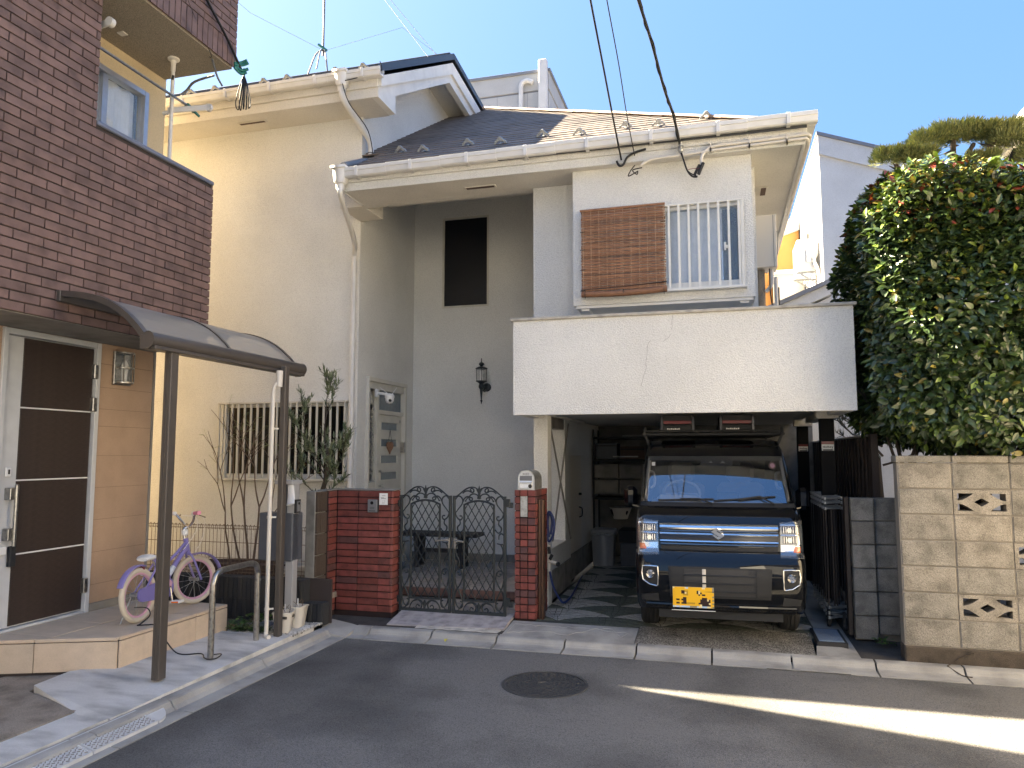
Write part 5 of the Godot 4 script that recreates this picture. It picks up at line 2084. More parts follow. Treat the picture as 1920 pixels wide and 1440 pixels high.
	# trough planters behind the fence, and the two shrubs
	for p in [[-4.75, 0.62, "long brown planter tub behind the mesh fence, under the bare shrub"], [-4.10, 0.24, "pale rimmed planter tub behind the mesh fence, under the evergreen shrub"]]:
		s = st()
		X = Transform3D(Basis().scaled(v3(p[1] / 0.2, 1, 1)), v3(p[0], 0.30, -6.78))
		lathe(s, Vector3.ZERO, [Vector2(0.15, 0), Vector2(0.17, 0.20), Vector2(0.19, 0.205), Vector2(0.19, 0.24), Vector2(0.165, 0.24), Vector2(0.16, 0.21), Vector2(0.0, 0.21)], 20, false)
		X = Transform3D.IDENTITY
		single("planter_tub", s, M.terracotta if p[1] > 0.5 else M.cream_plastic, v3(p[0], 0.30, -6.78), p[2], "planter")
	bare_shrub()
	evergreen_shrub()


func mesh_fence() -> void:
	var f := thing("mesh_fence", "beige welded wire mesh fence with looped top along the planting bed", "fence", v3(-4.6, 0.49, -6.42))
	var s := st()
	tube(s, [v3(-3.755, 0.30, -6.42), v3(-3.755, 0.965, -6.42)], 0.022, 12)
	part("fence_post", s, M.post_grey, f)
	s = st()
	tube(s, [v3(-5.78, 0.30, -6.42), v3(-5.78, 0.965, -6.42)], 0.022, 12)
	part("fence_post", s, M.post_grey, f)
	s = st()
	for y in [0.915, 0.945, 0.78, 0.63, 0.53, 0.50]:
		tube(s, [v3(-5.8, y, -6.425 + (0.02 if y in [0.945, 0.50] else 0.0)), v3(-3.78, y, -6.425 + (0.02 if y in [0.945, 0.50] else 0.0))], 0.0032, 5)
	part("rail_wire", s, M.twig, f)
	var one := st()
	tube(one, spline([v3(0, -0.22, 0.022), v3(0, -0.24, 0.008), v3(0, -0.22, -0.004)], 3) + [v3(0, 0.18, -0.004)] + spline([v3(0, 0.21, -0.002), v3(0, 0.235, 0.012), v3(0, 0.215, 0.026), v3(0, 0.185, 0.018)], 4), 0.0026, 5)
	var om := one.commit()
	for k in 46:
		piece("fence_wire", om, M.twig, f, Transform3D(Basis(), v3(-3.82 - k * 0.043, 0.72, -6.43)))


func letter_column() -> void:
	# the neighbour's functional pole: slim column with intercom and post box
	var c := thing("letter_column", "slim grey column with slate-blue letter box and a lit intercom hood, behind the canopy post", "letter box", v3(-3.70, 0.1, -5.98))
	var s := st()
	bb(s, v3(-3.735, 0.10, -6.03), v3(-3.66, 1.40, -5.95), 0.004)
	part("column", s, M.post_grey, c)
	s = st()
	bb(s, v3(-3.83, 1.375, -6.07), v3(-3.655, 1.41, -5.90), 0.003)
	part("column_top", s, M.post_grey, c)
	s = st()
	bb(s, v3(-3.815, 0.72, -6.05), v3(-3.737, 1.375, -5.92), 0.003)
	part("column_back", s, M.slate_box, c)
	s = st()
	bb(s, v3(-4.00, 0.70, -6.10), v3(-3.66, 1.12, -5.93), 0.008)
	part("letter_box", s, M.slate_box, c)
	s = st()
	tube(s, spline([v3(-3.69, 1.37, -5.93), v3(-3.675, 1.27, -5.92), v3(-3.655, 1.20, -5.88)], 4), [0.03, 0.03, 0.032, 0.034, 0.036, 0.038, 0.038, 0.04, 0.04], 10, true, 0.3)
	part("lamp_hood", s, M.white_plastic, c)
	s = st()
	bb(s, v3(-3.655, 1.12, -6.02), v3(-3.635, 1.24, -5.94), 0.003)
	var ic := part("intercom", s, M.soft_black, c)
	s = st()
	bb(s, v3(-3.635, 1.135, -6.005), v3(-3.631, 1.225, -5.955))
	part("intercom_panel", s, M.grey_plastic, ic)
	s = st()
	tube(s, [v3(-3.632, 1.205, -5.98), v3(-3.628, 1.205, -5.98)], 0.012, 10)
	part("intercom_lens", s, M.black_plastic, ic)


# ---------------------------------------------------------------- plants
func leaf_mesh(len: float, wid: float, fold := 0.12, curl := 0.12) -> ArrayMesh:
	# a pointed oval along +z, folded along its midrib and drooping at the tip
	var s := st()
	var n := 4
	var spine := []
	var lft := []
	var rgt := []
	for k in n + 1:
		var t := float(k) / n
		var w := wid * 0.5 * pow(sin(PI * pow(t, 0.8)), 0.8)
		var p := v3(0, -curl * t * t * len, t * len)
		spine.append(p)
		lft.append(p + v3(-w, fold * w * 2.0, 0))
		rgt.append(p + v3(w, fold * w * 2.0, 0))
	for k in n:
		for sd in [[spine, rgt], [lft, spine]]:
			var a: Vector3 = sd[0][k]
			var b: Vector3 = sd[1][k]
			var c: Vector3 = sd[1][k + 1]
			var d: Vector3 = sd[0][k + 1]
			tri(s, a, c, b)
			tri(s, a, d, c)
	return s.commit()


func weeds(label: String, at: Vector3, r: float, n: int, size: float) -> void:
	var w := thing("weed", label, "plant", at)
	var lm := leaf_mesh(1.0, 0.7, 0.1, 0.2)
	var s := st()
	var tones := [lin(0.035, 0.085, 0.018), lin(0.055, 0.11, 0.022), lin(0.028, 0.06, 0.015)]
	var mats := []
	for k in 3:
		mats.append(mat("weed_leaf_%d" % k, tones[k], 0.5, {"back": Color(0.2, 0.28, 0.08)}))
	for k in n:
		var a := rng.randf() * TAU
		var d := r * sqrt(rng.randf())
		var p := at + v3(cos(a) * d, rng.randf() * r * 0.75 * (1.0 - d / r * 0.5), sin(a) * d)
		var bas := Basis.from_euler(Vector3(rng.randf_range(-0.9, 0.3), a + PI * 0.5 + rng.randf_range(-0.8, 0.8), rng.randf_range(-0.5, 0.5)), EULER_ORDER_YXZ).scaled(Vector3.ONE * size * rng.randf_range(0.7, 1.3))
		piece("leaf", lm, mats[rng.randi() % 3], w, Transform3D(bas, p))
		if k % 4 == 0:
			tube(s, [at + v3(0, 0, 0), p], 0.002, 4)
	part("stems", s, M.twig, w)


# a branching shrub: returns the list of [tip, direction] to carry leaves
func grow(s: SurfaceTool, p: Vector3, d: Vector3, len: float, r: float, depth: int, spread: float, tips: Array, lift := 0.15) -> void:
	var pts := [p]
	var q := p
	var dd := d
	for k in 3:
		dd = (dd + v3(rng.randf_range(-1, 1), rng.randf_range(-0.6, 1), rng.randf_range(-1, 1)) * 0.12).normalized()
		q += dd * len / 3.0
		pts.append(q)
	tube(s, spline(pts, 2), [r, r * 0.95, r * 0.9, r * 0.84, r * 0.78, r * 0.72, r * 0.68], 6)
	tips.append([q, dd, depth])
	if depth <= 0:
		return
	var n := 2 if depth > 1 else 3
	for k in n:
		var a := rng.randf() * TAU
		var side := dd.cross(v3(cos(a), 0.3, sin(a))).normalized()
		var nd := (dd + side * spread * rng.randf_range(0.6, 1.2) + Vector3.UP * lift).normalized()
		grow(s, q if k < 2 else pts[2], nd, len * rng.randf_range(0.55, 0.8), r * 0.66, depth - 1, spread, tips, lift)


func bare_shrub() -> void:
	var base := v3(-4.72, 0.50, -6.78)
	var b := thing("bare_shrub", "thin bare shrub with a few feathery green leaves before the barred window", "shrub", base)
	var tips := []
	var s := st()
	for st_ in [[-0.18, v3(-0.16, 1, 0.05), 0.55, 0.010], [-0.05, v3(-0.26, 1, 0.0), 0.62, 0.011], [0.03, v3(-0.02, 1, 0.1), 0.60, 0.013], [0.09, v3(0.12, 1, -0.05), 0.60, 0.013], [0.15, v3(0.34, 1, 0.0), 0.52, 0.009]]:
		grow(s, base + v3(st_[0], 0, 0), st_[1].normalized(), st_[2], st_[3], 3, 0.55, tips, 0.22)
	part("branches", s, M.twig, b)
	var lm := leaf_mesh(1.0, 0.42, 0.06, 0.05)
	var ms := [mat("feather_leaf_a", lin(0.14, 0.19, 0.055), 0.5, {"back": Color(0.3, 0.34, 0.1)}), mat("feather_leaf_b", lin(0.21, 0.235, 0.085), 0.5, {"back": Color(0.3, 0.34, 0.1)})]
	var n := 0
	for t in tips:
		if t[2] > 1 or rng.randf() < 0.35:
			continue
		# a pinnate spray: pairs of leaflets along a thin stalk
		var d: Vector3 = (t[1] + v3(rng.randf_range(-0.7, 0.7), -0.5, rng.randf_range(-0.7, 0.7))).normalized()
		var side := d.cross(Vector3.UP).normalized()
		var sp := st()
		var ln := rng.randf_range(0.07, 0.13)
		tube(sp, [t[0], t[0] + d * ln], 0.0012, 4)
		for k in 6:
			for sg in [-1.0, 1.0]:
				var o: Vector3 = t[0] + d * ln * (0.15 + 0.85 * k / 5.0)
				var dir: Vector3 = (side * sg + d * 0.4 + v3(0, -0.15, 0)).normalized()
				sp.append_from(lm, 0, Transform3D(Basis(Vector3.UP.cross(dir).normalized(), dir.cross(Vector3.UP.cross(dir)).normalized(), dir).scaled(Vector3.ONE * 0.030), o))
		part("leaf_spray", sp, ms[n % 2], b)
		n += 1


func evergreen_shrub() -> void:
	var base := v3(-3.90, 0.50, -6.85)
	var b := thing("evergreen_shrub", "narrow-leaved evergreen shrub with crooked stem behind the canopy post", "shrub", base)
	var s := st()
	var stem := spline([base, base + v3(0.02, 0.30, 0), base + v3(-0.05, 0.58, 0.02), base + v3(0.02, 0.82, 0.0), base + v3(0.05, 1.0, 0.0), base + v3(0.03, 1.2, 0.0)], 4)
	tube(s, stem, 0.024, 8)
	var tips := []
	for k in 9:
		var p: Vector3 = stem[9 + k]
		var a := k * 2.4
		grow(s, p, v3(cos(a) * 0.9, 0.75, sin(a) * 0.6).normalized(), 0.24, 0.006, 2, 0.7, tips, 0.25)
	grow(s, stem[stem.size() - 1], v3(-0.2, 1, 0).normalized(), 0.34, 0.007, 3, 0.5, tips, 0.3)
	grow(s, stem[14], v3(-0.75, 0.9, 0.1).normalized(), 0.40, 0.007, 3, 0.5, tips, 0.3)
	part("branches", s, M.bark, b)
	var lm := leaf_mesh(1.0, 0.20, 0.12, 0.10)
	var ms := [mat("olive_leaf_a", lin(0.085, 0.115, 0.065), 0.45, {"back": Color(0.12, 0.15, 0.06)}), mat("olive_leaf_b", lin(0.125, 0.155, 0.085), 0.45, {"back": Color(0.12, 0.15, 0.06)}), mat("olive_leaf_c", lin(0.165, 0.195, 0.115), 0.45, {"back": Color(0.12, 0.15, 0.06)})]
	var n := 0
	for t in tips:
		if t[2] > 2:
			continue
		var sp := st()
		for k in 15:
			var d: Vector3 = (t[1] * 0.8 + v3(rng.randf_range(-1, 1), rng.randf_range(-0.6, 0.8), rng.randf_range(-1, 1))).normalized()
			var o: Vector3 = t[0] - t[1] * rng.randf() * 0.20
			var x := d.cross(Vector3.UP).normalized()
			sp.append_from(lm, 0, Transform3D(Basis(x, d.cross(x), d).orthonormalized().scaled(Vector3.ONE * rng.randf_range(0.05, 0.085)), o))
		part("leaf_tuft", sp, ms[n % 3], b)
		n += 1


# ---------------------------------------------------------------- red tile garden wall
func garden_wall() -> void:
	var g := thing("red_brick_wall", "low wall of glazed red brick tiles with dark joints left of the iron gate", "wall", v3(-3.4, 0.1, -6.82))
	var tones := shades("red_brick", 6, 0.22, 0.04)
	for t in 2:
		var m: StandardMaterial3D = M.red_brick.duplicate()
		m.albedo_color = [lin(0.13, 0.052, 0.048), lin(0.18, 0.055, 0.045)][t]
		tones.append(m)
	var s := st()
	bb(s, v3(-3.69, 0.05, -6.93), v3(-3.085, 1.285, -6.772))
	bb(s, v3(-3.80, 0.05, -6.93), v3(-3.692, 1.285, -6.58))
	part("wall_core", s, M.brick_joint, g)
	s = st()
	bb(s, v3(-3.80, 1.286, -6.94), v3(-3.07, 1.296, -6.765), 0.003)
	bb(s, v3(-3.80, 1.286, -6.764), v3(-3.682, 1.296, -6.585), 0.003)
	part("wall_top", s, M.plinth, g)
	var c := 0.0645
	var full := box_mesh(v3(0.218, 0.0555, 0.018), 0.003)
	var half := box_mesh(v3(0.118, 0.0555, 0.018), 0.003)
	var head := box_mesh(v3(0.018, 0.0555, 0.15), 0.003)
	for r in 18:
		var y: float = 0.128 + r * c + 0.028
		for k in 2:
			piece("brick", full, tones[rng.randi() % 8], g, Transform3D(Basis(), v3(-3.562 + k * 0.2265 + 0.002, y, -6.768 + rng.randf() * 0.002)))
		piece("brick", half, tones[rng.randi() % 8], g, Transform3D(Basis(), v3(-3.163, y, -6.768 + rng.randf() * 0.002)))
		# rounded corner tile at the gate
		s = st()
		var arc := PackedVector2Array([Vector2(-3.10, 6.777), Vector2(-3.10, 6.759), Vector2(-3.088, 6.760), Vector2(-3.077, 6.766), Vector2(-3.072, 6.777), Vector2(-3.071, 6.92), Vector2(-3.088, 6.92), Vector2(-3.088, 6.777)])
		prism(s, arc, v3(0, y - 0.028, 0), Vector3.RIGHT, Vector3.FORWARD, 0.0555)
		part("corner_brick", s, tones[rng.randi() % 8], g)
		piece("brick", head, tones[rng.randi() % 8], g, Transform3D(Basis(), v3(-3.687, y, -6.685)))
	# ribbed split stone return towards the street
	var w := thing("split_stone_wall", "short wall end of rough ribbed brown stone blocks beside the red brick wall", "wall", v3(-3.75, 0.1, -6.47))
	s = st()
	bb(s, v3(-3.80, 0.05, -6.578), v3(-3.70, 1.29, -6.38), 0.006)
	part("wall_core", s, M.plinth, w)
	var st_tones := shades("split_stone", 4, 0.15, 0.03)
	for r in 6:
		s = st()
		for k in 5:
			bb(s, v3(-3.72, 0.095 + r * 0.2, -6.572 + k * 0.038), v3(-3.682 + rng.randf() * 0.008, 0.285 + r * 0.2, -6.572 + k * 0.038 + 0.033), 0.006)
		part("stone_block", s, st_tones[rng.randi() % 4], w)
	# door phone and paper notice
	var ic := thing("door_phone", "grey video door phone on the red brick wall", "door phone", v3(-3.284, 1.076, -6.755))
	s = st()
	bb(s, v3(-3.335, 1.075, -6.757), v3(-3.234, 1.20, -6.735), 0.005)
	part("case", s, M.grey_plastic, ic)
	s = st()
	tube(s, [v3(-3.288, 1.168, -6.735), v3(-3.288, 1.168, -6.731)], 0.016, 16)
	part("lens", s, M.black_plastic, ic)
	s = st()
	for k in 4:
		bb(s, v3(-3.31, 1.108 + k * 0.006, -6.7345), v3(-3.262, 1.110 + k * 0.006, -6.7335))
	bb(s, v3(-3.318, 1.088, -6.735), v3(-3.252, 1.094, -6.7325))
	part("speaker_slot", s, M.soft_black, ic)
	s = st()
	bb(s, v3(-3.234, 1.08, -6.756), v3(-3.221, 1.195, -6.745), 0.002)
	part("hood", s, M.soft_black, ic)
	var n := thing("paper_notice", "small white paper notice stuck on the red brick wall beside the door phone", "notice", v3(-3.174, 1.148, -6.755))
	s = st()
	bb(s, v3(-3.219, 1.15, -6.7565), v3(-3.130, 1.262, -6.7545))
	part("paper", s, M.white_plastic, n)
	s = st()
	for row in [[1.236, -3.19, -3.155], [1.216, -3.205, -3.17], [1.208, -3.20, -3.15], [1.185, -3.185, -3.178], [1.185, -3.168, -3.160], [1.166, -3.19, -3.16]]:
		bb(s, v3(row[1], row[0], -6.7546), v3(row[2], row[0] + 0.004, -6.7542))
	part("print", s, M.grey_plastic, n)


# ---------------------------------------------------------------- gate pillar, mailbox, wrought-iron gate
func gate_and_pillars() -> void:
	var p := thing("gate_pillar", "slim pillar of small red and purple brick tiles carrying the mailbox", "pillar", v3(-1.78, 0.1, -7.1))
	var tones := shades("red_brick", 5, 0.25, 0.05)
	for t in 2:
		var m: StandardMaterial3D = M.red_brick.duplicate()
		m.albedo_color = [lin(0.15, 0.06, 0.055), lin(0.11, 0.048, 0.05)][t]
		tones.append(m)
	var s := st()
	bb(s, v3(-1.882, 0.05, -7.42), v3(-1.694, 1.30, -6.912))
	part("pillar_core", s, M.brick_joint, p)
	var c := 0.0665
	var sq := box_mesh(v3(0.067, 0.057, 0.018), 0.003)
	var nr := box_mesh(v3(0.047, 0.057, 0.018), 0.003)
	var lg := box_mesh(v3(0.018, 0.057, 0.225), 0.003)
	for r in 18:
		var y: float = 0.115 + r * c + 0.029
		piece("brick", nr, tones[rng.randi() % 7], p, Transform3D(Basis(), v3(-1.864, y, -6.908)))
		if r < 14 or r == 17:
			piece("brick", sq, tones[rng.randi() % 7], p, Transform3D(Basis(), v3(-1.799, y, -6.908)))
		piece("brick", sq, tones[rng.randi() % 7], p, Transform3D(Basis(), v3(-1.724, y, -6.908)))
		for k in 2:
			piece("brick", lg, tones[rng.randi() % 7], p, Transform3D(Basis(), v3(-1.690, y, -7.03 - k * 0.235)))
	s = st()
	bb(s, v3(-1.833, 1.052, -6.911), v3(-1.765, 1.245, -6.906), 0.002)
	part("name_plate", s, M.galvanised, p)
	# mailbox with a rounded top
	var m := thing("mailbox", "silver round-topped mailbox on the brick gate pillar", "mailbox", v3(-1.79, 1.30, -7.05))
	var out := PackedVector2Array([Vector2(-0.083, 0.0), Vector2(0.083, 0.0), Vector2(0.083, 0.105)])
	for k in 13:
		var a := PI * k / 12.0
		out.append(Vector2(cos(a) * 0.083, 0.105 + sin(a) * 0.083))
	s = st()
	prism(s, out, v3(-1.785, 1.302, -7.23), Vector3.RIGHT, Vector3.UP, 0.295)
	part("case", s, M.galvanised, m)
	var ins := Geometry2D.offset_polygon(out, -0.008)[0]
	s = st()
	prism(s, ins, v3(-1.785, 1.302, -6.936), Vector3.RIGHT, Vector3.UP, 0.006)
	part("front_door", s, M.aluminium, m)
	s = st()
	bb(s, v3(-1.845, 1.392, -6.931), v3(-1.725, 1.437, -6.926), 0.002)
	part("slot_flap", s, M.grey_plastic, m)
	s = st()
	bb(s, v3(-1.850, 1.372, -6.931), v3(-1.718, 1.384, -6.918), 0.003)
	bb(s, v3(-1.845, 1.32, -6.931), v3(-1.725, 1.362, -6.926), 0.002)
	part("trim_band", s, M.chrome, m)
	s = st()
	tube(s, [v3(-1.742, 1.34, -6.927), v3(-1.742, 1.34, -6.915)], 0.018, 14)
	part("lock_dial", s, M.soft_black, m)
	var tm := TextMesh.new()
	tm.text = "POST"
	tm.font = SystemFont.new()
	tm.font.font_names = PackedStringArray(["Droid Serif"])
	tm.font_size = 16
	tm.pixel_size = 0.0016
	tm.depth = 0.001
	var lt := MeshInstance3D.new()
	lt.mesh = tm
	lt.material_override = M.soft_black
	lt.name = "lettering"
	m.add_child(lt)
	lt.position = v3(-1.785, 1.452, -6.9285) - origin_of(m)
	# bronze post beside the pillar
	s = st()
	bb(s, v3(-1.712, 0.10, -7.05), v3(-1.625, 1.215, -6.985), 0.006)
	for k in 3:
		tube(s, [v3(-1.70 + k * 0.03, 0.10, -6.985), v3(-1.70 + k * 0.03, 1.21, -6.985)], 0.011, 8)
	single("shutter_post", s, M.bronze, v3(-1.667, 0.10, -7.02), "bronze metal gate post standing beside the brick gate pillar", "post")
	# tile apron before the gate
	var t := thing("tile_apron", "pale lavender tiled ramp before the iron gate", "paving", v3(-2.5, 0.1, -6.75))
	var mt := shades("mat_tile", 4, 0.08, 0.02)
	for i in 15:
		for j in 2:
			s = st()
			var x0 := -3.02 + i * 0.0745
			var za := -6.535 - 0.004 * i - j * 0.20
			var zb2 := za - 0.196
			sheet(s, [[x0, za], [x0 + 0.0725, za - 0.004], [x0 + 0.0725, zb2 - 0.004], [x0, zb2]], func(_x, z): return apron_y(0, z) + 0.006 + 0.03 * clampf((-6.53 - z) / 0.4, 0, 1), 0.03)
			part("tile", s, mt[rng.randi() % 4], t)
	iron_gate()


func gpt(x: float, y: float, dz := 0.0) -> Vector3:
	# the gate's drawing units to metres within one leaf, hung at its left stile
	return v3((x - 80.0) * 0.00094, (1352.0 - y) * 0.00094, dz)


func iron_gate() -> void:
	var make := func() -> Node3D:
		var g := thing("iron_gate", "left leaf of the black wrought-iron gate with lattice and scrollwork", "gate", Vector3.ZERO, "leaves of the iron gate")
		var s: SurfaceTool
		for x in [[80, 106, 168], [622, 650, 168]]:
			s = st()
			bb(s, gpt(x[0], 1352, -0.012), gpt(x[1], x[2], 0.012), 0.002)
			part("stile", s, M.gate_black, g)
		s = st()
		bb(s, gpt(106, 1352, -0.011), gpt(622, 1318, 0.011), 0.002)
		part("bottom_rail", s, M.gate_black, g)
		# inner panel
		s = st()
		bb(s, gpt(194, 1225, -0.009), gpt(213, 262, 0.009), 0.002)
		bb(s, gpt(511, 1225, -0.009), gpt(530, 262, 0.009), 0.002)
		bb(s, gpt(213, 1225, -0.009), gpt(511, 1207, 0.009), 0.002)
		part("panel_frame", s, M.gate_black, g)
		var top := []
		for k in 11:
			var x := lerpf(196, 528, k / 10.0)
			top.append(gpt(x, 262 - 46 * (1.0 - pow((x - 362) / 166.0, 2))))
		s = st()
		tube(s, top, 0.0095, 8)
		part("panel_arch", s, M.gate_black, g)
		# diagonal bars
		for dir in [-1.0, 1.0]:
			for k in range(-8, 9):
				# line through (362 + 80 k, 720) with slope dy/dx = 1.72 * dir, clipped to the panel
				var x0 := 362.0 + 79.0 * k
				var a := Vector2(x0 - 500.0 / 1.72 * dir, 220)
				var b := Vector2(x0 + 500.0 / 1.72 * dir, 1220)
				var clip := Geometry2D.intersect_polyline_with_polygon(PackedVector2Array([a, b]), PackedVector2Array([Vector2(205, 1215), Vector2(205, 255), Vector2(280, 228), Vector2(362, 216), Vector2(444, 228), Vector2(519, 255), Vector2(519, 1215)]))
				for q in clip:
					if q[0].distance_to(q[1]) < 12:
						continue
					s = st()
					bar(s, gpt(q[0].x, q[0].y, dir * 0.0035), gpt(q[1].x, q[1].y, dir * 0.0035), 0.0075, 0.0085, Vector3.BACK)
					part("lattice_bar", s, M.gate_black, g)
		# scrolls, each drawn on the left and mirrored about the leaf's middle
		var scrolls := [
			[[100, 182], [140, 158], [190, 118], [240, 88], [290, 78], [335, 92], [362, 140]],
			[[185, 142], [215, 120], [255, 118], [285, 132], [304, 122], [300, 98], [278, 92], [266, 104], [274, 116]],
			[[362, 200], [345, 160], [305, 146], [270, 158], [255, 190], [268, 214], [288, 208], [288, 188], [274, 184]],
			[[190, 225], [200, 200], [225, 178], [250, 175], [232, 195], [216, 218]],
			[[106, 205], [135, 172], [165, 178], [186, 210], [176, 255], [140, 300], [106, 345]],
			[[106, 345], [125, 388], [158, 412], [180, 395], [174, 372], [160, 372]],
			[[152, 408], [160, 450], [132, 485], [138, 520], [165, 535], [195, 508]],
			[[106, 556], [132, 540], [155, 560], [158, 600]],
			[[106, 680], [112, 650], [140, 648], [178, 640]],
			[[140, 648], [118, 690], [114, 750], [140, 800], [158, 850], [130, 900], [106, 945]],
			[[106, 985], [110, 935], [140, 908], [172, 925], [172, 958], [148, 966], [140, 945]],
			[[178, 925], [188, 990], [160, 1060], [122, 1120], [106, 1180], [120, 1250], [150, 1295], [180, 1290], [192, 1250], [172, 1230]],
			[[106, 1000], [125, 1080], [160, 1150], [190, 1235], [150, 1310], [110, 1325]],
			[[195, 1330], [210, 1280], [250, 1240], [300, 1240], [332, 1275], [322, 1318], [290, 1330], [268, 1308], [282, 1282], [302, 1294]],
			[[215, 1326], [222, 1345], [246, 1345], [252, 1322], [236, 1316]],
			[[240, 1248], [290, 1236], [330, 1250], [362, 1300]],
		]
		for sc in scrolls:
			var pts := []
			for q in sc:
				pts.append(gpt(q[0], q[1]))
			for mirror in [false, true]:
				var pp := []
				for q in pts:
					pp.append(v3(0.536 - q.x, q.y, q.z) if mirror else q)
				var sp := spline(pp, 4)
				var rad := []
				for k in sp.size():
					rad.append(lerpf(0.0078, 0.0056, absf(2.0 * k / (sp.size() - 1.0) - 0.8)))
				s = st()
				tube(s, sp, rad, 7, true, 1.15, Vector3.BACK)
				part("scroll", s, M.gate_black, g)
				# a rolled leaf where the scroll begins
				if sc.size() > 5:
					s = st()
					var k0: Vector3 = sp[sp.size() - 1]
					lathe(s, k0 - v3(0, 0.009, 0), [Vector2(0, 0), Vector2(0.008, 0.004), Vector2(0.0105, 0.009), Vector2(0.008, 0.014), Vector2(0, 0.018)], 8)
					part("scroll_eye", s, M.gate_black, g)
		# fleurs above and below
		s = st()
		tube(s, [gpt(362, 195), gpt(362, 150), gpt(362, 110), gpt(362, 62)], [0.022, 0.012, 0.015, 0.002], 8, true, 0.5, Vector3.BACK)
		for sg in [-1.0, 1.0]:
			tube(s, spline([gpt(362, 140), gpt(362 + sg * 18, 105), gpt(362 + sg * 30, 84)], 4), [0.009, 0.010, 0.011, 0.011, 0.011, 0.009, 0.007, 0.004, 0.001], 6, true, 0.6, Vector3.BACK)
		part("finial", s, M.gate_black, g)
		s = st()
		tube(s, [gpt(362, 1335), gpt(362, 1285), gpt(362, 1262), gpt(362, 1232)], [0.010, 0.014, 0.020, 0.003], 8, true, 0.5, Vector3.BACK)
		part("finial", s, M.gate_black, g)
		return g
	var a: Node3D = make.call()
	a.position = v3(-3.052, 0.128, -6.885)
	var b := dup(a, v3(-2.502, 0.128, -6.885), "right leaf of the black wrought-iron gate, next to the gate pillar")
	var s := st()
	for q in [[-2.62, -1.0], [-2.38, 1.0]]:
		tube(s, spline([v3(-2.525 if q[1] < 0 else -2.48, 0.815, -6.85), v3(-2.57 if q[1] < 0 else -2.45, 0.822, -6.835), v3(-2.66 if q[1] < 0 else -2.375, 0.810, -6.83)], 5), 0.009, 8, true, 0.6)
		bx(s, v3(-2.535 if q[1] < 0 else -2.475, 0.79, -6.866), v3(0.02, 0.10, 0.012), 0.003)
	part("gate_handle", s, M.grey_paint, a)
	for y in [0.24, 1.16]:
		s = st()
		bx(s, v3(-3.072, y, -6.885), v3(0.03, 0.06, 0.03), 0.003)
		part("hinge", s, M.gate_black, a)
		s = st()
		bx(s, v3(-1.948, y + 0.02, -6.885), v3(0.036, 0.075, 0.03), 0.003)
		bx(s, v3(-1.92, y, -6.885), v3(0.04, 0.05, 0.024), 0.003)
		tube(s, [v3(-1.952, y + 0.035, -6.868), v3(-1.952, y + 0.035, -6.864)], 0.008, 8)
		tube(s, [v3(-1.952, y + 0.008, -6.868), v3(-1.952, y + 0.008, -6.864)], 0.008, 8)
		part("hinge", s, M.gate_black, b)
	# bench on the porch
	var be := thing("porch_bench", "dark weathered wooden bench on the porch behind the iron gate", "bench", v3(-3.52, 0.19, -9.25))
	s = st()
	bb(s, v3(-4.05, 0.585, -9.42), v3(-2.98, 0.63, -9.08), 0.008)
	part("seat", s, M.weathered_wood, be)
	for x in [-3.82, -3.22]:
		s = st()
		var leg := PackedVector2Array([Vector2(-0.14, 0), Vector2(-0.06, 0), Vector2(0.0, 0.12), Vector2(0.06, 0), Vector2(0.14, 0), Vector2(0.11, 0.2), Vector2(0.15, 0.395), Vector2(-0.15, 0.395), Vector2(-0.11, 0.2)])
		prism(s, leg, v3(x - 0.03, 0.19, -9.25), Vector3.FORWARD, Vector3.UP, 0.06)
		part("leg", s, M.weathered_wood, be)
	s = st()
	bb(s, v3(-3.79, 0.37, -9.28), v3(-3.25, 0.42, -9.23), 0.004)
	part("stretcher", s, M.weathered_wood, be)


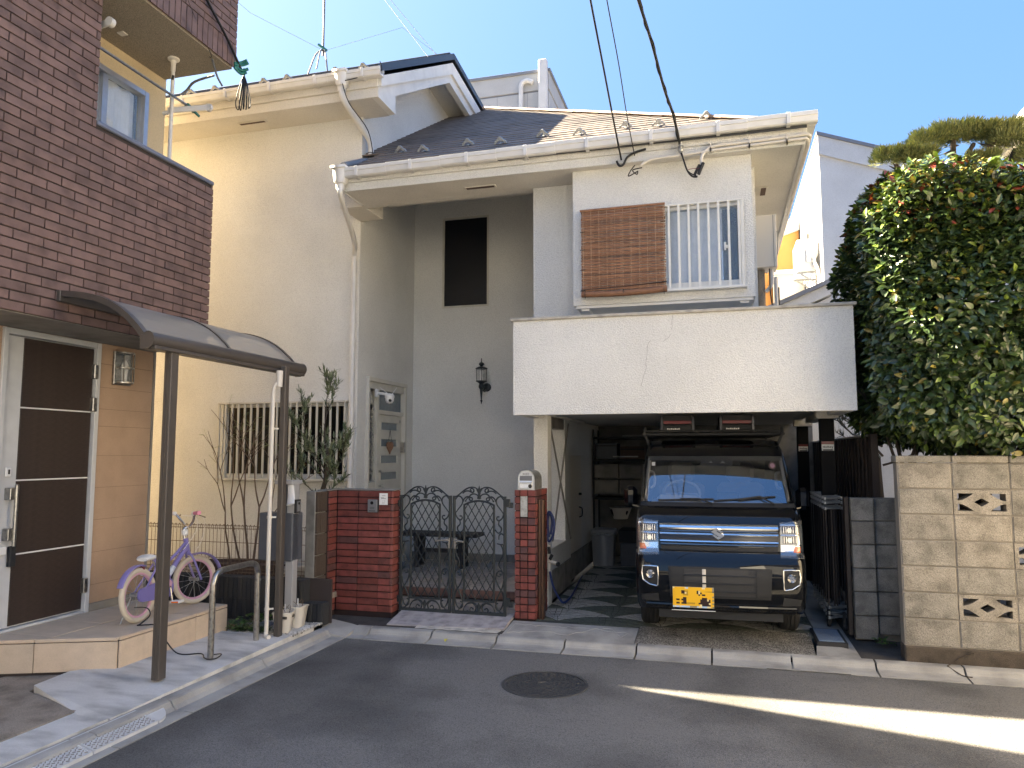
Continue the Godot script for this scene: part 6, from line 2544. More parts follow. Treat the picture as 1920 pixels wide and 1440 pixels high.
# ---------------------------------------------------------------- carport
func carport() -> void:
	var c := thing("carport", "carport under the balcony with cross-braced side wall", "carport", v3(-0.4, 0.1, -9.5))
	var s := st()
	bb(s, v3(-1.872, 0.0, -7.78), v3(-1.725, 2.069, -7.602))
	bb(s, v3(-1.93, 0.09, -8.72), v3(-1.77, 0.62, -7.781))
	bb(s, v3(-1.93, 0.62, -9.05), v3(-1.77, 2.069, -8.72))
	bb(s, v3(-1.96, 0.09, -11.6), v3(-1.82, 2.069, -9.051))
	bb(s, v3(-1.93, 0.09, -9.05), v3(-1.77, 0.62, -8.72))
	part("side_wall", s, M.stucco, c)
	s = st()
	bb(s, v3(-1.769, 0.09, -9.0), v3(-1.755, 0.40, -7.785), 0.003)
	bb(s, v3(-1.819, 0.09, -11.59), v3(-1.805, 0.40, -9.06), 0.003)
	part("plinth", s, M.plinth, c)
	s = st()
	bb(s, v3(-1.95, 0.621, -8.719), v3(-1.755, 0.64, -7.782), 0.004)
	part("sill", s, M.trim, c)
	s = st()
	bar(s, v3(-1.755, 2.0, -7.82), v3(-1.755, 0.63, -8.98), 0.03, 0.012, Vector3.RIGHT)
	part("brace", s, M.grey_paint, c)
	s = st()
	bar(s, v3(-1.742, 2.0, -8.80), v3(-1.742, 0.72, -7.90), 0.03, 0.012, Vector3.RIGHT)
	part("brace", s, M.grey_paint, c)
	s = st()
	bb(s, v3(-1.90, 1.93, -8.719), v3(-1.78, 2.069, -7.781))
	part("lintel", s, M.grey_paint, c)
	s = st()
	bb(s, v3(-1.819, 0.42, -9.95), v3(-1.80, 1.62, -9.15), 0.004)
	var d := part("side_door", s, M.cream_plastic, c)
	s = st()
	tube(s, [v3(-1.80, 1.12, -9.78), v3(-1.765, 1.12, -9.78)], 0.016, 8)
	tube(s, spline([v3(-1.80, 0.95, -9.78), v3(-1.76, 0.93, -9.78), v3(-1.76, 0.84, -9.78), v3(-1.80, 0.82, -9.78)], 4), 0.008, 6)
	part("door_handle", s, M.soft_black, d)
	s = st()
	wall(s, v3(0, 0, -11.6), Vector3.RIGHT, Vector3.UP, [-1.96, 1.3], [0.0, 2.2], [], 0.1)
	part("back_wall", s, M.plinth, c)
	# black posts with small stickers
	var post := thing("carport_post", "black carport post nearest the street with a red and white sticker", "post", v3(1.0, 0.1, -7.8), "black carport posts")
	s = st()
	bb(s, v3(0.935, 0.1, -7.85), v3(1.065, 2.0, -7.75), 0.004)
	part("shaft", s, M.black_plastic, post)
	s = st()
	bb(s, v3(0.90, 1.985, -7.88), v3(1.10, 2.068, -7.70), 0.004)
	part("head_plate", s, M.soffit, post)
	s = st()
	bb(s, v3(0.945, 1.735, -7.749), v3(1.055, 1.765, -7.7475))
	part("sticker_band", s, M.red_plastic, post)
	s = st()
	bb(s, v3(0.945, 1.675, -7.749), v3(1.055, 1.735, -7.7475))
	var stk := part("sticker", s, M.white_plastic, post)
	s = st()
	bb(s, v3(0.955, 1.677, -7.7474), v3(1.045, 1.688, -7.747))
	part("sticker_print", s, M.soft_black, stk)
	var tm := TextMesh.new()
	tm.text = "Holley"
	tm.font = SystemFont.new()
	tm.font.font_names = PackedStringArray(["Droid Sans"])
	tm.font.font_weight = 700
	tm.font_size = 16
	tm.pixel_size = 0.0019
	tm.depth = 0.001
	var lt := MeshInstance3D.new()
	lt.mesh = tm
	lt.material_override = M.soft_black
	lt.name = "lettering"
	post.add_child(lt)
	lt.position = v3(1.0, 1.71, -7.7468) - origin_of(post)
	dup(post, v3(1.0, 0.1, -10.0), "middle black carport post with a red and white sticker")
	dup(post, v3(1.0, 0.1, -12.6), "rearmost black carport post with a red and white sticker")
	# slatted fence along the right
	var f := thing("slat_fence", "dark brown vertical slat fence along the carport's right side", "fence", v3(1.3, 0.1, -10.0))
	var slat := box_mesh(v3(0.016, 1.68, 0.092), 0.003)
	var ft := shades("fence_brown", 4, 0.2, 0.03)
	for k in 60:
		piece("slat", slat, ft[rng.randi() % 4], f, Transform3D(Basis(), v3(1.30 + (0.012 if k % 2 else 0.0), 0.96, -7.40 - k * 0.098)))
	s = st()
	bb(s, v3(1.285, 1.80, -13.3), v3(1.33, 1.82, -7.36), 0.003)
	part("top_rail", s, M.galvanised, f)
	for z in [-7.36, -7.28]:
		s = st()
		bb(s, v3(1.29, 0.1, z - 0.03), v3(1.35, 1.825, z + 0.03), 0.003)
		part("fence_post", s, M.fence_brown, f)
	# folded accordion gate
	var a := thing("accordion_gate", "folded brown accordion gate with silver zigzag rails beside the low block wall", "gate", v3(1.0, 0.1, -7.7))
	for y in [1.245, 1.205, 1.155, 0.285, 0.235, 0.195]:
		s = st()
		for k in 14:
			var z0 := -7.32 - k * 0.085
			var xa := 0.905 if k % 2 == 0 else 1.055
			var xb := 1.055 if k % 2 == 0 else 0.905
			bar(s, v3(xa, y, z0), v3(xb, y, z0 - 0.085), 0.02, 0.016, Vector3.UP, 0.003)
			tube(s, [v3(xa, y - 0.012, z0), v3(xa, y + 0.012, z0)], 0.014, 8)
		part("zigzag_rail", s, M.galvanised, a)
	var ap := box_mesh(v3(0.012, 0.86, 0.020), 0.002)
	for k in 15:
		piece("gate_bar", ap, M.fence_brown, a, Transform3D(Basis(), v3(0.905 if k % 2 == 0 else 1.055, 0.72, -7.32 - k * 0.085)))
		piece("gate_bar", ap, M.fence_brown, a, Transform3D(Basis(), v3(0.955 if k % 2 == 0 else 1.005, 0.72, -7.35 - k * 0.085)))
		piece("gate_bar", ap, M.fence_brown, a, Transform3D(Basis(), v3(0.98, 0.72, -7.365 - k * 0.085)))
	s = st()
	bb(s, v3(1.03, 0.1, -7.20), v3(1.066, 1.27, -7.10), 0.003)
	part("end_post", s, M.fence_brown, a)
	for p in [[0.91, -7.42], [1.02, -7.26]]:
		s = st()
		bb(s, v3(p[0] - 0.012, 0.13, p[1] - 0.02), v3(p[0] + 0.012, 0.26, p[1] + 0.02), 0.003)
		tube(s, [v3(p[0] - 0.014, 0.133, p[1]), v3(p[0] + 0.014, 0.133, p[1])], 0.035, 14)
		part("caster", s, M.rubber, a)
	# storage at the back
	var sh := thing("storage_shelf", "steel storage shelf loaded with boxes at the back of the carport", "shelf", v3(-1.45, 0.1, -11.1))
	s = st()
	for x in [-1.80, -1.02]:
		for z in [-11.4, -10.92]:
			bb(s, v3(x, 0.09, z), v3(x + 0.025, 2.0, z + 0.025))
	part("upright", s, M.soft_black, sh)
	for y in [1.0, 1.55, 1.88]:
		s = st()
		bb(s, v3(-1.80, y - 0.02, -11.4), v3(-0.98, y + 0.012, -10.91), 0.003)
		part("shelf_board", s, M.soft_black, sh)
	for i in 2:
		for j in 2:
			var t := thing("drawer_box", ["upper left", "upper right", "lower left", "lower right"][j * 2 + i] + " translucent grey drawer box on the carport shelf", "drawer box", v3(-1.60 + i * 0.37, 1.30 - j * 0.23, -11.1), "drawer boxes on the shelf")
			s = st()
			bb(s, v3(-1.78 + i * 0.365, 1.285 - j * 0.225 - 0.0, -11.3), v3(-1.43 + i * 0.365, 1.49 - j * 0.225, -10.93), 0.006)
			part("case", s, M.grey_paint, t)
			s = st()
			bb(s, v3(-1.76 + i * 0.365, 1.30 - j * 0.225, -10.929), v3(-1.45 + i * 0.365, 1.475 - j * 0.225, -10.92), 0.004)
			bb(s, v3(-1.65 + i * 0.365, 1.44 - j * 0.225, -10.919), v3(-1.56 + i * 0.365, 1.46 - j * 0.225, -10.91), 0.003)
			part("drawer_front", s, M.plinth, t)
	for p in [[-1.75, -1.45, 1.57, 1.80, M.slate_box, "dark carton on the left of the carport's upper shelf"], [-1.40, -1.05, 1.57, 1.75, M.terracotta, "brown carton on the right of the carport's upper shelf"]]:
		var t := thing("carton", p[5], "box", v3((p[0] + p[1]) * 0.5, p[2], -11.1))
		s = st()
		bb(s, v3(p[0], p[2], -11.35), v3(p[1], p[3], -10.95), 0.006)
		part("carton_body", s, p[4], t)
		s = st()
		bb(s, v3(p[0], p[3] - 0.05, -10.949), v3(p[1], p[3] - 0.03, -10.945))
		part("tape", s, M.soft_black, t)
	for p in [[-1.36, 1.86, 1.90, "pale plank end on the carport's top shelf"], [-1.50, 1.56, 1.58, "pale plank end on the carport's middle shelf"]]:
		s = st()
		bb(s, v3(p[0], p[1] + 0.034, -10.93), v3(p[0] + 0.36, p[1] + 0.052, -10.88), 0.003)
		single("plank", s, M.pale_concrete, v3(p[0] + 0.18, p[1] + 0.03, -10.9), p[3], "plank")
	var b := thing("waste_bin", "grey plastic waste bin with crumpled bag rim in the carport", "bin", v3(-1.60, 0.1, -10.6))
	s = st()
	X = Transform3D(Basis(Vector3.UP, PI / 4), v3(-1.60, 0.10, -10.6))
	lathe(s, Vector3.ZERO, [Vector2(0.19, 0), Vector2(0.21, 0.42), Vector2(0.225, 0.46), Vector2(0.225, 0.49), Vector2(0.20, 0.50), Vector2(0.0, 0.50)], 4)
	X = Transform3D.IDENTITY
	part("bin_body", s, M.post_grey, b)
	s = st()
	var rim := []
	for k in 25:
		var a2 := TAU * k / 24.0
		rim.append(v3(-1.60 + 0.165 * signf(cos(a2)) * pow(absf(cos(a2)), 0.4), 0.535 + 0.012 * sin(k * 2.3), -10.6 + 0.165 * signf(sin(a2)) * pow(absf(sin(a2)), 0.4)))
	tube(s, rim, 0.022, 6, false)
	part("bag_rim", s, M.galvanised, b)
	s = st()
	bb(s, v3(-1.36, 0.1, -10.85), v3(-0.95, 0.42, -10.5), 0.01)
	var tb := thing("tool_chest", "blue-green storage chest beside the grey bin in the carport", "chest", v3(-1.15, 0.1, -10.7))
	part("chest_body", s, M.slate_box, tb)
	s = st()
	bb(s, v3(-1.38, 0.421, -10.87), v3(-0.93, 0.60, -10.48), 0.012)
	part("chest_lid", s, M.soft_black, tb)
	var ba := thing("basket", "shallow beige basket of gardening odds and ends on the carport shelf", "basket", v3(-1.42, 0.68, -11.05))
	s = st()
	lathe(s, v3(-1.42, 0.70, -11.05), [Vector2(0.10, 0), Vector2(0.16, 0.16), Vector2(0.17, 0.165), Vector2(0.155, 0.15), Vector2(0.0, 0.1)], 16)
	part("bowl", s, M.cream_plastic, ba)
	s = st()
	for k in 6:
		bar(s, v3(-1.5 + k * 0.03, 0.74, -11.0), v3(-1.54 + k * 0.045, 0.84 - 0.01 * (k % 3), -10.95), 0.025, 0.03)
	part("odds_and_ends", s, M.soft_black, ba)
	# hose and tap
	var ho := thing("garden_hose", "blue garden hose looped on a white standpipe beside the gate pillar", "hose", v3(-1.66, 0.1, -7.5))
	s = st()
	tube(s, spline([v3(-1.70, 0.80, -7.54), v3(-1.71, 0.98, -7.52), v3(-1.69, 1.06, -7.5), v3(-1.645, 1.0, -7.49), v3(-1.635, 0.90, -7.49), v3(-1.66, 0.80, -7.5), v3(-1.70, 0.76, -7.52), v3(-1.715, 0.84, -7.53), v3(-1.71, 0.99, -7.54), v3(-1.68, 1.03, -7.52), v3(-1.66, 0.95, -7.51), v3(-1.675, 0.83, -7.51)], 5), 0.0115, 8)
	tube(s, spline([v3(-1.69, 0.46, -7.52), v3(-1.66, 0.30, -7.56), v3(-1.60, 0.16, -7.62), v3(-1.57, 0.13, -7.70), v3(-1.55, 0.15, -7.95), v3(-1.60, 0.15, -8.5), v3(-1.70, 0.13, -9.4)], 6), 0.0115, 8)
	part("hose", s, M.blue_hose, ho)
	s = st()
	tube(s, [v3(-1.70, 0.72, -7.54), v3(-1.70, 0.44, -7.54)], 0.018, 10)
	tube(s, [v3(-1.70, 0.56, -7.54), v3(-1.60, 0.545, -7.47)], [0.016, 0.021], 10)
	part("standpipe", s, M.cream_plastic, ho)
	s = st()
	tube(s, [v3(-1.60, 0.545, -7.47), v3(-1.585, 0.543, -7.46)], 0.023, 10)
	tube(s, [v3(-1.70, 0.70, -7.53), v3(-1.69, 0.64, -7.51)], 0.017, 8)
	bar(s, v3(-1.685, 0.58, -7.51), v3(-1.66, 0.63, -7.50), 0.014, 0.03)
	part("tap", s, M.soft_black, ho)


# ---------------------------------------------------------------- concrete block walls on the right
func openwork(s: SurfaceTool, x0: float, y0: float, w: float, h: float, z: float, depth: float) -> void:
	# a pierced block: four curved corner openings about a diamond
	var holes := []
	var m := 0.028
	for sx in [-1.0, 1.0]:
		for sy in [-1.0, 1.0]:
			var hx := w * 0.5 - m
			var hy := h * 0.5 - m
			var q := PackedVector2Array([Vector2(sx * hx, sy * hy), Vector2(sx * 0.045, sy * hy)])
			for k in 7:
				var t := k / 6.0
				q.append(Vector2(sx * lerpf(0.055, hx, t), sy * (hy - 0.055 * sin(t * PI * 0.5))))
			holes.append(q)
	holes.append(PackedVector2Array([Vector2(-0.052, 0), Vector2(0, -0.032), Vector2(0.052, 0), Vector2(0, 0.032)]))
	var xs := [-w * 0.5, -w * 0.25, 0.0, w * 0.25, w * 0.5]
	var ys := [-h * 0.5, -h * 0.34, 0.0, h * 0.34, h * 0.5]
	for i in 4:
		for j in 4:
			var cells := [PackedVector2Array([Vector2(xs[i], ys[j]), Vector2(xs[i + 1], ys[j]), Vector2(xs[i + 1], ys[j + 1]), Vector2(xs[i], ys[j + 1])])]
			for hl in holes:
				var next := []
				for c in cells:
					for q in Geometry2D.clip_polygons(c, hl):
						next.append(q)
				cells = next
			for c in cells:
				if c.size() >= 3:
					prism(s, c, v3(x0 + w * 0.5, y0 + h * 0.5, z - depth), Vector3.RIGHT, Vector3.UP, depth)


func block_walls() -> void:
	var w := thing("block_wall", "tall beige concrete block wall with pierced ornamental blocks under the hedge", "wall", v3(2.6, 0.08, -6.57))
	var tones := shades("block", 5, 0.08, 0.02)
	var z := -6.50
	var xs := [1.338, 1.718, 2.110, 2.502, 2.894, 3.286, 3.678, 4.07, 4.46]
	var ys := [0.180, 0.388, 0.586, 0.784, 0.981, 1.179, 1.376, 1.573]
	var pierced := {"1_1": true, "1_5": true, "2_3": true, "3_1": true, "3_5": true, "4_3": true}
	for i in xs.size() - 1:
		for j in ys.size() - 1:
			var s := st()
			var x0: float = xs[i] + 0.004
			var x1: float = xs[i + 1] - 0.004
			var y0: float = ys[j] + 0.004
			var y1: float = ys[j + 1] - 0.004
			if pierced.has("%d_%d" % [i, j]):
				openwork(s, x0, y0, x1 - x0, y1 - y0, z, 0.13)
				part("pierced_block", s, tones[rng.randi() % 5], w)
			else:
				bb(s, v3(x0, y0, z - 0.14), v3(x1, y1, z + rng.randf_range(-0.0015, 0.0015)), 0.006)
				part("block", s, tones[rng.randi() % 5], w)
				# mortar behind the joints
				var jt := st()
				bb(jt, v3(xs[i] - 0.001, ys[j] - 0.001, z - 0.132), v3(xs[i + 1] + 0.001, ys[j + 1] + 0.001, z - 0.006))
				part("mortar", jt, M.block_joint, w).set_meta("kind", "stuff")
	var s := st()
	for i in xs.size() - 1:
		s = st()
		bb(s, v3(xs[i] - (0.012 if i == 0 else -0.003), 1.578, z - 0.15), v3(xs[i + 1] - 0.003, 1.632, z + 0.012), 0.006)
		part("cap_block", s, tones[rng.randi() % 5], w)
	s = st()
	bb(s, v3(1.332, 0.03, z - 0.15), v3(4.5, 0.178, z + 0.008), 0.01)
	part("footing", s, M.foot_stain, w)
	# the lower wall set back by the carport
	var l := thing("low_block_wall", "short weathered grey block wall between the accordion gate and the beige block wall", "wall", v3(1.25, 0.08, -7.12))
	var lt := shades("old_block", 4, 0.10, 0.02)
	for j in 6:
		s = st()
		bb(s, v3(1.074, 0.085 + j * 0.198, -7.18), v3(1.252, 0.277 + j * 0.198, -7.035), 0.006)
		part("block", s, lt[rng.randi() % 4], l)
		s = st()
		bb(s, v3(1.262, 0.085 + j * 0.198 + (0.04 if j == 0 else 0.0), -7.20), v3(1.50, 0.277 + j * 0.198, -7.065 - 0.004 * j), 0.006)
		part("block", s, lt[rng.randi() % 4], l)
	s = st()
	bb(s, v3(1.08, 0.06, -7.17), v3(1.49, 1.26, -7.12))
	part("mortar", s, M.block_joint, l)
	weeds("small green weed at the foot of the block wall by the manhole lid", v3(1.27, 0.09, -6.90), 0.07, 40, 0.035)


# ---------------------------------------------------------------- the black van
# rows of the body: height, how far forward the nose is, half width
const VAN_ROWS := [[0.24, -0.075, 0.668], [0.29, -0.03, 0.68], [0.38, -0.004, 0.687], [0.50, 0.006, 0.690], [0.60, 0.0, 0.691], [0.66, -0.014, 0.691], [0.70, -0.04, 0.690], [0.725, -0.072, 0.688],
	[0.74, -0.088, 0.688], [0.84, -0.098, 0.688], [0.94, -0.118, 0.686], [1.00, -0.152, 0.683], [1.045, -0.215, 0.679], [1.085, -0.32, 0.672],
	[1.12, -0.375, 0.664], [1.24, -0.446, 0.655], [1.38, -0.540, 0.642], [1.525, -0.648, 0.624],
	[1.575, -0.70, 0.615], [1.625, -0.80, 0.602], [1.665, -0.95, 0.588], [1.685, -1.25, 0.578], [1.69, -3.25, 0.57]]
const VAN_RC := 0.085


func van_row(y: float) -> Array:
	for k in VAN_ROWS.size() - 1:
		if y <= VAN_ROWS[k + 1][0]:
			var t: float = clampf((y - VAN_ROWS[k][0]) / (VAN_ROWS[k + 1][0] - VAN_ROWS[k][0]), 0.0, 1.0)
			return [y, lerpf(VAN_ROWS[k][1], VAN_ROWS[k + 1][1], t), lerpf(VAN_ROWS[k][2], VAN_ROWS[k + 1][2], t)]
	return VAN_ROWS[VAN_ROWS.size() - 1]


# a point of the nose at x and height y, pushed forward by off
func nose(x: float, y: float, off := 0.0) -> Vector3:
	var r := van_row(y)
	var hw: float = r[2]
	var ax := minf(absf(x), hw)
	var z: float = r[1] - 0.04 * pow(minf(ax, hw - VAN_RC) / hw, 2)
	if ax > hw - VAN_RC:
		var e := ax - (hw - VAN_RC)
		z -= VAN_RC - sqrt(maxf(VAN_RC * VAN_RC - e * e, 0.0))
	return v3(x, y, z + off)


func van_point(j: int, i: int) -> Vector3:
	var r: Array = VAN_ROWS[j]
	var hw: float = r[2]
	var sg := 1.0
	var k := i
	if i > 12:
		k = 24 - i
	else:
		sg = -1.0
	# k: 0..3 side, 4..7 corner, 8..12 front (12 the middle)
	if k < 4:
		return v3(sg * hw, r[0], [-3.3, -2.3, -1.55, -0.95][k] if r[1] > -1.2 else [-3.3, -2.6, -2.2, -1.8][k])
	if k < 8:
		var a: float = deg_to_rad([90.0, 66.0, 42.0, 20.0][k - 4])
		var zc: float = r[1] - 0.04 * pow((hw - VAN_RC) / hw, 2) - VAN_RC
		return v3(sg * (hw - VAN_RC + VAN_RC * sin(a)), r[0], zc + VAN_RC * cos(a))
	var x: float = (hw - VAN_RC) * [1.0, 0.75, 0.5, 0.25, 0.0][k - 8]
	return v3(sg * x, r[0], r[1] - 0.04 * pow(x / hw, 2))


func van_skin(s: SurfaceTool, j0: int, j1: int, i0: int, i1: int, off := 0.0) -> void:
	var nrm := func(j: int, i: int) -> Vector3:
		var a := van_point(j, maxi(i - 1, 0))
		var b := van_point(j, mini(i + 1, 24))
		var c := van_point(maxi(j - 1, j0), i)
		var d := van_point(mini(j + 1, j1), i)
		return (b - a).cross(d - c).normalized()
	for j in range(j0, j1):
		for i in range(i0, i1):
			var n := [nrm.call(j, i), nrm.call(j, i + 1), nrm.call(j + 1, i + 1), nrm.call(j + 1, i)]
			var p := [van_point(j, i) + n[0] * off, van_point(j, i + 1) + n[1] * off, van_point(j + 1, i + 1) + n[2] * off, van_point(j + 1, i) + n[3] * off]
			tri_n(s, p[0], n[0], p[1], n[1], p[2], n[2])
			tri_n(s, p[0], n[0], p[2], n[2], p[3], n[3])


# a patch of the nose between four corners (x, y), lower left first, counter-clockwise
func nose_patch(s: SurfaceTool, c: Array, off: float, n := 5) -> void:
	var pt := func(u: float, v: float) -> Vector3:
		var a: Vector2 = c[0].lerp(c[1], u)
		var b: Vector2 = c[3].lerp(c[2], u)
		var q := a.lerp(b, v)
		return nose(q.x, q.y, off)
	var nm := func(u: float, v: float) -> Vector3:
		return (pt.call(u + 0.02, v) - pt.call(u - 0.02, v)).cross(pt.call(u, v + 0.02) - pt.call(u, v - 0.02)).normalized()
	for i in n:
		for j in n:
			var q := [Vector2(i, j), Vector2(i + 1, j), Vector2(i + 1, j + 1), Vector2(i, j + 1)]
			var p := []
			var w := []
			for k in q:
				p.append(pt.call(k.x / n, k.y / n))
				w.append(nm.call(k.x / n, k.y / n))
			tri_n(s, p[0], w[0], p[1], w[1], p[2], w[2])
			tri_n(s, p[0], w[0], p[2], w[2], p[3], w[3])


# a rounded bar across the nose
func nose_bar(s: SurfaceTool, x0: float, x1: float, y0: float, y1: float, off: float, out: float, n := 16) -> void:
	var sec := [[0.0, 0.0], [0.12, 0.7], [0.35, 1.0], [0.7, 0.85], [0.95, 0.35], [1.0, 0.0]]
	var pts := []
	for i in n + 1:
		var x := lerpf(x0, x1, float(i) / n)
		var col := []
		for q in sec:
			col.append(nose(x, lerpf(y0, y1, q[0]), off + out * q[1]))
		pts.append(col)
	for i in n:
		for k in sec.size() - 1:
			quad(s, pts[i][k], pts[i + 1][k], pts[i + 1][k + 1], pts[i][k + 1])
	for e in [0, n]:
		for k in range(1, sec.size() - 1):
			tri(s, pts[e][0], pts[e][k], pts[e][k + 1])


func mirror_x(parent: Node, called: String, m: Material, f: Callable) -> void:
	var keep := X
	for sg in [-1.0, 1.0]:
		X = keep * Transform3D(Basis.from_scale(v3(sg, 1, 1)), Vector3.ZERO)
		var s := st()
		f.call(s)
		part(called, s, m, parent)
	X = keep


func van() -> void:
	var at := v3(-0.028, 0.10, -6.50)
	var v := thing("van", "glossy black one-box van parked nose out in the carport, chrome bars between its headlights", "van", at)
	X = Transform3D(Basis(Vector3.UP, deg_to_rad(2.4)), at)
	var wg := mat("windscreen_glass", lin(0.52, 0.56, 0.60), 0.015, {"metal": 1.0, "tex": flat_texture()})
	wg.transparency = BaseMaterial3D.TRANSPARENCY_ALPHA
	wg.albedo_color.a = 0.36
	mat("headlamp_bowl", lin(0.22, 0.225, 0.23), 0.12, {"metal": 1.0})
	mat("lamp_dark", lin(0.03, 0.03, 0.035), 0.2, {"metal": 0.5})
	mat("cabin_grey", lin(0.22, 0.22, 0.215), 0.8)
	mat("cabin_seat", lin(0.14, 0.13, 0.12), 0.9)
	mat("radiator", lin(0.06, 0.06, 0.062), 0.5, {"metal": 0.6})
	glass("lamp_lens", Color(0.95, 0.97, 1.0), 0.05)
	# body shells
	var s := st()
	van_skin(s, 0, 7, 0, 24)
	var bumper := part("bumper", s, M.black_paint, v)
	s = st()
	van_skin(s, 8, 13, 0, 24)
	part("bonnet", s, M.black_paint, v)
	s = st()
	van_skin(s, 7, 8, 0, 24, -0.012)
	part("shut_line", s, M.soft_black, v)
	s = st()
	van_skin(s, 13, 14, 0, 24, -0.004)
	part("cowl", s, M.soft_black, v)
	s = st()
	van_skin(s, 14, 17, 0, 3)
	van_skin(s, 14, 17, 21, 24)
	part("side_glass", s, M.dark_pane, v)
	for i in [3, 18]:
		s = st()
		van_skin(s, 14, 17, i, i + 3, 0.001)
		part("pillar", s, M.black_paint, v)
	s = st()
	van_skin(s, 14, 17, 6, 18)
	var ws := part("windscreen", s, wg, v)
	s = st()
	van_skin(s, 17, 22, 0, 24)
	quad(s, v3(-0.57, 1.69, -1.8), v3(0.57, 1.69, -1.8), v3(0.57, 1.69, -3.3), v3(-0.57, 1.69, -3.3))
	part("roof", s, M.black_paint, v)
	s = st()
	bb(s, v3(-0.68, 0.22, -3.31), v3(0.68, 1.68, -3.29))
	part("tailgate", s, M.black_paint, v)
	s = st()
	bb(s, v3(-0.50, 0.17, -3.2), v3(0.50, 0.30, -0.12))
	bb(s, v3(-0.66, 0.22, -3.2), v3(0.66, 0.34, -1.2))
	part("underbody", s, M.soft_black, v)
	# the black frame printed round the windscreen
	s = st()
	nose_patch(s, [Vector2(-0.585, 1.485), Vector2(0.585, 1.485), Vector2(0.575, 1.53), Vector2(-0.575, 1.53)], -0.006, 8)
	nose_patch(s, [Vector2(-0.12, 1.43), Vector2(0.16, 1.43), Vector2(0.16, 1.485), Vector2(-0.12, 1.485)], -0.006, 4)
	part("windscreen_band", s, M.soft_black, ws)
	s = st()
	for x in [-0.03, 0.075]:
		tube(s, [nose(x, 1.462, -0.02), nose(x, 1.462, -0.008)], 0.016, 12)
	part("camera_eye", s, M.grey_plastic, ws)
	s = st()
	nose_patch(s, [Vector2(-0.563, 1.435), Vector2(-0.53, 1.435), Vector2(-0.53, 1.47), Vector2(-0.563, 1.47)], -0.004, 2)
	part("square_sticker", s, M.white_plastic, ws)
	s = st()
	for k in 16:
		var a0 := TAU * k / 16.0
		var a1 := TAU * (k + 1) / 16.0
		tri(s, nose(0.505, 1.44, -0.004), nose(0.505 + 0.034 * cos(a0), 1.44 + 0.034 * sin(a0), -0.004), nose(0.505 + 0.034 * cos(a1), 1.44 + 0.034 * sin(a1), -0.004))
	part("round_sticker", s, M.terracotta, ws)
	s = st()
	for k in 16:
		var a0 := TAU * k / 16.0
		var a1 := TAU * (k + 1) / 16.0
		tri(s, nose(0.505, 1.44, -0.002), nose(0.505 + 0.02 * cos(a0), 1.44 + 0.02 * sin(a0), -0.002), nose(0.505 + 0.02 * cos(a1), 1.44 + 0.02 * sin(a1), -0.002))
	part("round_sticker", s, M.pale_pink, ws)
	# cabin
	s = st()
	bb(s, v3(-0.60, 0.95, -1.0), v3(0.60, 1.115, -0.42), 0.04)
	bb(s, v3(-0.52, 1.10, -0.85), v3(-0.12, 1.165, -0.62), 0.03)
	part("dashboard", s, M.cabin_grey, v)
	s = st()
	bb(s, v3(0.02, 1.11, -0.88), v3(0.22, 1.19, -0.80), 0.012)
	part("screen", s, M.soft_black, v)
	s = st()
	var ring := []
	for k in 25:
		var a := TAU * k / 24.0
		ring.append(v3(-0.30 + 0.17 * cos(a), 1.17 + 0.115 * sin(a), -0.92 - 0.09 * sin(a)))
	tube(s, ring, 0.014, 8, false)
	bar(s, v3(-0.45, 1.16, -0.92), v3(-0.15, 1.16, -0.92), 0.04, 0.02)
	tube(s, [v3(-0.30, 1.16, -0.92), v3(-0.30, 1.05, -0.80)], 0.035, 10)
	part("steering_wheel", s, M.cabin_grey, v)
	for x in [-0.30, 0.28]:
		s = st()
		bx(s, v3(x, 0.95, -1.45), v3(0.46, 0.62, 0.14), 0.05)
		bx(s, v3(x, 1.36, -1.47), v3(0.27, 0.20, 0.10), 0.04)
		bx(s, v3(x, 0.68, -1.22), v3(0.46, 0.14, 0.44), 0.05)
		part("seat", s, M.cabin_seat, v)
	s = st()
	bb(s, v3(-0.60, 0.4, -2.3), v3(0.60, 1.60, -2.28))
	bb(s, v3(-0.60, 1.55, -2.28), v3(0.60, 1.57, -0.88))
	part("cabin_lining", s, M.interior, v)
	mirror_x(v, "pillar_trim", M.cabin_grey, func(t: SurfaceTool):
		tube(t, [nose(0.61, 1.13, -0.03), nose(0.585, 1.50, -0.03)], 0.016, 8)
		tube(t, spline([v3(0.585, 1.38, -0.78), v3(0.55, 1.36, -0.76), v3(0.545, 1.26, -0.68), v3(0.58, 1.23, -0.66)], 5), 0.013, 8))
	s = st()
	bb(s, v3(0.06, 1.43, -0.82), v3(0.24, 1.49, -0.80), 0.01)
	tube(s, [v3(0.15, 1.49, -0.80), v3(0.15, 1.54, -0.80)], 0.01, 6)
	part("rear_view_mirror", s, M.soft_black, v)
	# wipers
	s = st()
	for w in [[-0.50, 1.135, -0.02, 1.150], [-0.02, 1.135, 0.50, 1.175]]:
		var pts := []
		for k in 9:
			pts.append(nose(lerpf(w[0], w[2], k / 8.0), lerpf(w[1], w[3], k / 8.0), 0.012))
		tube(s, pts, 0.007, 6)
		tube(s, [nose(lerpf(w[0], w[2], 0.98), 1.11, 0.02), nose(lerpf(w[0], w[2], 0.75), w[3], 0.028), nose(lerpf(w[0], w[2], 0.40), w[1] + 0.012, 0.02)], 0.009, 6)
	part("wiper", s, M.soft_black, v)
	# chrome bars and emblem
	s = st()
	nose_patch(s, [Vector2(-0.475, 0.775), Vector2(0.475, 0.775), Vector2(0.485, 0.955), Vector2(-0.485, 0.955)], 0.004, 10)
	var gp := part("grille_panel", s, M.lamp_dark, v)
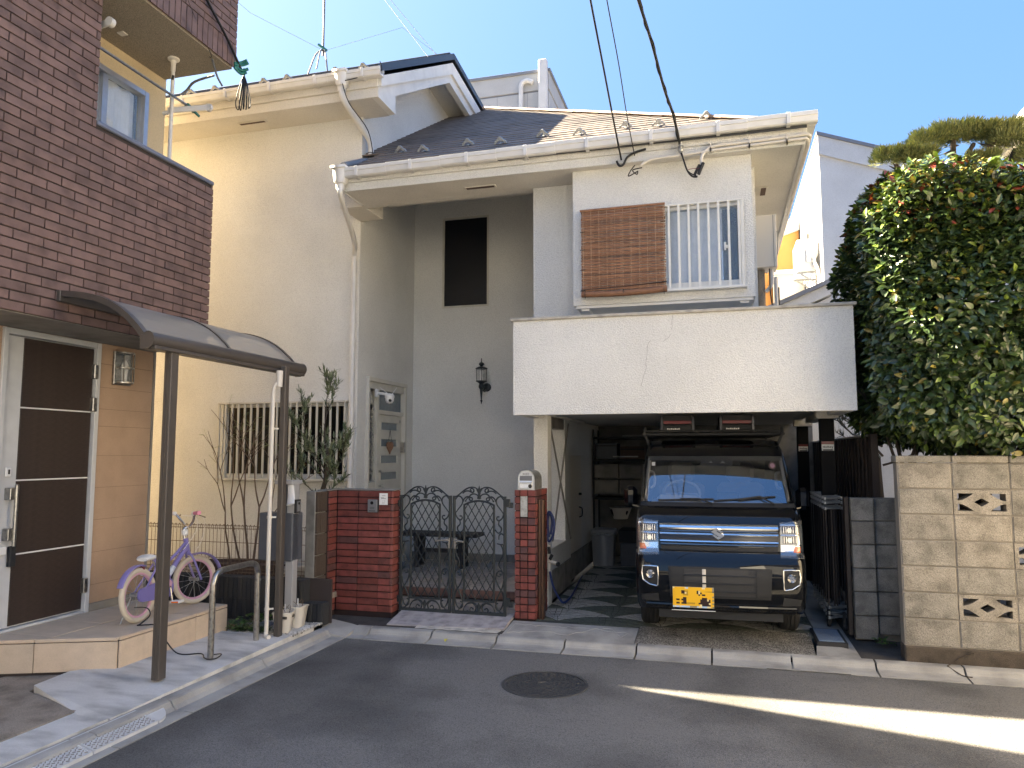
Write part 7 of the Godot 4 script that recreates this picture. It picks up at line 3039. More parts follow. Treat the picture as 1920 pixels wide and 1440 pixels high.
	for b in [[0.905, 0.955, 0.020], [0.862, 0.884, 0.016], [0.80, 0.822, 0.016]]:
		s = st()
		nose_bar(s, -0.482, 0.482, b[0], b[1], 0.003, b[2])
		part("chrome_bar", s, M.chrome, gp)
	s = st()
	nose_bar(s, -0.475, 0.475, 0.886, 0.904, 0.003, 0.008)
	part("chrome_strip", s, M.headlamp_bowl, gp)
	s = st()
	nose_bar(s, -0.475, 0.475, 0.775, 0.799, 0.003, 0.012)
	part("chrome_strip", s, M.headlamp_bowl, gp)
	var em := PackedVector2Array()
	for q in [[55, -21], [-5, -63], [-67, -26], [-67, -17], [10, 27], [0, 33], [-38, 9], [-55, 21], [5, 63], [67, 26], [67, 17], [-10, -27], [0, -33], [38, -9]]:
		em.append(Vector2(q[0], -q[1]) * 0.00075)
	s = st()
	prism(s, em, nose(-0.005, 0.876, 0.016), Vector3.RIGHT, v3(0, 1, -0.12).normalized(), 0.012)
	part("emblem", s, M.chrome, gp)
	s = st()
	nose_patch(s, [Vector2(-0.47, 0.735), Vector2(0.47, 0.735), Vector2(0.475, 0.772), Vector2(-0.475, 0.772)], 0.002, 10)
	part("grille_lip", s, M.soft_black, gp)
	# headlamps
	mirror_x(v, "headlight", M.headlamp_bowl, func(t: SurfaceTool):
		nose_patch(t, [Vector2(0.492, 0.715), Vector2(0.672, 0.705), Vector2(0.676, 0.985), Vector2(0.50, 0.965)], 0.004, 8))
	for hl in v.get_children():
		if not String(hl.name).begins_with("headlight"):
			continue
		var sg := 1.0 if String(hl.name) != "headlight" else -1.0
		var keep := X
		X = keep * Transform3D(Basis.from_scale(v3(sg, 1, 1)), Vector3.ZERO)
		for y in [0.915, 0.835]:
			s = st()
			nose_patch(s, [Vector2(0.515, y - 0.028), Vector2(0.625, y - 0.028), Vector2(0.63, y + 0.03), Vector2(0.515, y + 0.03)], 0.007, 4)
			part("lamp_bowl", s, M.lamp_dark, hl)
			s = st()
			for k in 6:
				tube(s, [nose(0.525 + k * 0.019, y - 0.024, 0.009), nose(0.526 + k * 0.019, y + 0.026, 0.009)], 0.0035, 5)
			tube(s, [nose(0.57, y, 0.008), nose(0.57, y, 0.014)], 0.02, 12)
			part("reflector", s, M.chrome, hl)
		s = st()
		nose_bar(s, 0.50, 0.655, 0.868, 0.882, 0.006, 0.010, 8)
		nose_bar(s, 0.50, 0.66, 0.948, 0.966, 0.006, 0.010, 8)
		nose_patch(s, [Vector2(0.64, 0.80), Vector2(0.668, 0.80), Vector2(0.672, 0.96), Vector2(0.648, 0.96)], 0.008, 4)
		part("light_guide", s, M.chrome, hl)
		s = st()
		nose_patch(s, [Vector2(0.50, 0.728), Vector2(0.66, 0.722), Vector2(0.662, 0.79), Vector2(0.50, 0.795)], 0.006, 5)
		part("indicator_bowl", s, M.chrome, hl)
		s = st()
		nose_patch(s, [Vector2(0.595, 0.738), Vector2(0.652, 0.736), Vector2(0.654, 0.782), Vector2(0.615, 0.785)], 0.010, 3)
		part("indicator", s, M.amber, hl)
		s = st()
		nose_patch(s, [Vector2(0.488, 0.70), Vector2(0.676, 0.692), Vector2(0.680, 0.995), Vector2(0.496, 0.975)], 0.018, 8)
		part("lens", s, M.lamp_lens, hl)
		X = keep
	# lower intake
	s = st()
	nose_patch(s, [Vector2(-0.40, 0.36), Vector2(0.40, 0.36), Vector2(0.415, 0.61), Vector2(-0.415, 0.61)], 0.003, 8)
	var it := part("intake", s, M.soft_black, bumper)
	s = st()
	nose_patch(s, [Vector2(-0.285, 0.38), Vector2(0.285, 0.38), Vector2(0.285, 0.595), Vector2(-0.285, 0.595)], 0.005, 6)
	part("radiator", s, M.radiator, it)
	s = st()
	for k in 12:
		bar(s, nose(-0.275 + k * 0.012, 0.385, 0.006), nose(-0.275 + k * 0.012, 0.59, 0.006), 0.004, 0.004, Vector3.BACK)
	for k in 30:
		bar(s, nose(-0.09, 0.384 + k * 0.007, 0.006), nose(0.27, 0.384 + k * 0.007, 0.006), 0.002, 0.003, Vector3.BACK)
	for x in [0.245, 0.262]:
		bar(s, nose(x, 0.385, 0.008), nose(x, 0.59, 0.008), 0.008, 0.005, Vector3.BACK)
	part("radiator_fins", s, M.radiator, it).set_meta("kind", "stuff")
	s = st()
	bar(s, nose(-0.125, 0.44, 0.008), nose(-0.125, 0.595, 0.008), 0.03, 0.01, Vector3.BACK, 0.003)
	part("radiator_pipe", s, M.cream_plastic, it)
	for y in [0.415, 0.48, 0.545]:
		s = st()
		nose_bar(s, -0.29, 0.29, y - 0.007, y + 0.007, 0.006, 0.016, 10)
		part("intake_bar", s, M.soft_black, it)
	mirror_x(it, "intake_blank", M.soft_black, func(t: SurfaceTool):
		nose_patch(t, [Vector2(0.288, 0.37), Vector2(0.385, 0.375), Vector2(0.395, 0.60), Vector2(0.288, 0.605)], 0.016, 4)
		nose_bar(t, 0.288, 0.395, 0.37, 0.378, 0.003, 0.013, 3))
	# fog lamps
	mirror_x(bumper, "fog_lamp", M.soft_black, func(t: SurfaceTool):
		nose_patch(t, [Vector2(0.505, 0.45), Vector2(0.618, 0.485), Vector2(0.628, 0.60), Vector2(0.50, 0.60)], 0.004, 5))
	for fl in bumper.get_children():
		if not String(fl.name).begins_with("fog_lamp"):
			continue
		var sg := 1.0 if String(fl.name) != "fog_lamp" else -1.0
		var keep := X
		X = keep * Transform3D(Basis.from_scale(v3(sg, 1, 1)), Vector3.ZERO)
		s = st()
		var loop := []
		for q in [[0.502, 0.602], [0.56, 0.606], [0.625, 0.604], [0.634, 0.55], [0.625, 0.492], [0.57, 0.455], [0.512, 0.444], [0.502, 0.452], [0.499, 0.53], [0.502, 0.602]]:
			loop.append(nose(q[0], q[1], 0.006))
		tube(s, loop, 0.007, 6, false)
		part("fog_surround", s, M.chrome, fl)
		s = st()
		var c := nose(0.563, 0.542, 0.0)
		tube(s, [c, c + v3(0, 0, 0.014), c + v3(0, 0, 0.02)], [0.040, 0.040, 0.034], 20)
		part("fog_reflector", s, M.chrome, fl)
		s = st()
		tube(s, [c + v3(0, 0, 0.021), c + v3(0, 0, 0.026)], [0.034, 0.02], 20)
		part("fog_lens", s, M.lamp_lens, fl)
		s = st()
		nose_patch(s, [Vector2(0.49, 0.315), Vector2(0.63, 0.32), Vector2(0.64, 0.37), Vector2(0.50, 0.385)], 0.006, 4)
		part("corner_guard", s, M.soft_black, fl)
		X = keep
	s = st()
	nose_bar(s, -0.60, 0.60, 0.255, 0.305, 0.002, 0.012)
	part("lip", s, M.black_paint, bumper)
	# yellow number plate, its characters reduced to blocks
	s = st()
	var pc := nose(-0.215, 0.365, 0.0)
	bb(s, v3(pc.x - 0.166, pc.y - 0.084, 0.012), v3(pc.x + 0.166, pc.y + 0.084, 0.018), 0.002)
	var pl := part("number_plate", s, M.galvanised, bumper)
	s = st()
	quad_uv(s, v3(pc.x - 0.165, pc.y - 0.082, 0.019), v3(pc.x + 0.165, pc.y - 0.082, 0.019), v3(pc.x + 0.165, pc.y + 0.083, 0.019), v3(pc.x - 0.165, pc.y + 0.083, 0.019))
	part("plate_print", s, plate_material(), pl)
	s = st()
	bb(s, v3(pc.x - 0.175, pc.y - 0.108, 0.006), v3(pc.x + 0.175, pc.y - 0.104, 0.016))
	part("plate_holder", s, M.white_plastic, pl)
	# mirrors, wheels
	mirror_x(v, "door_mirror", M.black_paint, func(t: SurfaceTool):
		bx(t, v3(0.765, 1.145, -0.70), v3(0.125, 0.20, 0.09), 0.04)
		bar(t, v3(0.65, 1.05, -0.66), v3(0.75, 1.07, -0.69), 0.05, 0.03, Vector3.UP, 0.01))
	for x in [-0.595, 0.595]:
		for z in [-0.66, -2.95]:
			var keep := X
			X = keep * Transform3D(Basis(Vector3.BACK, -PI / 2), v3(x - 0.078, 0.268, z))
			s = st()
			lathe(s, Vector3.ZERO, [Vector2(0.19, 0.0), Vector2(0.24, 0.0), Vector2(0.258, 0.012), Vector2(0.267, 0.03), Vector2(0.268, 0.045), Vector2(0.262, 0.048), Vector2(0.268, 0.051), Vector2(0.269, 0.075), Vector2(0.262, 0.078), Vector2(0.269, 0.081), Vector2(0.268, 0.105), Vector2(0.262, 0.108), Vector2(0.268, 0.111), Vector2(0.267, 0.126), Vector2(0.258, 0.144), Vector2(0.24, 0.156), Vector2(0.19, 0.156)], 40)
			X = keep
			var t := part("wheel", s, M.rubber, v)
			s = st()
			tube(s, [v3(x - 0.06, 0.268, z), v3(x + 0.06, 0.268, z)], 0.19, 20)
			part("rim", s, M.galvanised, t)
	# roof rack
	s = st()
	for z in [-0.98, -1.7, -2.4]:
		tube(s, [v3(-0.64, 1.735, z), v3(0.64, 1.735, z)], 0.016, 8)
	for x in [-0.64, 0.64]:
		tube(s, [v3(x, 1.735, -0.9), v3(x, 1.735, -2.6)], 0.016, 8)
		for z in [-0.98, -2.4]:
			bar(s, v3(x, 1.735, z), v3(x * 0.94, 1.64, z), 0.05, 0.02)
			tube(s, [v3(x, 1.73, z), v3(x, 1.80, z)], 0.014, 8)
	for z in [-0.98]:
		tube(s, [v3(-0.64, 1.765, z), v3(0.64, 1.765, z)], 0.01, 8)
	part("roof_rack", s, M.soft_black, v)
	for k in 2:
		var cx: float = [-0.325, 0.235][k]
		var wp: Vector3 = X * v3(cx, 1.76, -1.3)
		var t := thing("cargo_box", ["black", "second black"][k] + [" cargo box with a red stripe on the van's roof rack, above the driver's side", " cargo box with a red stripe on the van's roof rack, nearer the posts"][k], "box", wp, "cargo boxes on the roof rack")
		s = st()
		bb(s, v3(cx - 0.165, 1.757, -1.65), v3(cx + 0.165, 1.83, -1.02), 0.008)
		bb(s, v3(cx - 0.150, 1.83, -1.65), v3(cx + 0.150, 1.925, -1.03), 0.008)
		part("case", s, M.soft_black, t)
		s = st()
		bb(s, v3(cx - 0.148, 1.838, -1.029), v3(cx + 0.148, 1.868, -1.022), 0.002)
		part("red_stripe", s, M.red_plastic, t)
		mirror_at(t, cx, "latch", M.lamp_dark, func(q: SurfaceTool):
			bb(q, v3(0.135, 1.775, -1.019), v3(0.162, 1.91, -1.005), 0.003))
		s = st()
		for j in 7:
			bb(s, v3(cx - 0.10 + j * 0.018, 1.782, -1.0195), v3(cx - 0.10 + j * 0.018 + 0.012, 1.796 - 0.004 * (j % 2), -1.0185))
		part("box_print", s, M.white_plastic, t)
	X = Transform3D.IDENTITY


func mirror_at(parent: Node, cx: float, called: String, m: Material, f: Callable) -> void:
	var keep := X
	for sg in [-1.0, 1.0]:
		X = keep * Transform3D(Basis.from_scale(v3(sg, 1, 1)), v3(cx, 0, 0))
		var s := st()
		f.call(s)
		part(called, s, m, parent)
	X = keep


func flat_texture() -> ImageTexture:
	var im := Image.create_empty(4, 4, false, Image.FORMAT_RGBA8)
	im.fill(Color.WHITE)
	return ImageTexture.create_from_image(im)


func plate_material() -> StandardMaterial3D:
	var rows := [
		"wyyyyyywbyyyyyyyywwyyyyg",
		"yyyyyyyyyyyyyyyyyyyyyyyg",
		"yyyyyddooyyyyydwyyyyyyyg",
		"yyyyyddwoyyyyydwdyyyyyyy",
		"yyyyyyoooyyyyyydyddyyyyy",
		"yyyyyyyyyyyyyyyyyyyyyyyg",
		"yyyyyyddyyyyyyyyydddyyyy",
		"yyddydddyyyyyyyyddddwdyg",
		"yyyyyyddyyyyyyyydddddDyy",
		"yyddydddoooooyyddddddwyg",
		"yyyyyyyyyyyyyyyywdddddyy",
		"bwbbwbbbbbggggbwwbbbwwyg"]
	var key := {"y": Color(0.93, 0.72, 0.08), "d": Color(0.16, 0.05, 0.03), "D": Color(0.28, 0.08, 0.05), "o": Color(0.74, 0.57, 0.10), "w": Color(0.92, 0.86, 0.66), "b": Color(0.70, 0.80, 0.90), "g": Color(0.55, 0.52, 0.42)}
	var im := Image.create_empty(24, 12, false, Image.FORMAT_RGB8)
	for j in 12:
		for i in 24:
			im.set_pixel(i, j, key[rows[j][i]])
	var m := mat("plate_yellow", Color(1, 1, 1), 0.45)
	m.albedo_texture = ImageTexture.create_from_image(im)
	m.texture_filter = BaseMaterial3D.TEXTURE_FILTER_NEAREST
	return m


# ---------------------------------------------------------------- hedge and topiary
func hedge_and_topiary() -> void:
	var h := thing("clipped_hedge", "tall clipped hedge of glossy dark leaves bursting over the beige block wall", "hedge", v3(2.2, 0.1, -7.2))
	# branches inside
	var s := st()
	for b in [[1.55, -7.2], [2.05, -7.0], [2.5, -7.15], [3.0, -7.1]]:
		var tips := []
		grow(s, v3(b[0], 0.2, b[1]), v3(rng.randf_range(-0.1, 0.1), 1, 0.0).normalized(), 1.3, 0.05, 0, 0.5, tips)
		for k in 5:
			var a := k * 1.3
			grow(s, v3(b[0], 1.25 + 0.2 * (k % 2), b[1]), v3(cos(a) * (0.6 if cos(a) > 0 else 0.2), 0.9, sin(a) * 0.5).normalized(), 0.62, 0.018, 2, 0.5, tips, 0.3)
	part("branches", s, M.bark, h)
	var lm := leaf_mesh(1.0, 0.46, 0.10, 0.16)
	var leaves := []
	var half := v3(1.06, 1.17, 0.80)
	var mid := v3(2.28, 2.79, -7.02)
	var tries := 0
	while leaves.size() < 56000 and tries < 200000:
		tries += 1
		# a point near the skin of a bulging rounded block
		var q := v3(rng.randf_range(-1, 1), rng.randf_range(-1, 1), rng.randf_range(-1, 1))
		var pw := pow(pow(absf(q.x), 5.0) + pow(absf(q.y), 5.0) + pow(absf(q.z), 5.0), 0.2)
		if pw < 0.05:
			continue
		var depth := absf(rng.randfn(0.0, 0.09)) if rng.randf() < 0.66 else rng.randf_range(0.0, 0.6)
		q = q / pw * (1.0 - depth)
		var bump := 1.0 + 0.05 * sin(q.x * 5.1 + 1.3) * sin(q.y * 4.3) + 0.035 * sin(q.z * 9.0 + q.y * 7.0)
		var p := mid + q * half * bump
		p.x -= 0.15 * smoothstep(-0.2, -0.9, q.z) * (1.0 if q.x < 0 else 0.0)
		p.y += -0.10 * q.x
		if p.z < -7.75 and q.x > -0.6:
			continue
		# thin and open low down on the right
		var open := smoothstep(2.15, 1.75, p.y) * (0.25 + 0.5 * smoothstep(1.6, 2.2, p.x))
		if rng.randf() < open:
			continue
		var out := (q * v3(1, 1, 1.4)).normalized()
		leaves.append([p, out, q])
	leaves.sort_custom(func(a, b): return a[0].z > b[0].z)
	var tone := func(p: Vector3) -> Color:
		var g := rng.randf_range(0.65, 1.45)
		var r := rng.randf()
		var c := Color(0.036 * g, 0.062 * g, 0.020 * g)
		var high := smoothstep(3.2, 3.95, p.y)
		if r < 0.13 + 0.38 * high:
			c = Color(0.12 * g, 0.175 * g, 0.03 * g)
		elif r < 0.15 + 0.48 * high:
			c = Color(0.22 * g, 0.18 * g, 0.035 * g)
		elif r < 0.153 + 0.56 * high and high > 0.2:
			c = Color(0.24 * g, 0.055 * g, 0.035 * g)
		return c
	var basis_of := func(out: Vector3) -> Basis:
		var d: Vector3 = (out * 0.55 + v3(rng.randf_range(-1, 1), rng.randf_range(-0.9, 0.55), rng.randf_range(-1, 1)) * 0.95).normalized()
		var up: Vector3 = (Vector3.UP * 0.6 + out * 0.9 + v3(rng.randf_range(-1, 1), rng.randf_range(-1, 1), rng.randf_range(-1, 1)) * 0.45)
		up = (up - d * up.dot(d)).normalized()
		var sz := rng.randf_range(0.055, 0.098)
		return Basis(up.cross(d), up, d).scaled(Vector3.ONE * sz)
	var single_mats := []
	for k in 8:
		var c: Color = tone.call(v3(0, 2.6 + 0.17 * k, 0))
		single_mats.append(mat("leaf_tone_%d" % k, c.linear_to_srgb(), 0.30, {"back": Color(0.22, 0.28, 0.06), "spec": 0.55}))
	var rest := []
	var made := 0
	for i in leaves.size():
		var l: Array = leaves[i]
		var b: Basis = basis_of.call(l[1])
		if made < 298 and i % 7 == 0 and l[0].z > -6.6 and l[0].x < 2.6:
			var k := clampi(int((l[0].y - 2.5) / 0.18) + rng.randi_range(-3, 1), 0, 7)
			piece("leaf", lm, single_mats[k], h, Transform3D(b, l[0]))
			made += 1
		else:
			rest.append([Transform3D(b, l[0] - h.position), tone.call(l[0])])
	var mm := MultiMesh.new()
	mm.transform_format = MultiMesh.TRANSFORM_3D
	mm.use_colors = true
	mm.mesh = lm
	mm.instance_count = rest.size()
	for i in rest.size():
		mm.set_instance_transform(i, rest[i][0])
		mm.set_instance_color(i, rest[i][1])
	var mi := MultiMeshInstance3D.new()
	mi.multimesh = mm
	mi.material_override = M.leaf
	mi.name = "leaves"
	mi.set_meta("kind", "stuff")
	h.add_child(mi)
	# cloud-pruned juniper above it
	var t := thing("cloud_pruned_juniper", "cloud-pruned juniper with twisted dark limbs rising above the hedge", "tree", v3(2.25, 0.1, -7.6))
	s = st()
	var root := v3(2.25, 0.1, -7.6)
	tube(s, spline([root, v3(2.15, 1.5, -7.6), v3(2.3, 2.8, -7.6), v3(2.2, 3.7, -7.6)], 4), [0.11, 0.11, 0.105, 0.10, 0.10, 0.095, 0.09, 0.09, 0.085, 0.08, 0.08, 0.08, 0.075], 8)
	part("trunk", s, M.bark, t)
	var clumps := [[1.66, 4.42, 0.15], [1.84, 4.40, 0.14], [1.98, 4.54, 0.16], [2.16, 4.60, 0.16], [2.33, 4.55, 0.17], [2.50, 4.56, 0.16], [2.66, 4.46, 0.18], [2.84, 4.30, 0.17], [1.60, 4.08, 0.13], [1.47, 4.02, 0.10], [1.85, 4.16, 0.10], [2.38, 4.33, 0.10], [2.95, 4.05, 0.16], [2.74, 4.10, 0.10], [3.1, 4.35, 0.2]]
	s = st()
	for c in clumps:
		var a := v3(2.2 + clampf(c[0] - 2.2, -0.5, 0.6) * 0.55, 3.72, -7.6)
		var e := v3(c[0], c[1] - 0.05, -7.55)
		var mid2 := a.lerp(e, 0.55) + v3(rng.randf_range(-0.06, 0.06), 0.03, rng.randf_range(-0.08, 0.08))
		var pts := spline([a, mid2 + v3(rng.randf_range(-0.05, 0.05), -0.06, 0), mid2.lerp(e, 0.6) + v3(rng.randf_range(-0.05, 0.05), 0, 0), e], 4)
		var rad := []
		for k in pts.size():
			rad.append(lerpf(0.042, 0.016, float(k) / pts.size()) * rng.randf_range(0.85, 1.2))
		tube(s, pts, rad, 7)
		for k in 3:
			var q: Vector3 = pts[8 + k]
			var d := v3(rng.randf_range(-1, 1), rng.randf_range(-0.2, 0.9), rng.randf_range(-1, 1)) * 0.11
			tube(s, [q, q + d * 0.6, q + d], [0.014, 0.009, 0.003], 5)
	part("limbs", s, M.bark, t)
	var nm := leaf_mesh(1.0, 0.13, 0.05, 0.1)
	for c in clumps:
		var m2 := MultiMesh.new()
		m2.transform_format = MultiMesh.TRANSFORM_3D
		m2.use_colors = true
		m2.mesh = nm
		var n := int(3400 * c[2] / 0.15)
		m2.instance_count = n
		for i in n:
			var d := v3(rng.randfn(0, 1), rng.randfn(0.25, 0.8), rng.randfn(0, 1)).normalized()
			var tuft := v3(sin(floor(i / 18.0) * 12.9), 0.55 + 0.5 * sin(floor(i / 18.0) * 7.1), sin(floor(i / 18.0) * 4.7))
			var p: Vector3 = v3(c[0], c[1], -7.55) + (tuft * 0.75 + d * 0.25) * v3(1.25, 0.5, 1.1) * c[2]
			var dir := (tuft * 0.5 + v3(0, 0.7, 0) + d * 0.75).normalized()
			var x := dir.cross(v3(0.3, 0.2, 1)).normalized()
			m2.set_instance_transform(i, Transform3D(Basis(x, dir.cross(x), dir).orthonormalized().scaled(Vector3.ONE * rng.randf_range(0.022, 0.055)), p - t.position))
			var g := rng.randf_range(0.6, 1.35)
			var yel := rng.randf()
			m2.set_instance_color(i, Color(lerpf(0.07, 0.20, yel) * g, lerpf(0.10, 0.20, yel) * g, lerpf(0.04, 0.06, yel) * g))
		var fi := MultiMeshInstance3D.new()
		fi.multimesh = m2
		fi.material_override = M.needle
		fi.name = "foliage"
		fi.set_meta("kind", "stuff")
		t.add_child(fi, true)
	# a dim pine behind the carport posts
	var pt := thing("garden_pine", "dark needled pine behind the slat fence, seen under the balcony corner", "tree", v3(2.0, 0.1, -10.5))
	s = st()
	var tips := []
	grow(s, v3(2.0, 0.1, -10.5), v3(-0.05, 1, 0), 1.5, 0.07, 0, 0.4, tips)
	for k in 9:
		grow(s, v3(2.0, 1.5 + 0.12 * k, -10.5), v3(cos(k * 2.1), 0.35, sin(k * 2.1)).normalized(), 0.5, 0.016, 2, 0.55, tips, 0.1)
	part("branches", s, M.bark, pt)
	var pm := MultiMesh.new()
	pm.transform_format = MultiMesh.TRANSFORM_3D
	pm.use_colors = true
	pm.mesh = nm
	pm.instance_count = tips.size() * 26
	for i in pm.instance_count:
		var tp: Array = tips[i / 26]
		var d: Vector3 = (v3(rng.randfn(0, 1), rng.randfn(0.3, 0.8), rng.randfn(0, 1)).normalized() + tp[1]).normalized()
		var x: Vector3 = d.cross(v3(0.3, 1, 0.2)).normalized()
		pm.set_instance_transform(i, Transform3D(Basis(x, d.cross(x), d).orthonormalized().scaled(Vector3.ONE * rng.randf_range(0.07, 0.13)), tp[0] - tp[1] * rng.randf() * 0.15 - pt.position))
		var g := rng.randf_range(0.6, 1.3)
		pm.set_instance_color(i, Color(0.042 * g, 0.055 * g, 0.028 * g))
	var pi := MultiMeshInstance3D.new()
	pi.multimesh = pm
	pi.material_override = M.needle
	pi.name = "needles"
	pi.set_meta("kind", "stuff")
	pt.add_child(pi)


# ---------------------------------------------------------------- buildings further off
func far_window(parent: Node, a: Vector3, u: Vector3, w: float, h: float, frame: Material, glass_m: Material) -> void:
	# a framed window on a wall; a its lower left corner, u along the wall
	var n := u.cross(Vector3.UP)
	var s := st()
	var b := 0.05
	for q in [[0.0, 0.0, w, b], [0.0, h - b, w, h], [0.0, b, b, h - b], [w - b, b, w, h - b], [w * 0.5 - 0.02, b, w * 0.5 + 0.02, h - b]]:
		var lo: Vector3 = a + u * q[0] + Vector3.UP * q[1] - n * 0.02
		var hi: Vector3 = a + u * q[2] + Vector3.UP * q[3] + n * 0.05
		bb(s, lo.min(hi), lo.max(hi))
	var f := part("window", s, frame, parent)
	s = st()
	var lo := a + u * b + Vector3.UP * b - n * 0.005
	var hi := a + u * (w - b) + Vector3.UP * (h - b) + n * 0.012
	bb(s, lo.min(hi), lo.max(hi))
	part("pane", s, glass_m, f)


func far_buildings() -> void:
	var R := Vector3.RIGHT
	# grey block behind the roof
	var g := thing("grey_building", "pale grey panelled building with ducts behind the low slate roof", "building", v3(-6.5, 0, -23.5))
	var s := st()
	bb(s, v3(-9.5, 0, -25.6), v3(-4.90, 13.0, -22.0))
	part("wall", s, M.far_grey, g)
	s = st()
	bb(s, v3(-9.5, 13.06, -25.6), v3(-4.89, 13.62, -21.99))
	part("parapet", s, M.far_grey, g)
	s = st()
	bb(s, v3(-9.5, 13.0, -25.6), v3(-4.93, 13.06, -22.03))
	bb(s, v3(-9.55, 13.62, -25.65), v3(-4.84, 13.72, -21.94), 0.01)
	part("parapet_cap", s, M.far_roof, g)
	s = st()
	for x in [-7.9, -6.6, -5.6]:
		bb(s, v3(x, 8.0, -22.01), v3(x + 0.012, 13.0, -21.996))
	part("panel_joint", s, M.far_roof, g)
	s = st()
	bb(s, v3(-5.19, 8.0, -21.98), v3(-4.92, 13.95, -21.75), 0.03)
	part("duct", s, M.far_white, g)
	s = st()
	tube(s, [v3(-5.78, 8.0, -21.9), v3(-5.78, 13.0, -21.9)] + spline([v3(-5.78, 13.2, -21.9), v3(-5.72, 13.33, -21.9), v3(-5.55, 13.36, -21.9), v3(-5.40, 13.28, -21.9)], 4), 0.075, 10)
	part("vent_pipe", s, M.far_white, g)
	s = st()
	tube(s, [v3(-5.45, 11.9, -21.99), v3(-5.45, 11.9, -21.85)], 0.14, 16)
	tube(s, [v3(-5.45, 8.0, -21.9), v3(-5.45, 11.9, -21.9)], 0.07, 8)
	part("vent_hood", s, M.far_white, g)
	s = st()
	bb(s, v3(-6.2, 13.72, -23), v3(-5.85, 13.85, -22.4), 0.02)
	part("roof_hatch", s, M.far_white, g)
	# white house to the right
	var w := thing("white_neighbour_house", "tall white house with mono-pitch roof behind the hedge, air conditioner on its sunlit side", "house", v3(3.2, 0, -14.5))
	s = st()
	var fr := PackedVector2Array([Vector2(1.72, 0), Vector2(6.5, 0), Vector2(6.5, 5.0), Vector2(1.72, 6.80)])
	prism(s, fr, v3(0, 0, -21.0), R, Vector3.UP, 8.0)
	part("wall", s, M.far_white, w)
	s = st()
	var band := PackedVector2Array([Vector2(1.70, 6.62), Vector2(6.5, 4.80), Vector2(6.5, 5.12), Vector2(1.70, 6.94)])
	prism(s, band, v3(0, 0, -21.05), R, Vector3.UP, 8.10)
	part("fascia", s, M.far_white, w)
	s = st()
	var cap := PackedVector2Array([Vector2(1.68, 6.945), Vector2(6.5, 5.125), Vector2(6.5, 5.18), Vector2(1.68, 7.0)])
	prism(s, cap, v3(0, 0, -21.08), R, Vector3.UP, 8.16)
	part("roof_edge", s, M.far_roof, w)
	far_window(w, v3(1.718, 5.82, -14.75), Vector3.BACK * 1.0, 0.62, 0.86, M.window_white, M.pane)
	far_window(w, v3(1.718, 4.95, -15.4), Vector3.BACK * 1.0, 1.15, 0.85, M.window_white, M.dark_pane)
	s = st()
	tube(s, [v3(1.68, 5.85, -13.45), v3(1.68, 5.15, -13.45)] + spline([v3(1.68, 5.05, -13.45), v3(1.62, 4.95, -13.48), v3(1.58, 4.88, -13.52)], 3), 0.035, 8)
	tube(s, spline([v3(1.60, 5.0, -13.42), v3(1.64, 4.85, -13.35), v3(1.68, 4.6, -13.3), v3(1.70, 3.5, -13.3)], 4), 0.025, 8)
	part("refrigerant_pipe", s, M.cream_plastic, w)
	var ac := thing("air_conditioner", "white air conditioner unit bracketed to the white neighbour house's sunlit side", "air conditioner", v3(1.52, 4.72, -13.78))
	s = st()
	bb(s, v3(1.36, 4.76, -14.15), v3(1.66, 5.31, -13.42), 0.015)
	part("case", s, M.far_white, ac)
	s = st()
	for k in 14:
		bb(s, v3(1.352, 4.82 + k * 0.032, -14.1), v3(1.359, 4.835 + k * 0.032, -13.6))
	part("fan_grille", s, M.plinth, ac).set_meta("kind", "stuff")
	s = st()
	bb(s, v3(1.50, 4.90, -13.418), v3(1.64, 5.12, -13.40), 0.008)
	part("valve_cover", s, M.far_white, ac)
	for z in [-14.08, -13.5]:
		s = st()
		bar(s, v3(1.35, 4.74, z), v3(1.715, 4.74, z), 0.03, 0.03)
		bar(s, v3(1.42, 4.72, z), v3(1.71, 4.52, z), 0.025, 0.025)
		part("bracket", s, M.galvanised, ac)
	# lean-to roof, cream and orange house beyond
	var l := thing("lean_to", "low white lean-to with a blue-grey sheet roof between the houses", "shed", v3(1.5, 0, -12.6))
	s = st()
	prism(s, PackedVector2Array([Vector2(0.9, 0), Vector2(1.715, 0), Vector2(1.715, 4.06), Vector2(0.9, 3.72)]), v3(0, 0, -12.98), R, Vector3.UP, 0.7)
	part("wall", s, M.far_white, l)
	s = st()
	prism(s, PackedVector2Array([Vector2(0.82, 3.72), Vector2(1.74, 4.10), Vector2(1.74, 4.27), Vector2(0.82, 3.89)]), v3(0, 0, -12.99), R, Vector3.UP, 0.8)
	part("fascia", s, M.far_white, l)
	s = st()
	prism(s, PackedVector2Array([Vector2(0.78, 3.876), Vector2(1.715, 4.262), Vector2(1.715, 4.33), Vector2(0.78, 3.945)]), v3(0, 0, -12.995), R, Vector3.UP, 0.86)
	part("roof", s, M.far_roof, l)
	var o := thing("orange_house", "house with an orange rendered upper wall and cream lower wall in the gap", "house", v3(1.0, 0, -17.0))
	s = st()
	prism(s, PackedVector2Array([Vector2(0.3, 3.0), Vector2(1.70, 3.0), Vector2(1.70, 6.30), Vector2(0.3, 5.86)]), v3(0, 0, -18.0), R, Vector3.UP, 1.7)
	part("upper_wall", s, M.far_orange, o)
	s = st()
	prism(s, PackedVector2Array([Vector2(0.3, 5.85), Vector2(1.71, 6.29), Vector2(1.71, 6.60), Vector2(0.3, 6.12)]), v3(0, 0, -18.0), R, Vector3.UP, 1.78)
	part("fascia", s, M.far_cream, o)
	s = st()
	bb(s, v3(1.15, 0, -16.2), v3(1.70, 5.22, -15.6))
	part("lower_wall", s, M.far_cream, o)
	s = st()
	bb(s, v3(1.12, 5.22, -16.25), v3(1.71, 5.30, -15.55), 0.01)
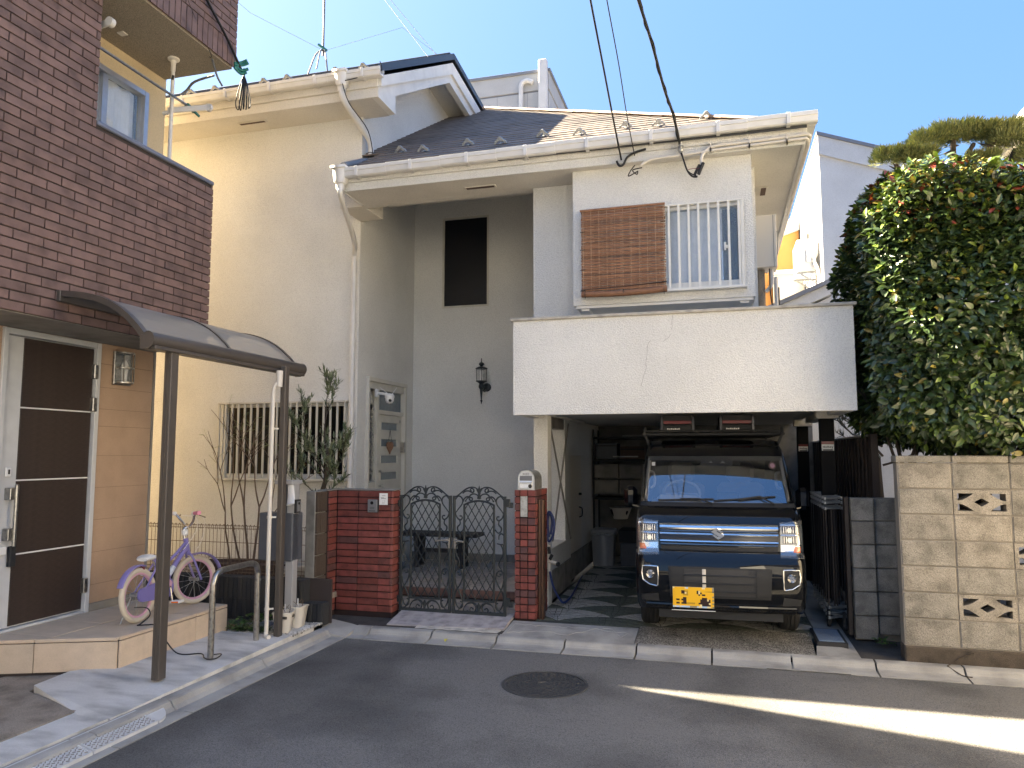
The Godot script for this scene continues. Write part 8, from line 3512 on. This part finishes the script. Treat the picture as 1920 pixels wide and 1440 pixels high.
	part("wall_cap", s, M.far_white, o)
	# the house at the right edge, and a red roof seen under the balcony
	var e := thing("eaves_house", "beige house with a white gutter at the right edge, behind the hedge", "house", v3(4.5, 0, -7.5))
	s = st()
	bb(s, v3(3.55, 0, -9.2), v3(9, 5.0, -3.5))
	part("wall", s, M.far_cream, e)
	s = st()
	bb(s, v3(3.16, 5.0, -9.45), v3(9, 5.08, -3.3))
	part("soffit", s, M.soffit, e)
	s = st()
	bb(s, v3(3.13, 5.081, -9.5), v3(9, 5.20, -3.25), 0.01)
	part("roof", s, M.slate, e)
	s = st()
	tube(s, [v3(3.10, 5.10, -9.5), v3(3.10, 5.12, -3.25)], 0.06, 12)
	tube(s, [v3(3.10, 5.045, -9.5), v3(3.10, 5.065, -3.25)], 0.012, 6)
	part("gutter", s, M.pvc, e)
	var rr := thing("red_roof_house", "low house with a dark red roof beyond the carport's black posts", "house", v3(2.2, 0, -19.0))
	s = st()
	bb(s, v3(0.6, 0, -21.0), v3(5.2, 2.0, -18.0))
	part("wall", s, M.far_white, rr)
	s = st()
	prism(s, PackedVector2Array([Vector2(17.7, 1.95), Vector2(19.5, 2.5), Vector2(21.3, 1.95)]), v3(0.4, 0, 0), Vector3.FORWARD, Vector3.UP, 0.0001)
	prism(s, PackedVector2Array([Vector2(-21.3, 1.98), Vector2(-17.7, 1.98), Vector2(-19.5, 2.75)]), v3(5.4, 0, 0), Vector3.BACK, Vector3.UP, 0.0001)
	for k in 2:
		var z0: float = [-17.7, -21.3][k]
		if k == 0:
			quad(s, v3(0.4, 1.98, z0), v3(5.4, 1.98, z0), v3(5.4, 2.75, -19.5), v3(0.4, 2.75, -19.5))
		else:
			quad(s, v3(5.4, 1.98, z0), v3(0.4, 1.98, z0), v3(0.4, 2.75, -19.5), v3(5.4, 2.75, -19.5))
	part("roof", s, M.far_red, rr)
	# the other side of the street, behind the camera: it lights and mirrors
	for q in [[3.6, 16.0, 5.8, 15.0, 6.6, "far_white", "pale two-storey house on the far side of the street, right of the lane"], [-14.0, -4.6, 3.0, 13.0, 7.2, "far_white", "white two-storey house on the far side of the street, left of the lane"], [-4.0, 5.0, 26.0, 34.0, 6.0, "far_grey", "grey house closing the end of the lane"], [17.0, 28.0, 5.8, 15.0, 6.0, "far_white", "white house on the far side of the street, further right"]]:
		var b := thing("street_house", q[6], "house", v3((q[0] + q[1]) * 0.5, 0, (q[2] + q[3]) * 0.5))
		s = st()
		bb(s, v3(q[0], 0, q[2]), v3(q[1], q[4], q[3]))
		part("wall", s, M[q[5]], b)
		s = st()
		var mx: float = (q[0] + q[1]) * 0.5
		prism(s, PackedVector2Array([Vector2(q[0] - 0.5, q[4]), Vector2(q[1] + 0.5, q[4]), Vector2(mx, q[4] + 1.9)]), v3(0, 0, q[2] - 0.5), R, Vector3.UP, q[3] - q[2] + 1.0)
		part("roof", s, M.slate, b)
		for fl in 2:
			for k in 3:
				far_window(b, v3(lerpf(q[0], q[1], 0.2 + 0.28 * k) + 0.6, 0.9 + fl * 2.9, q[2]), Vector3.LEFT, 1.4, 1.1, M.window_white, M.dark_pane)


# ---------------------------------------------------------------- wires, antenna
func wires_and_antenna() -> void:
	var runs := [
		["service_wire", "thin black service wire dropping to the eave, leftmost of three", [v3(-0.859, 4.508, -7.10), v3(-0.886, 4.762, -6.75), v3(-0.906, 5.029, -6.30), v3(-0.905, 5.245, -5.60), v3(-0.871, 5.333, -4.80), v3(-0.658, 5.883, 0.20)], 0.009],
		["service_wire", "thinnest black service wire to the eave, middle of three", [v3(-0.729, 4.537, -7.10), v3(-0.761, 4.798, -6.75), v3(-0.774, 5.059, -6.30), v3(-0.774, 5.222, -5.60), v3(-0.752, 5.308, -4.80), v3(-0.614, 5.845, 0.20)], 0.005],
		["power_cable", "thick twisted black power cable meeting the eave insulator, rightmost of three", [v3(-0.288, 4.552, -7.10), v3(-0.341, 4.768, -6.80), v3(-0.403, 4.911, -6.55), v3(-0.469, 5.098, -6.10), v3(-0.527, 5.180, -5.60), v3(-0.605, 5.279, -4.80), v3(-1.092, 5.898, 0.20)], 0.013]]
	for r in runs:
		var s := st()
		var pts := spline(r[2], 8)
		tube(s, pts, r[3], 7)
		if r[0] == "power_cable":
			var tw := []
			for k in pts.size():
				tw.append(pts[k] + v3(cos(k * 0.8), 0, sin(k * 0.8)) * 0.013)
			tube(s, tw, 0.007, 6)
		single(r[0], s, M.wire_black, r[2][0], r[1], "wire", "service wires to the house")
	var f := thing("eave_fitting", "porcelain insulator and black splice tails where the power cable meets the eave", "cable fitting", v3(-0.30, 4.5, -7.08))
	var s := st()
	lathe(s, v3(-0.29, 4.50, -7.06), [Vector2(0.0, 0), Vector2(0.022, 0.01), Vector2(0.030, 0.03), Vector2(0.018, 0.045), Vector2(0.03, 0.06), Vector2(0.018, 0.075), Vector2(0.022, 0.095), Vector2(0.0, 0.10)], 12)
	part("insulator", s, M.galvanised, f)
	s = st()
	tube(s, spline([v3(-0.30, 4.56, -7.08), v3(-0.27, 4.45, -7.07), v3(-0.235, 4.33, -7.07), v3(-0.19, 4.265, -7.07), v3(-0.14, 4.255, -7.07)], 5), 0.009, 6)
	tube(s, spline([v3(-0.235, 4.33, -7.07), v3(-0.2, 4.29, -7.06), v3(-0.15, 4.26, -7.06)], 4), 0.006, 6)
	part("cable_tail", s, M.wire_black, f)
	s = st()
	tube(s, [v3(-0.165, 4.28, -7.07), v3(-0.12, 4.37, -7.07)], 0.014, 8)
	part("splice", s, M.soft_black, f)
	s = st()
	tube(s, [v3(-0.13, 4.275, -7.06), v3(-0.085, 4.385, -7.07)], 0.016, 8)
	part("splice", s, M.soft_black, f)
	s = st()
	tube(s, spline([v3(-0.225, 4.33, -7.06), v3(-0.17, 4.335, -7.06), v3(-0.12, 4.33, -7.06)], 4), 0.003, 5)
	part("red_lead", s, M.red_plastic, f)
	s = st()
	tube(s, spline([v3(-0.905, 4.50, -7.10), v3(-0.88, 4.45, -7.09), v3(-0.84, 4.46, -7.10), v3(-0.80, 4.53, -7.10), v3(-0.72, 4.57, -7.10), v3(-0.62, 4.59, -7.1)], 5), 0.012, 6)
	tube(s, spline([v3(-0.73, 4.44, -7.1), v3(-0.77, 4.38, -7.08), v3(-0.79, 4.33, -7.08), v3(-0.72, 4.36, -7.08), v3(-0.70, 4.37, -7.08), v3(-0.71, 4.34, -7.08), v3(-0.75, 4.39, -7.09), v3(-0.66, 4.41, -7.1)], 5), 0.006, 6)
	part("cable_coil", s, M.wire_black, f)
	var cd := thing("eave_conduit", "pair of cream conduits clipped along the eave and round its corner", "conduit", v3(0.4, 4.49, -7.1))
	for k in 2:
		s = st()
		if k == 0:
			tube(s, spline([v3(-0.10, 4.37, -7.09), v3(-0.10, 4.44, -7.09), v3(-0.06, 4.51, -7.09), v3(0.03, 4.545, -7.09), v3(0.3, 4.552, -7.09), v3(0.70, 4.56, -7.09), v3(0.83, 4.565, -7.09), v3(0.87, 4.55, -7.12), v3(0.86, 4.53, -7.25)], 6) + [v3(0.85, 4.50, -9.0)], 0.017, 10)
		else:
			tube(s, spline([v3(-0.67, 4.43, -7.09), v3(-0.60, 4.47, -7.09), v3(-0.5, 4.485, -7.09), v3(-0.25, 4.49, -7.09), v3(0.02, 4.505, -7.09), v3(0.3, 4.515, -7.09), v3(0.75, 4.525, -7.09), v3(0.84, 4.525, -7.10), v3(0.86, 4.49, -7.2)], 6) + [v3(0.84, 4.46, -9.2)], 0.014, 10)
		var p := part("conduit", s, M.cream_plastic, cd)
		s = st()
		for x in [-0.02, 0.33, 0.66]:
			bb(s, v3(x, 4.49, -7.105), v3(x + 0.012, 4.58 if k == 0 else 4.53, -7.07))
		part("clip", s, M.cream_plastic, p)
	# antenna on the high ridge
	var a := thing("roof_antenna", "thin roof antenna mast on splayed legs with guy wires on the high ridge", "antenna", v3(-5.93, 7.62, -10.13))
	s = st()
	tube(s, [v3(-5.93, 7.95, -10.13), v3(-5.93, 11.2, -10.13)], 0.017, 8)
	part("mast", s, M.grey_plastic, a)
	for q in [[-0.19, 0.12], [0.17, 0.15], [-0.02, -0.22], [0.04, 0.25]]:
		s = st()
		tube(s, spline([v3(-5.93, 8.05, -10.13), v3(-5.93 + q[0] * 0.5, 7.95, -10.13 + q[1] * 0.5), v3(-5.93 + q[0], 7.60, -10.13 + q[1])], 3), 0.012, 6)
		part("leg", s, M.grey_plastic, a)
	s = st()
	tube(s, [v3(-6.0, 8.13, -10.1), v3(-5.86, 8.02, -10.12)], 0.022, 6)
	part("clamp", s, M.teal_plastic, a)
	for q in [v3(-3.85, 7.25, -9.5), v3(-9.5, 6.5, -8.0), v3(-3.9, 7.55, -10.2), v3(-10.0, 7.6, -10.2)]:
		s = st()
		tube(s, [v3(-5.93, 10.2, -10.13), q], 0.004, 4)
		part("guy_wire", s, M.galvanised, a)
	s = st()
	tube(s, [v3(-5.95, 8.05, -10.13), v3(-7.2, 8.8, -10.0), v3(-8.4, 9.9, -9.9)], 0.003, 4)
	tube(s, [v3(-5.90, 8.03, -10.13), v3(-4.6, 8.25, -10.2), v3(-3.9, 7.62, -10.2)], 0.003, 4)
	part("stay_wire", s, M.grey_plastic, a)


# ---------------------------------------------------------------- lantern, camera, lids and other small things
func small_things() -> void:
	var l := thing("wall_lantern", "black carriage lantern with glass panes on the white stairwell wall", "lantern", v3(-3.125, 2.32, -9.72))
	var c := v3(-3.125, 0, -9.70)
	var s := st()
	lathe(s, c + v3(0, 2.32, 0), [Vector2(0.003, 0), Vector2(0.010, 0.03), Vector2(0.018, 0.05), Vector2(0.008, 0.06), Vector2(0.013, 0.12), Vector2(0.02, 0.20), Vector2(0.038, 0.225), Vector2(0.04, 0.25), Vector2(0.03, 0.28), Vector2(0.055, 0.30), Vector2(0.078, 0.307), Vector2(0.078, 0.318)], 12)
	part("stem", s, M.gate_black, l)
	s = st()
	lathe(s, c + v3(0, 2.80, 0), [Vector2(0.082, 0), Vector2(0.085, 0.012), Vector2(0.045, 0.03), Vector2(0.015, 0.038), Vector2(0.028, 0.055), Vector2(0.041, 0.068), Vector2(0.03, 0.085), Vector2(0.008, 0.10), Vector2(0.006, 0.12), Vector2(0.007, 0.135), Vector2(0.002, 0.155)], 12)
	part("cap", s, M.gate_black, l)
	s = st()
	for k in 6:
		var a := TAU * k / 6.0 + 0.2
		tube(s, [c + v3(0.075 * cos(a), 2.635, 0.075 * sin(a)), c + v3(0.083 * cos(a), 2.805, 0.083 * sin(a))], 0.0045, 5)
	part("glazing_bar", s, M.gate_black, l).set_meta("kind", "stuff")
	s = st()
	lathe(s, c + v3(0, 2.637, 0), [Vector2(0.072, 0), Vector2(0.080, 0.165)], 6, false)
	part("lantern_glass", s, M.pane, l)
	s = st()
	lathe(s, c + v3(0, 2.64, 0), [Vector2(0.02, 0), Vector2(0.02, 0.055), Vector2(0.016, 0.06), Vector2(0.028, 0.10), Vector2(0.028, 0.125), Vector2(0.012, 0.145), Vector2(0, 0.148)], 12)
	part("bulb", s, M.white_plastic, l)
	s = st()
	X = Transform3D(Basis(Vector3.RIGHT, PI / 2), v3(-3.09, 2.56, -9.85))
	lathe(s, Vector3.ZERO, [Vector2(0.06, 0), Vector2(0.06, 0.012), Vector2(0.045, 0.03), Vector2(0.02, 0.036), Vector2(0.0, 0.036)], 12)
	X = Transform3D.IDENTITY
	tube(s, spline([v3(-3.09, 2.54, -9.84), v3(-3.10, 2.50, -9.77), v3(-3.12, 2.53, -9.71)], 4), 0.012, 8)
	part("wall_bracket", s, M.gate_black, l)
	# security camera over the front door
	var k := thing("security_camera", "white dome security camera with aerials on an arm above the front door", "camera", v3(-4.12, 2.38, -8.72))
	s = st()
	bb(s, v3(-4.19, 2.36, -8.66), v3(-4.15, 2.46, -8.60), 0.006)
	bar(s, v3(-4.17, 2.41, -8.63), v3(-4.02, 2.39, -8.60), 0.04, 0.035, Vector3.UP, 0.01)
	part("arm", s, M.white_plastic, k)
	s = st()
	lathe(s, v3(-3.98, 2.27, -8.60), [Vector2(0.0, 0), Vector2(0.035, 0.008), Vector2(0.052, 0.035), Vector2(0.055, 0.07), Vector2(0.06, 0.075), Vector2(0.06, 0.10), Vector2(0.04, 0.125), Vector2(0.0, 0.13)], 18)
	part("dome", s, M.white_plastic, k)
	s = st()
	tube(s, [v3(-3.955, 2.31, -8.555), v3(-3.945, 2.305, -8.545)], 0.018, 12)
	part("lens", s, M.soft_black, k)
	s = st()
	tube(s, [v3(-4.00, 2.39, -8.62), v3(-4.09, 2.47, -8.55)], 0.005, 6)
	part("aerial", s, M.white_plastic, k)
	s = st()
	tube(s, [v3(-3.97, 2.38, -8.63), v3(-3.94, 2.48, -8.72)], 0.005, 6)
	part("aerial", s, M.white_plastic, k)
	# heart-shaped plaque on the door
	var pl := thing("door_plaque", "brown heart-shaped wooden plaque hanging by cord on the front door", "plaque", v3(-4.19, 1.66, -9.11))
	var heart := PackedVector2Array()
	for i in 24:
		var t := TAU * i / 24.0
		heart.append(Vector2(0.0062 * 16 * pow(sin(t), 3), 0.0056 * (13 * cos(t) - 5 * cos(2 * t) - 2 * cos(3 * t) - cos(4 * t))))
	s = st()
	prism(s, heart, v3(-4.205, 1.735, -9.10), Vector3.FORWARD, Vector3.UP, 0.016)
	part("heart", s, M.reed, pl)
	s = st()
	tube(s, [v3(-4.195, 1.80, -9.05), v3(-4.197, 1.96, -9.10), v3(-4.195, 1.80, -9.15)], 0.003, 4)
	part("cord", s, M.wire_black, pl)
	# manhole in the road
	var mh := thing("manhole_cover", "round dark iron manhole cover in the asphalt", "manhole cover", v3(-1.25, 0, -5.39))
	s = st()
	lathe(s, v3(-1.25, 0, -5.39), [Vector2(0.0, 0.003), Vector2(0.285, 0.003)], 40, false)
	part("lid", s, M.iron, mh)
	s = st()
	lathe(s, v3(-1.25, 0, -5.39), [Vector2(0.290, 0.0), Vector2(0.290, 0.006), Vector2(0.31, 0.006), Vector2(0.313, 0.0)], 48, false)
	lathe(s, v3(-1.25, 0, -5.39), [Vector2(0.045, 0.003), Vector2(0.047, 0.007), Vector2(0.055, 0.007), Vector2(0.057, 0.003)], 24, false)
	part("rim", s, M.iron, mh)
	s = st()
	for ring in range(2, 9):
		var r := 0.033 * ring
		var n := int(TAU * r / 0.040)
		for i in n:
			var a := TAU * (i + 0.5 * (ring % 2)) / n
			var keep := X
			X = Transform3D(Basis(Vector3.UP, -a + (0.6 if i % 2 else -0.6)), v3(-1.25 + cos(a) * r, 0.005, -5.39 + sin(a) * r))
			bx(s, Vector3.ZERO, v3(0.011, 0.005, 0.027), 0.0015)
			X = keep
	part("studs", s, M.iron, mh).set_meta("kind", "stuff")
	# blue lid and drain
	var lid := thing("utility_lid", "rectangular blue-grey steel utility lid in the concrete beside the van", "manhole cover", v3(0.845, 0.1, -6.97))
	s = st()
	bb(s, v3(0.725, 0.07, -7.235), v3(0.965, 0.114, -6.725), 0.003)
	part("lid_frame", s, M.soft_black, lid)
	s = st()
	bb(s, v3(0.748, 0.09, -7.205), v3(0.942, 0.118, -6.755), 0.002)
	var lp := part("lid_plate", s, mat("blue_steel", lin(0.32, 0.42, 0.56), 0.4, {"metal": 0.1, "tex": M.asphalt.albedo_texture, "tile": 0.7}), lid)
	s = st()
	for i in 9:
		var a := v3(0.77 + 0.016 * i, 0.1185, -7.15 + 0.03 * (i % 3))
		bar(s, a, a + v3(0.02 - 0.006 * (i % 4), 0, 0.16 + 0.02 * (i % 3)), 0.003, 0.001)
	part("scratches", s, M.galvanised, lp)
	var dr := thing("gutter_drain", "gutter drain with slotted steel grate set in the kerb", "drain", v3(0.60, 0, -6.32))
	s = st()
	wall(s, v3(0, 0.009, 0), Vector3.RIGHT, Vector3.FORWARD, [0.304, 0.904], [6.222, 6.44], [[0.372, 6.245, 0.836, 6.41]], 0.08)
	bb(s, v3(0.304, -0.05, -6.482), v3(0.904, 0.066, -6.441), 0.008)
	part("drain_frame", s, M.kerb_concrete, dr)
	s = st()
	wall(s, v3(0, 0.006, 0), Vector3.RIGHT, Vector3.FORWARD, [0.374, 0.834], [6.247, 6.396], [[0.56, 6.262, 0.65, 6.274], [0.545, 6.288, 0.665, 6.302], [0.535, 6.318, 0.675, 6.334], [0.53, 6.35, 0.68, 6.362]], 0.02)
	part("grate", s, M.galvanised, dr)
	s = st()
	bb(s, v3(0.372, -0.045, -6.412), v3(0.836, -0.04, -6.244))
	part("drain_pit", s, M.soft_black, dr)
	# checker kerb ramp in the left gutter
	var rp := thing("kerb_ramp", "long grey studded steel kerb ramp with a rounded end in the left gutter", "kerb ramp", v3(-3.43, 0.01, -3.3))
	var ry := func(x: float) -> float: return 0.02 + (-3.345 - x) * 0.28
	for seg in [[-2.20, -2.865], [-2.875, -3.485], [-3.495, -3.98]]:
		s = st()
		sheet(s, [[-3.345, seg[0]], [-3.345, seg[1]], [-3.518, seg[1]], [-3.518, seg[0]]], func(x, _z): return ry.call(x), 0.02)
		var pt := part("ramp_plate", s, M.silver_paint, rp)
		s = st()
		for x in [-3.350, -3.512]:
			bar(s, v3(x, ry.call(x) + 0.002, seg[0] - 0.004), v3(x, ry.call(x) + 0.002, seg[1] + 0.004), 0.012, 0.006)
		for z in [seg[0] - 0.006, seg[1] + 0.006]:
			bar(s, v3(-3.35, ry.call(-3.35) + 0.002, z), v3(-3.512, ry.call(-3.512) + 0.002, z), 0.01, 0.006)
		part("ramp_edge", s, M.silver_paint, pt)
		s = st()
		var n := int((seg[0] - seg[1]) / 0.020)
		for i in n - 1:
			for j in 7:
				var x: float = -3.366 - j * 0.021 - (0.0105 if i % 2 else 0.0)
				if x < -3.505:
					continue
				X = Transform3D(Basis(Vector3.UP, 0.7 if (i + j) % 2 else -0.7), v3(x, ry.call(x) + 0.002, seg[0] - 0.025 - i * 0.020))
				bx(s, Vector3.ZERO, v3(0.005, 0.005, 0.017), 0.001)
				X = Transform3D.IDENTITY
		part("studs", s, M.grey_paint, pt).set_meta("kind", "stuff")
	s = st()
	var tongue := [[-3.345, -3.99]]
	for i in 9:
		var a := PI * 0.5 * i / 8.0
		tongue.append([-3.518 + 0.173 * cos(a), -3.99 - 0.16 * sin(a)])
	tongue.append([-3.518, -3.99])
	sheet(s, tongue, func(x, _z): return ry.call(x), 0.02)
	part("ramp_end", s, M.silver_paint, rp)
	# a twig and a fallen leaf at the kerb
	s = st()
	tube(s, spline([v3(1.60, 0.066, -6.42), v3(1.66, 0.09, -6.46), v3(1.72, 0.13, -6.47), v3(1.80, 0.16, -6.47)], 4), 0.004, 5)
	tube(s, spline([v3(1.60, 0.066, -6.42), v3(1.68, 0.02, -6.36), v3(1.74, 0.02, -6.33)], 4), 0.004, 5)
	single("fallen_twig", s, M.bark, v3(1.66, 0.03, -6.4), "bare fallen twig lying across the kerb before the block wall", "twig")
	s = st()
	s.append_from(leaf_mesh(0.05, 0.035, 0.2, 0.3), 0, Transform3D(Basis(v3(1, 0.2, 0).normalized(), v3(-0.2, 1, 0).normalized(), Vector3.BACK), v3(-2.36, 0.022, -6.36)))
	single("fallen_leaf", s, mat("yellow_leaf", lin(0.55, 0.5, 0.06), 0.6), v3(-2.36, 0.02, -6.36), "small yellow fallen leaf in the gutter before the gate", "leaf")
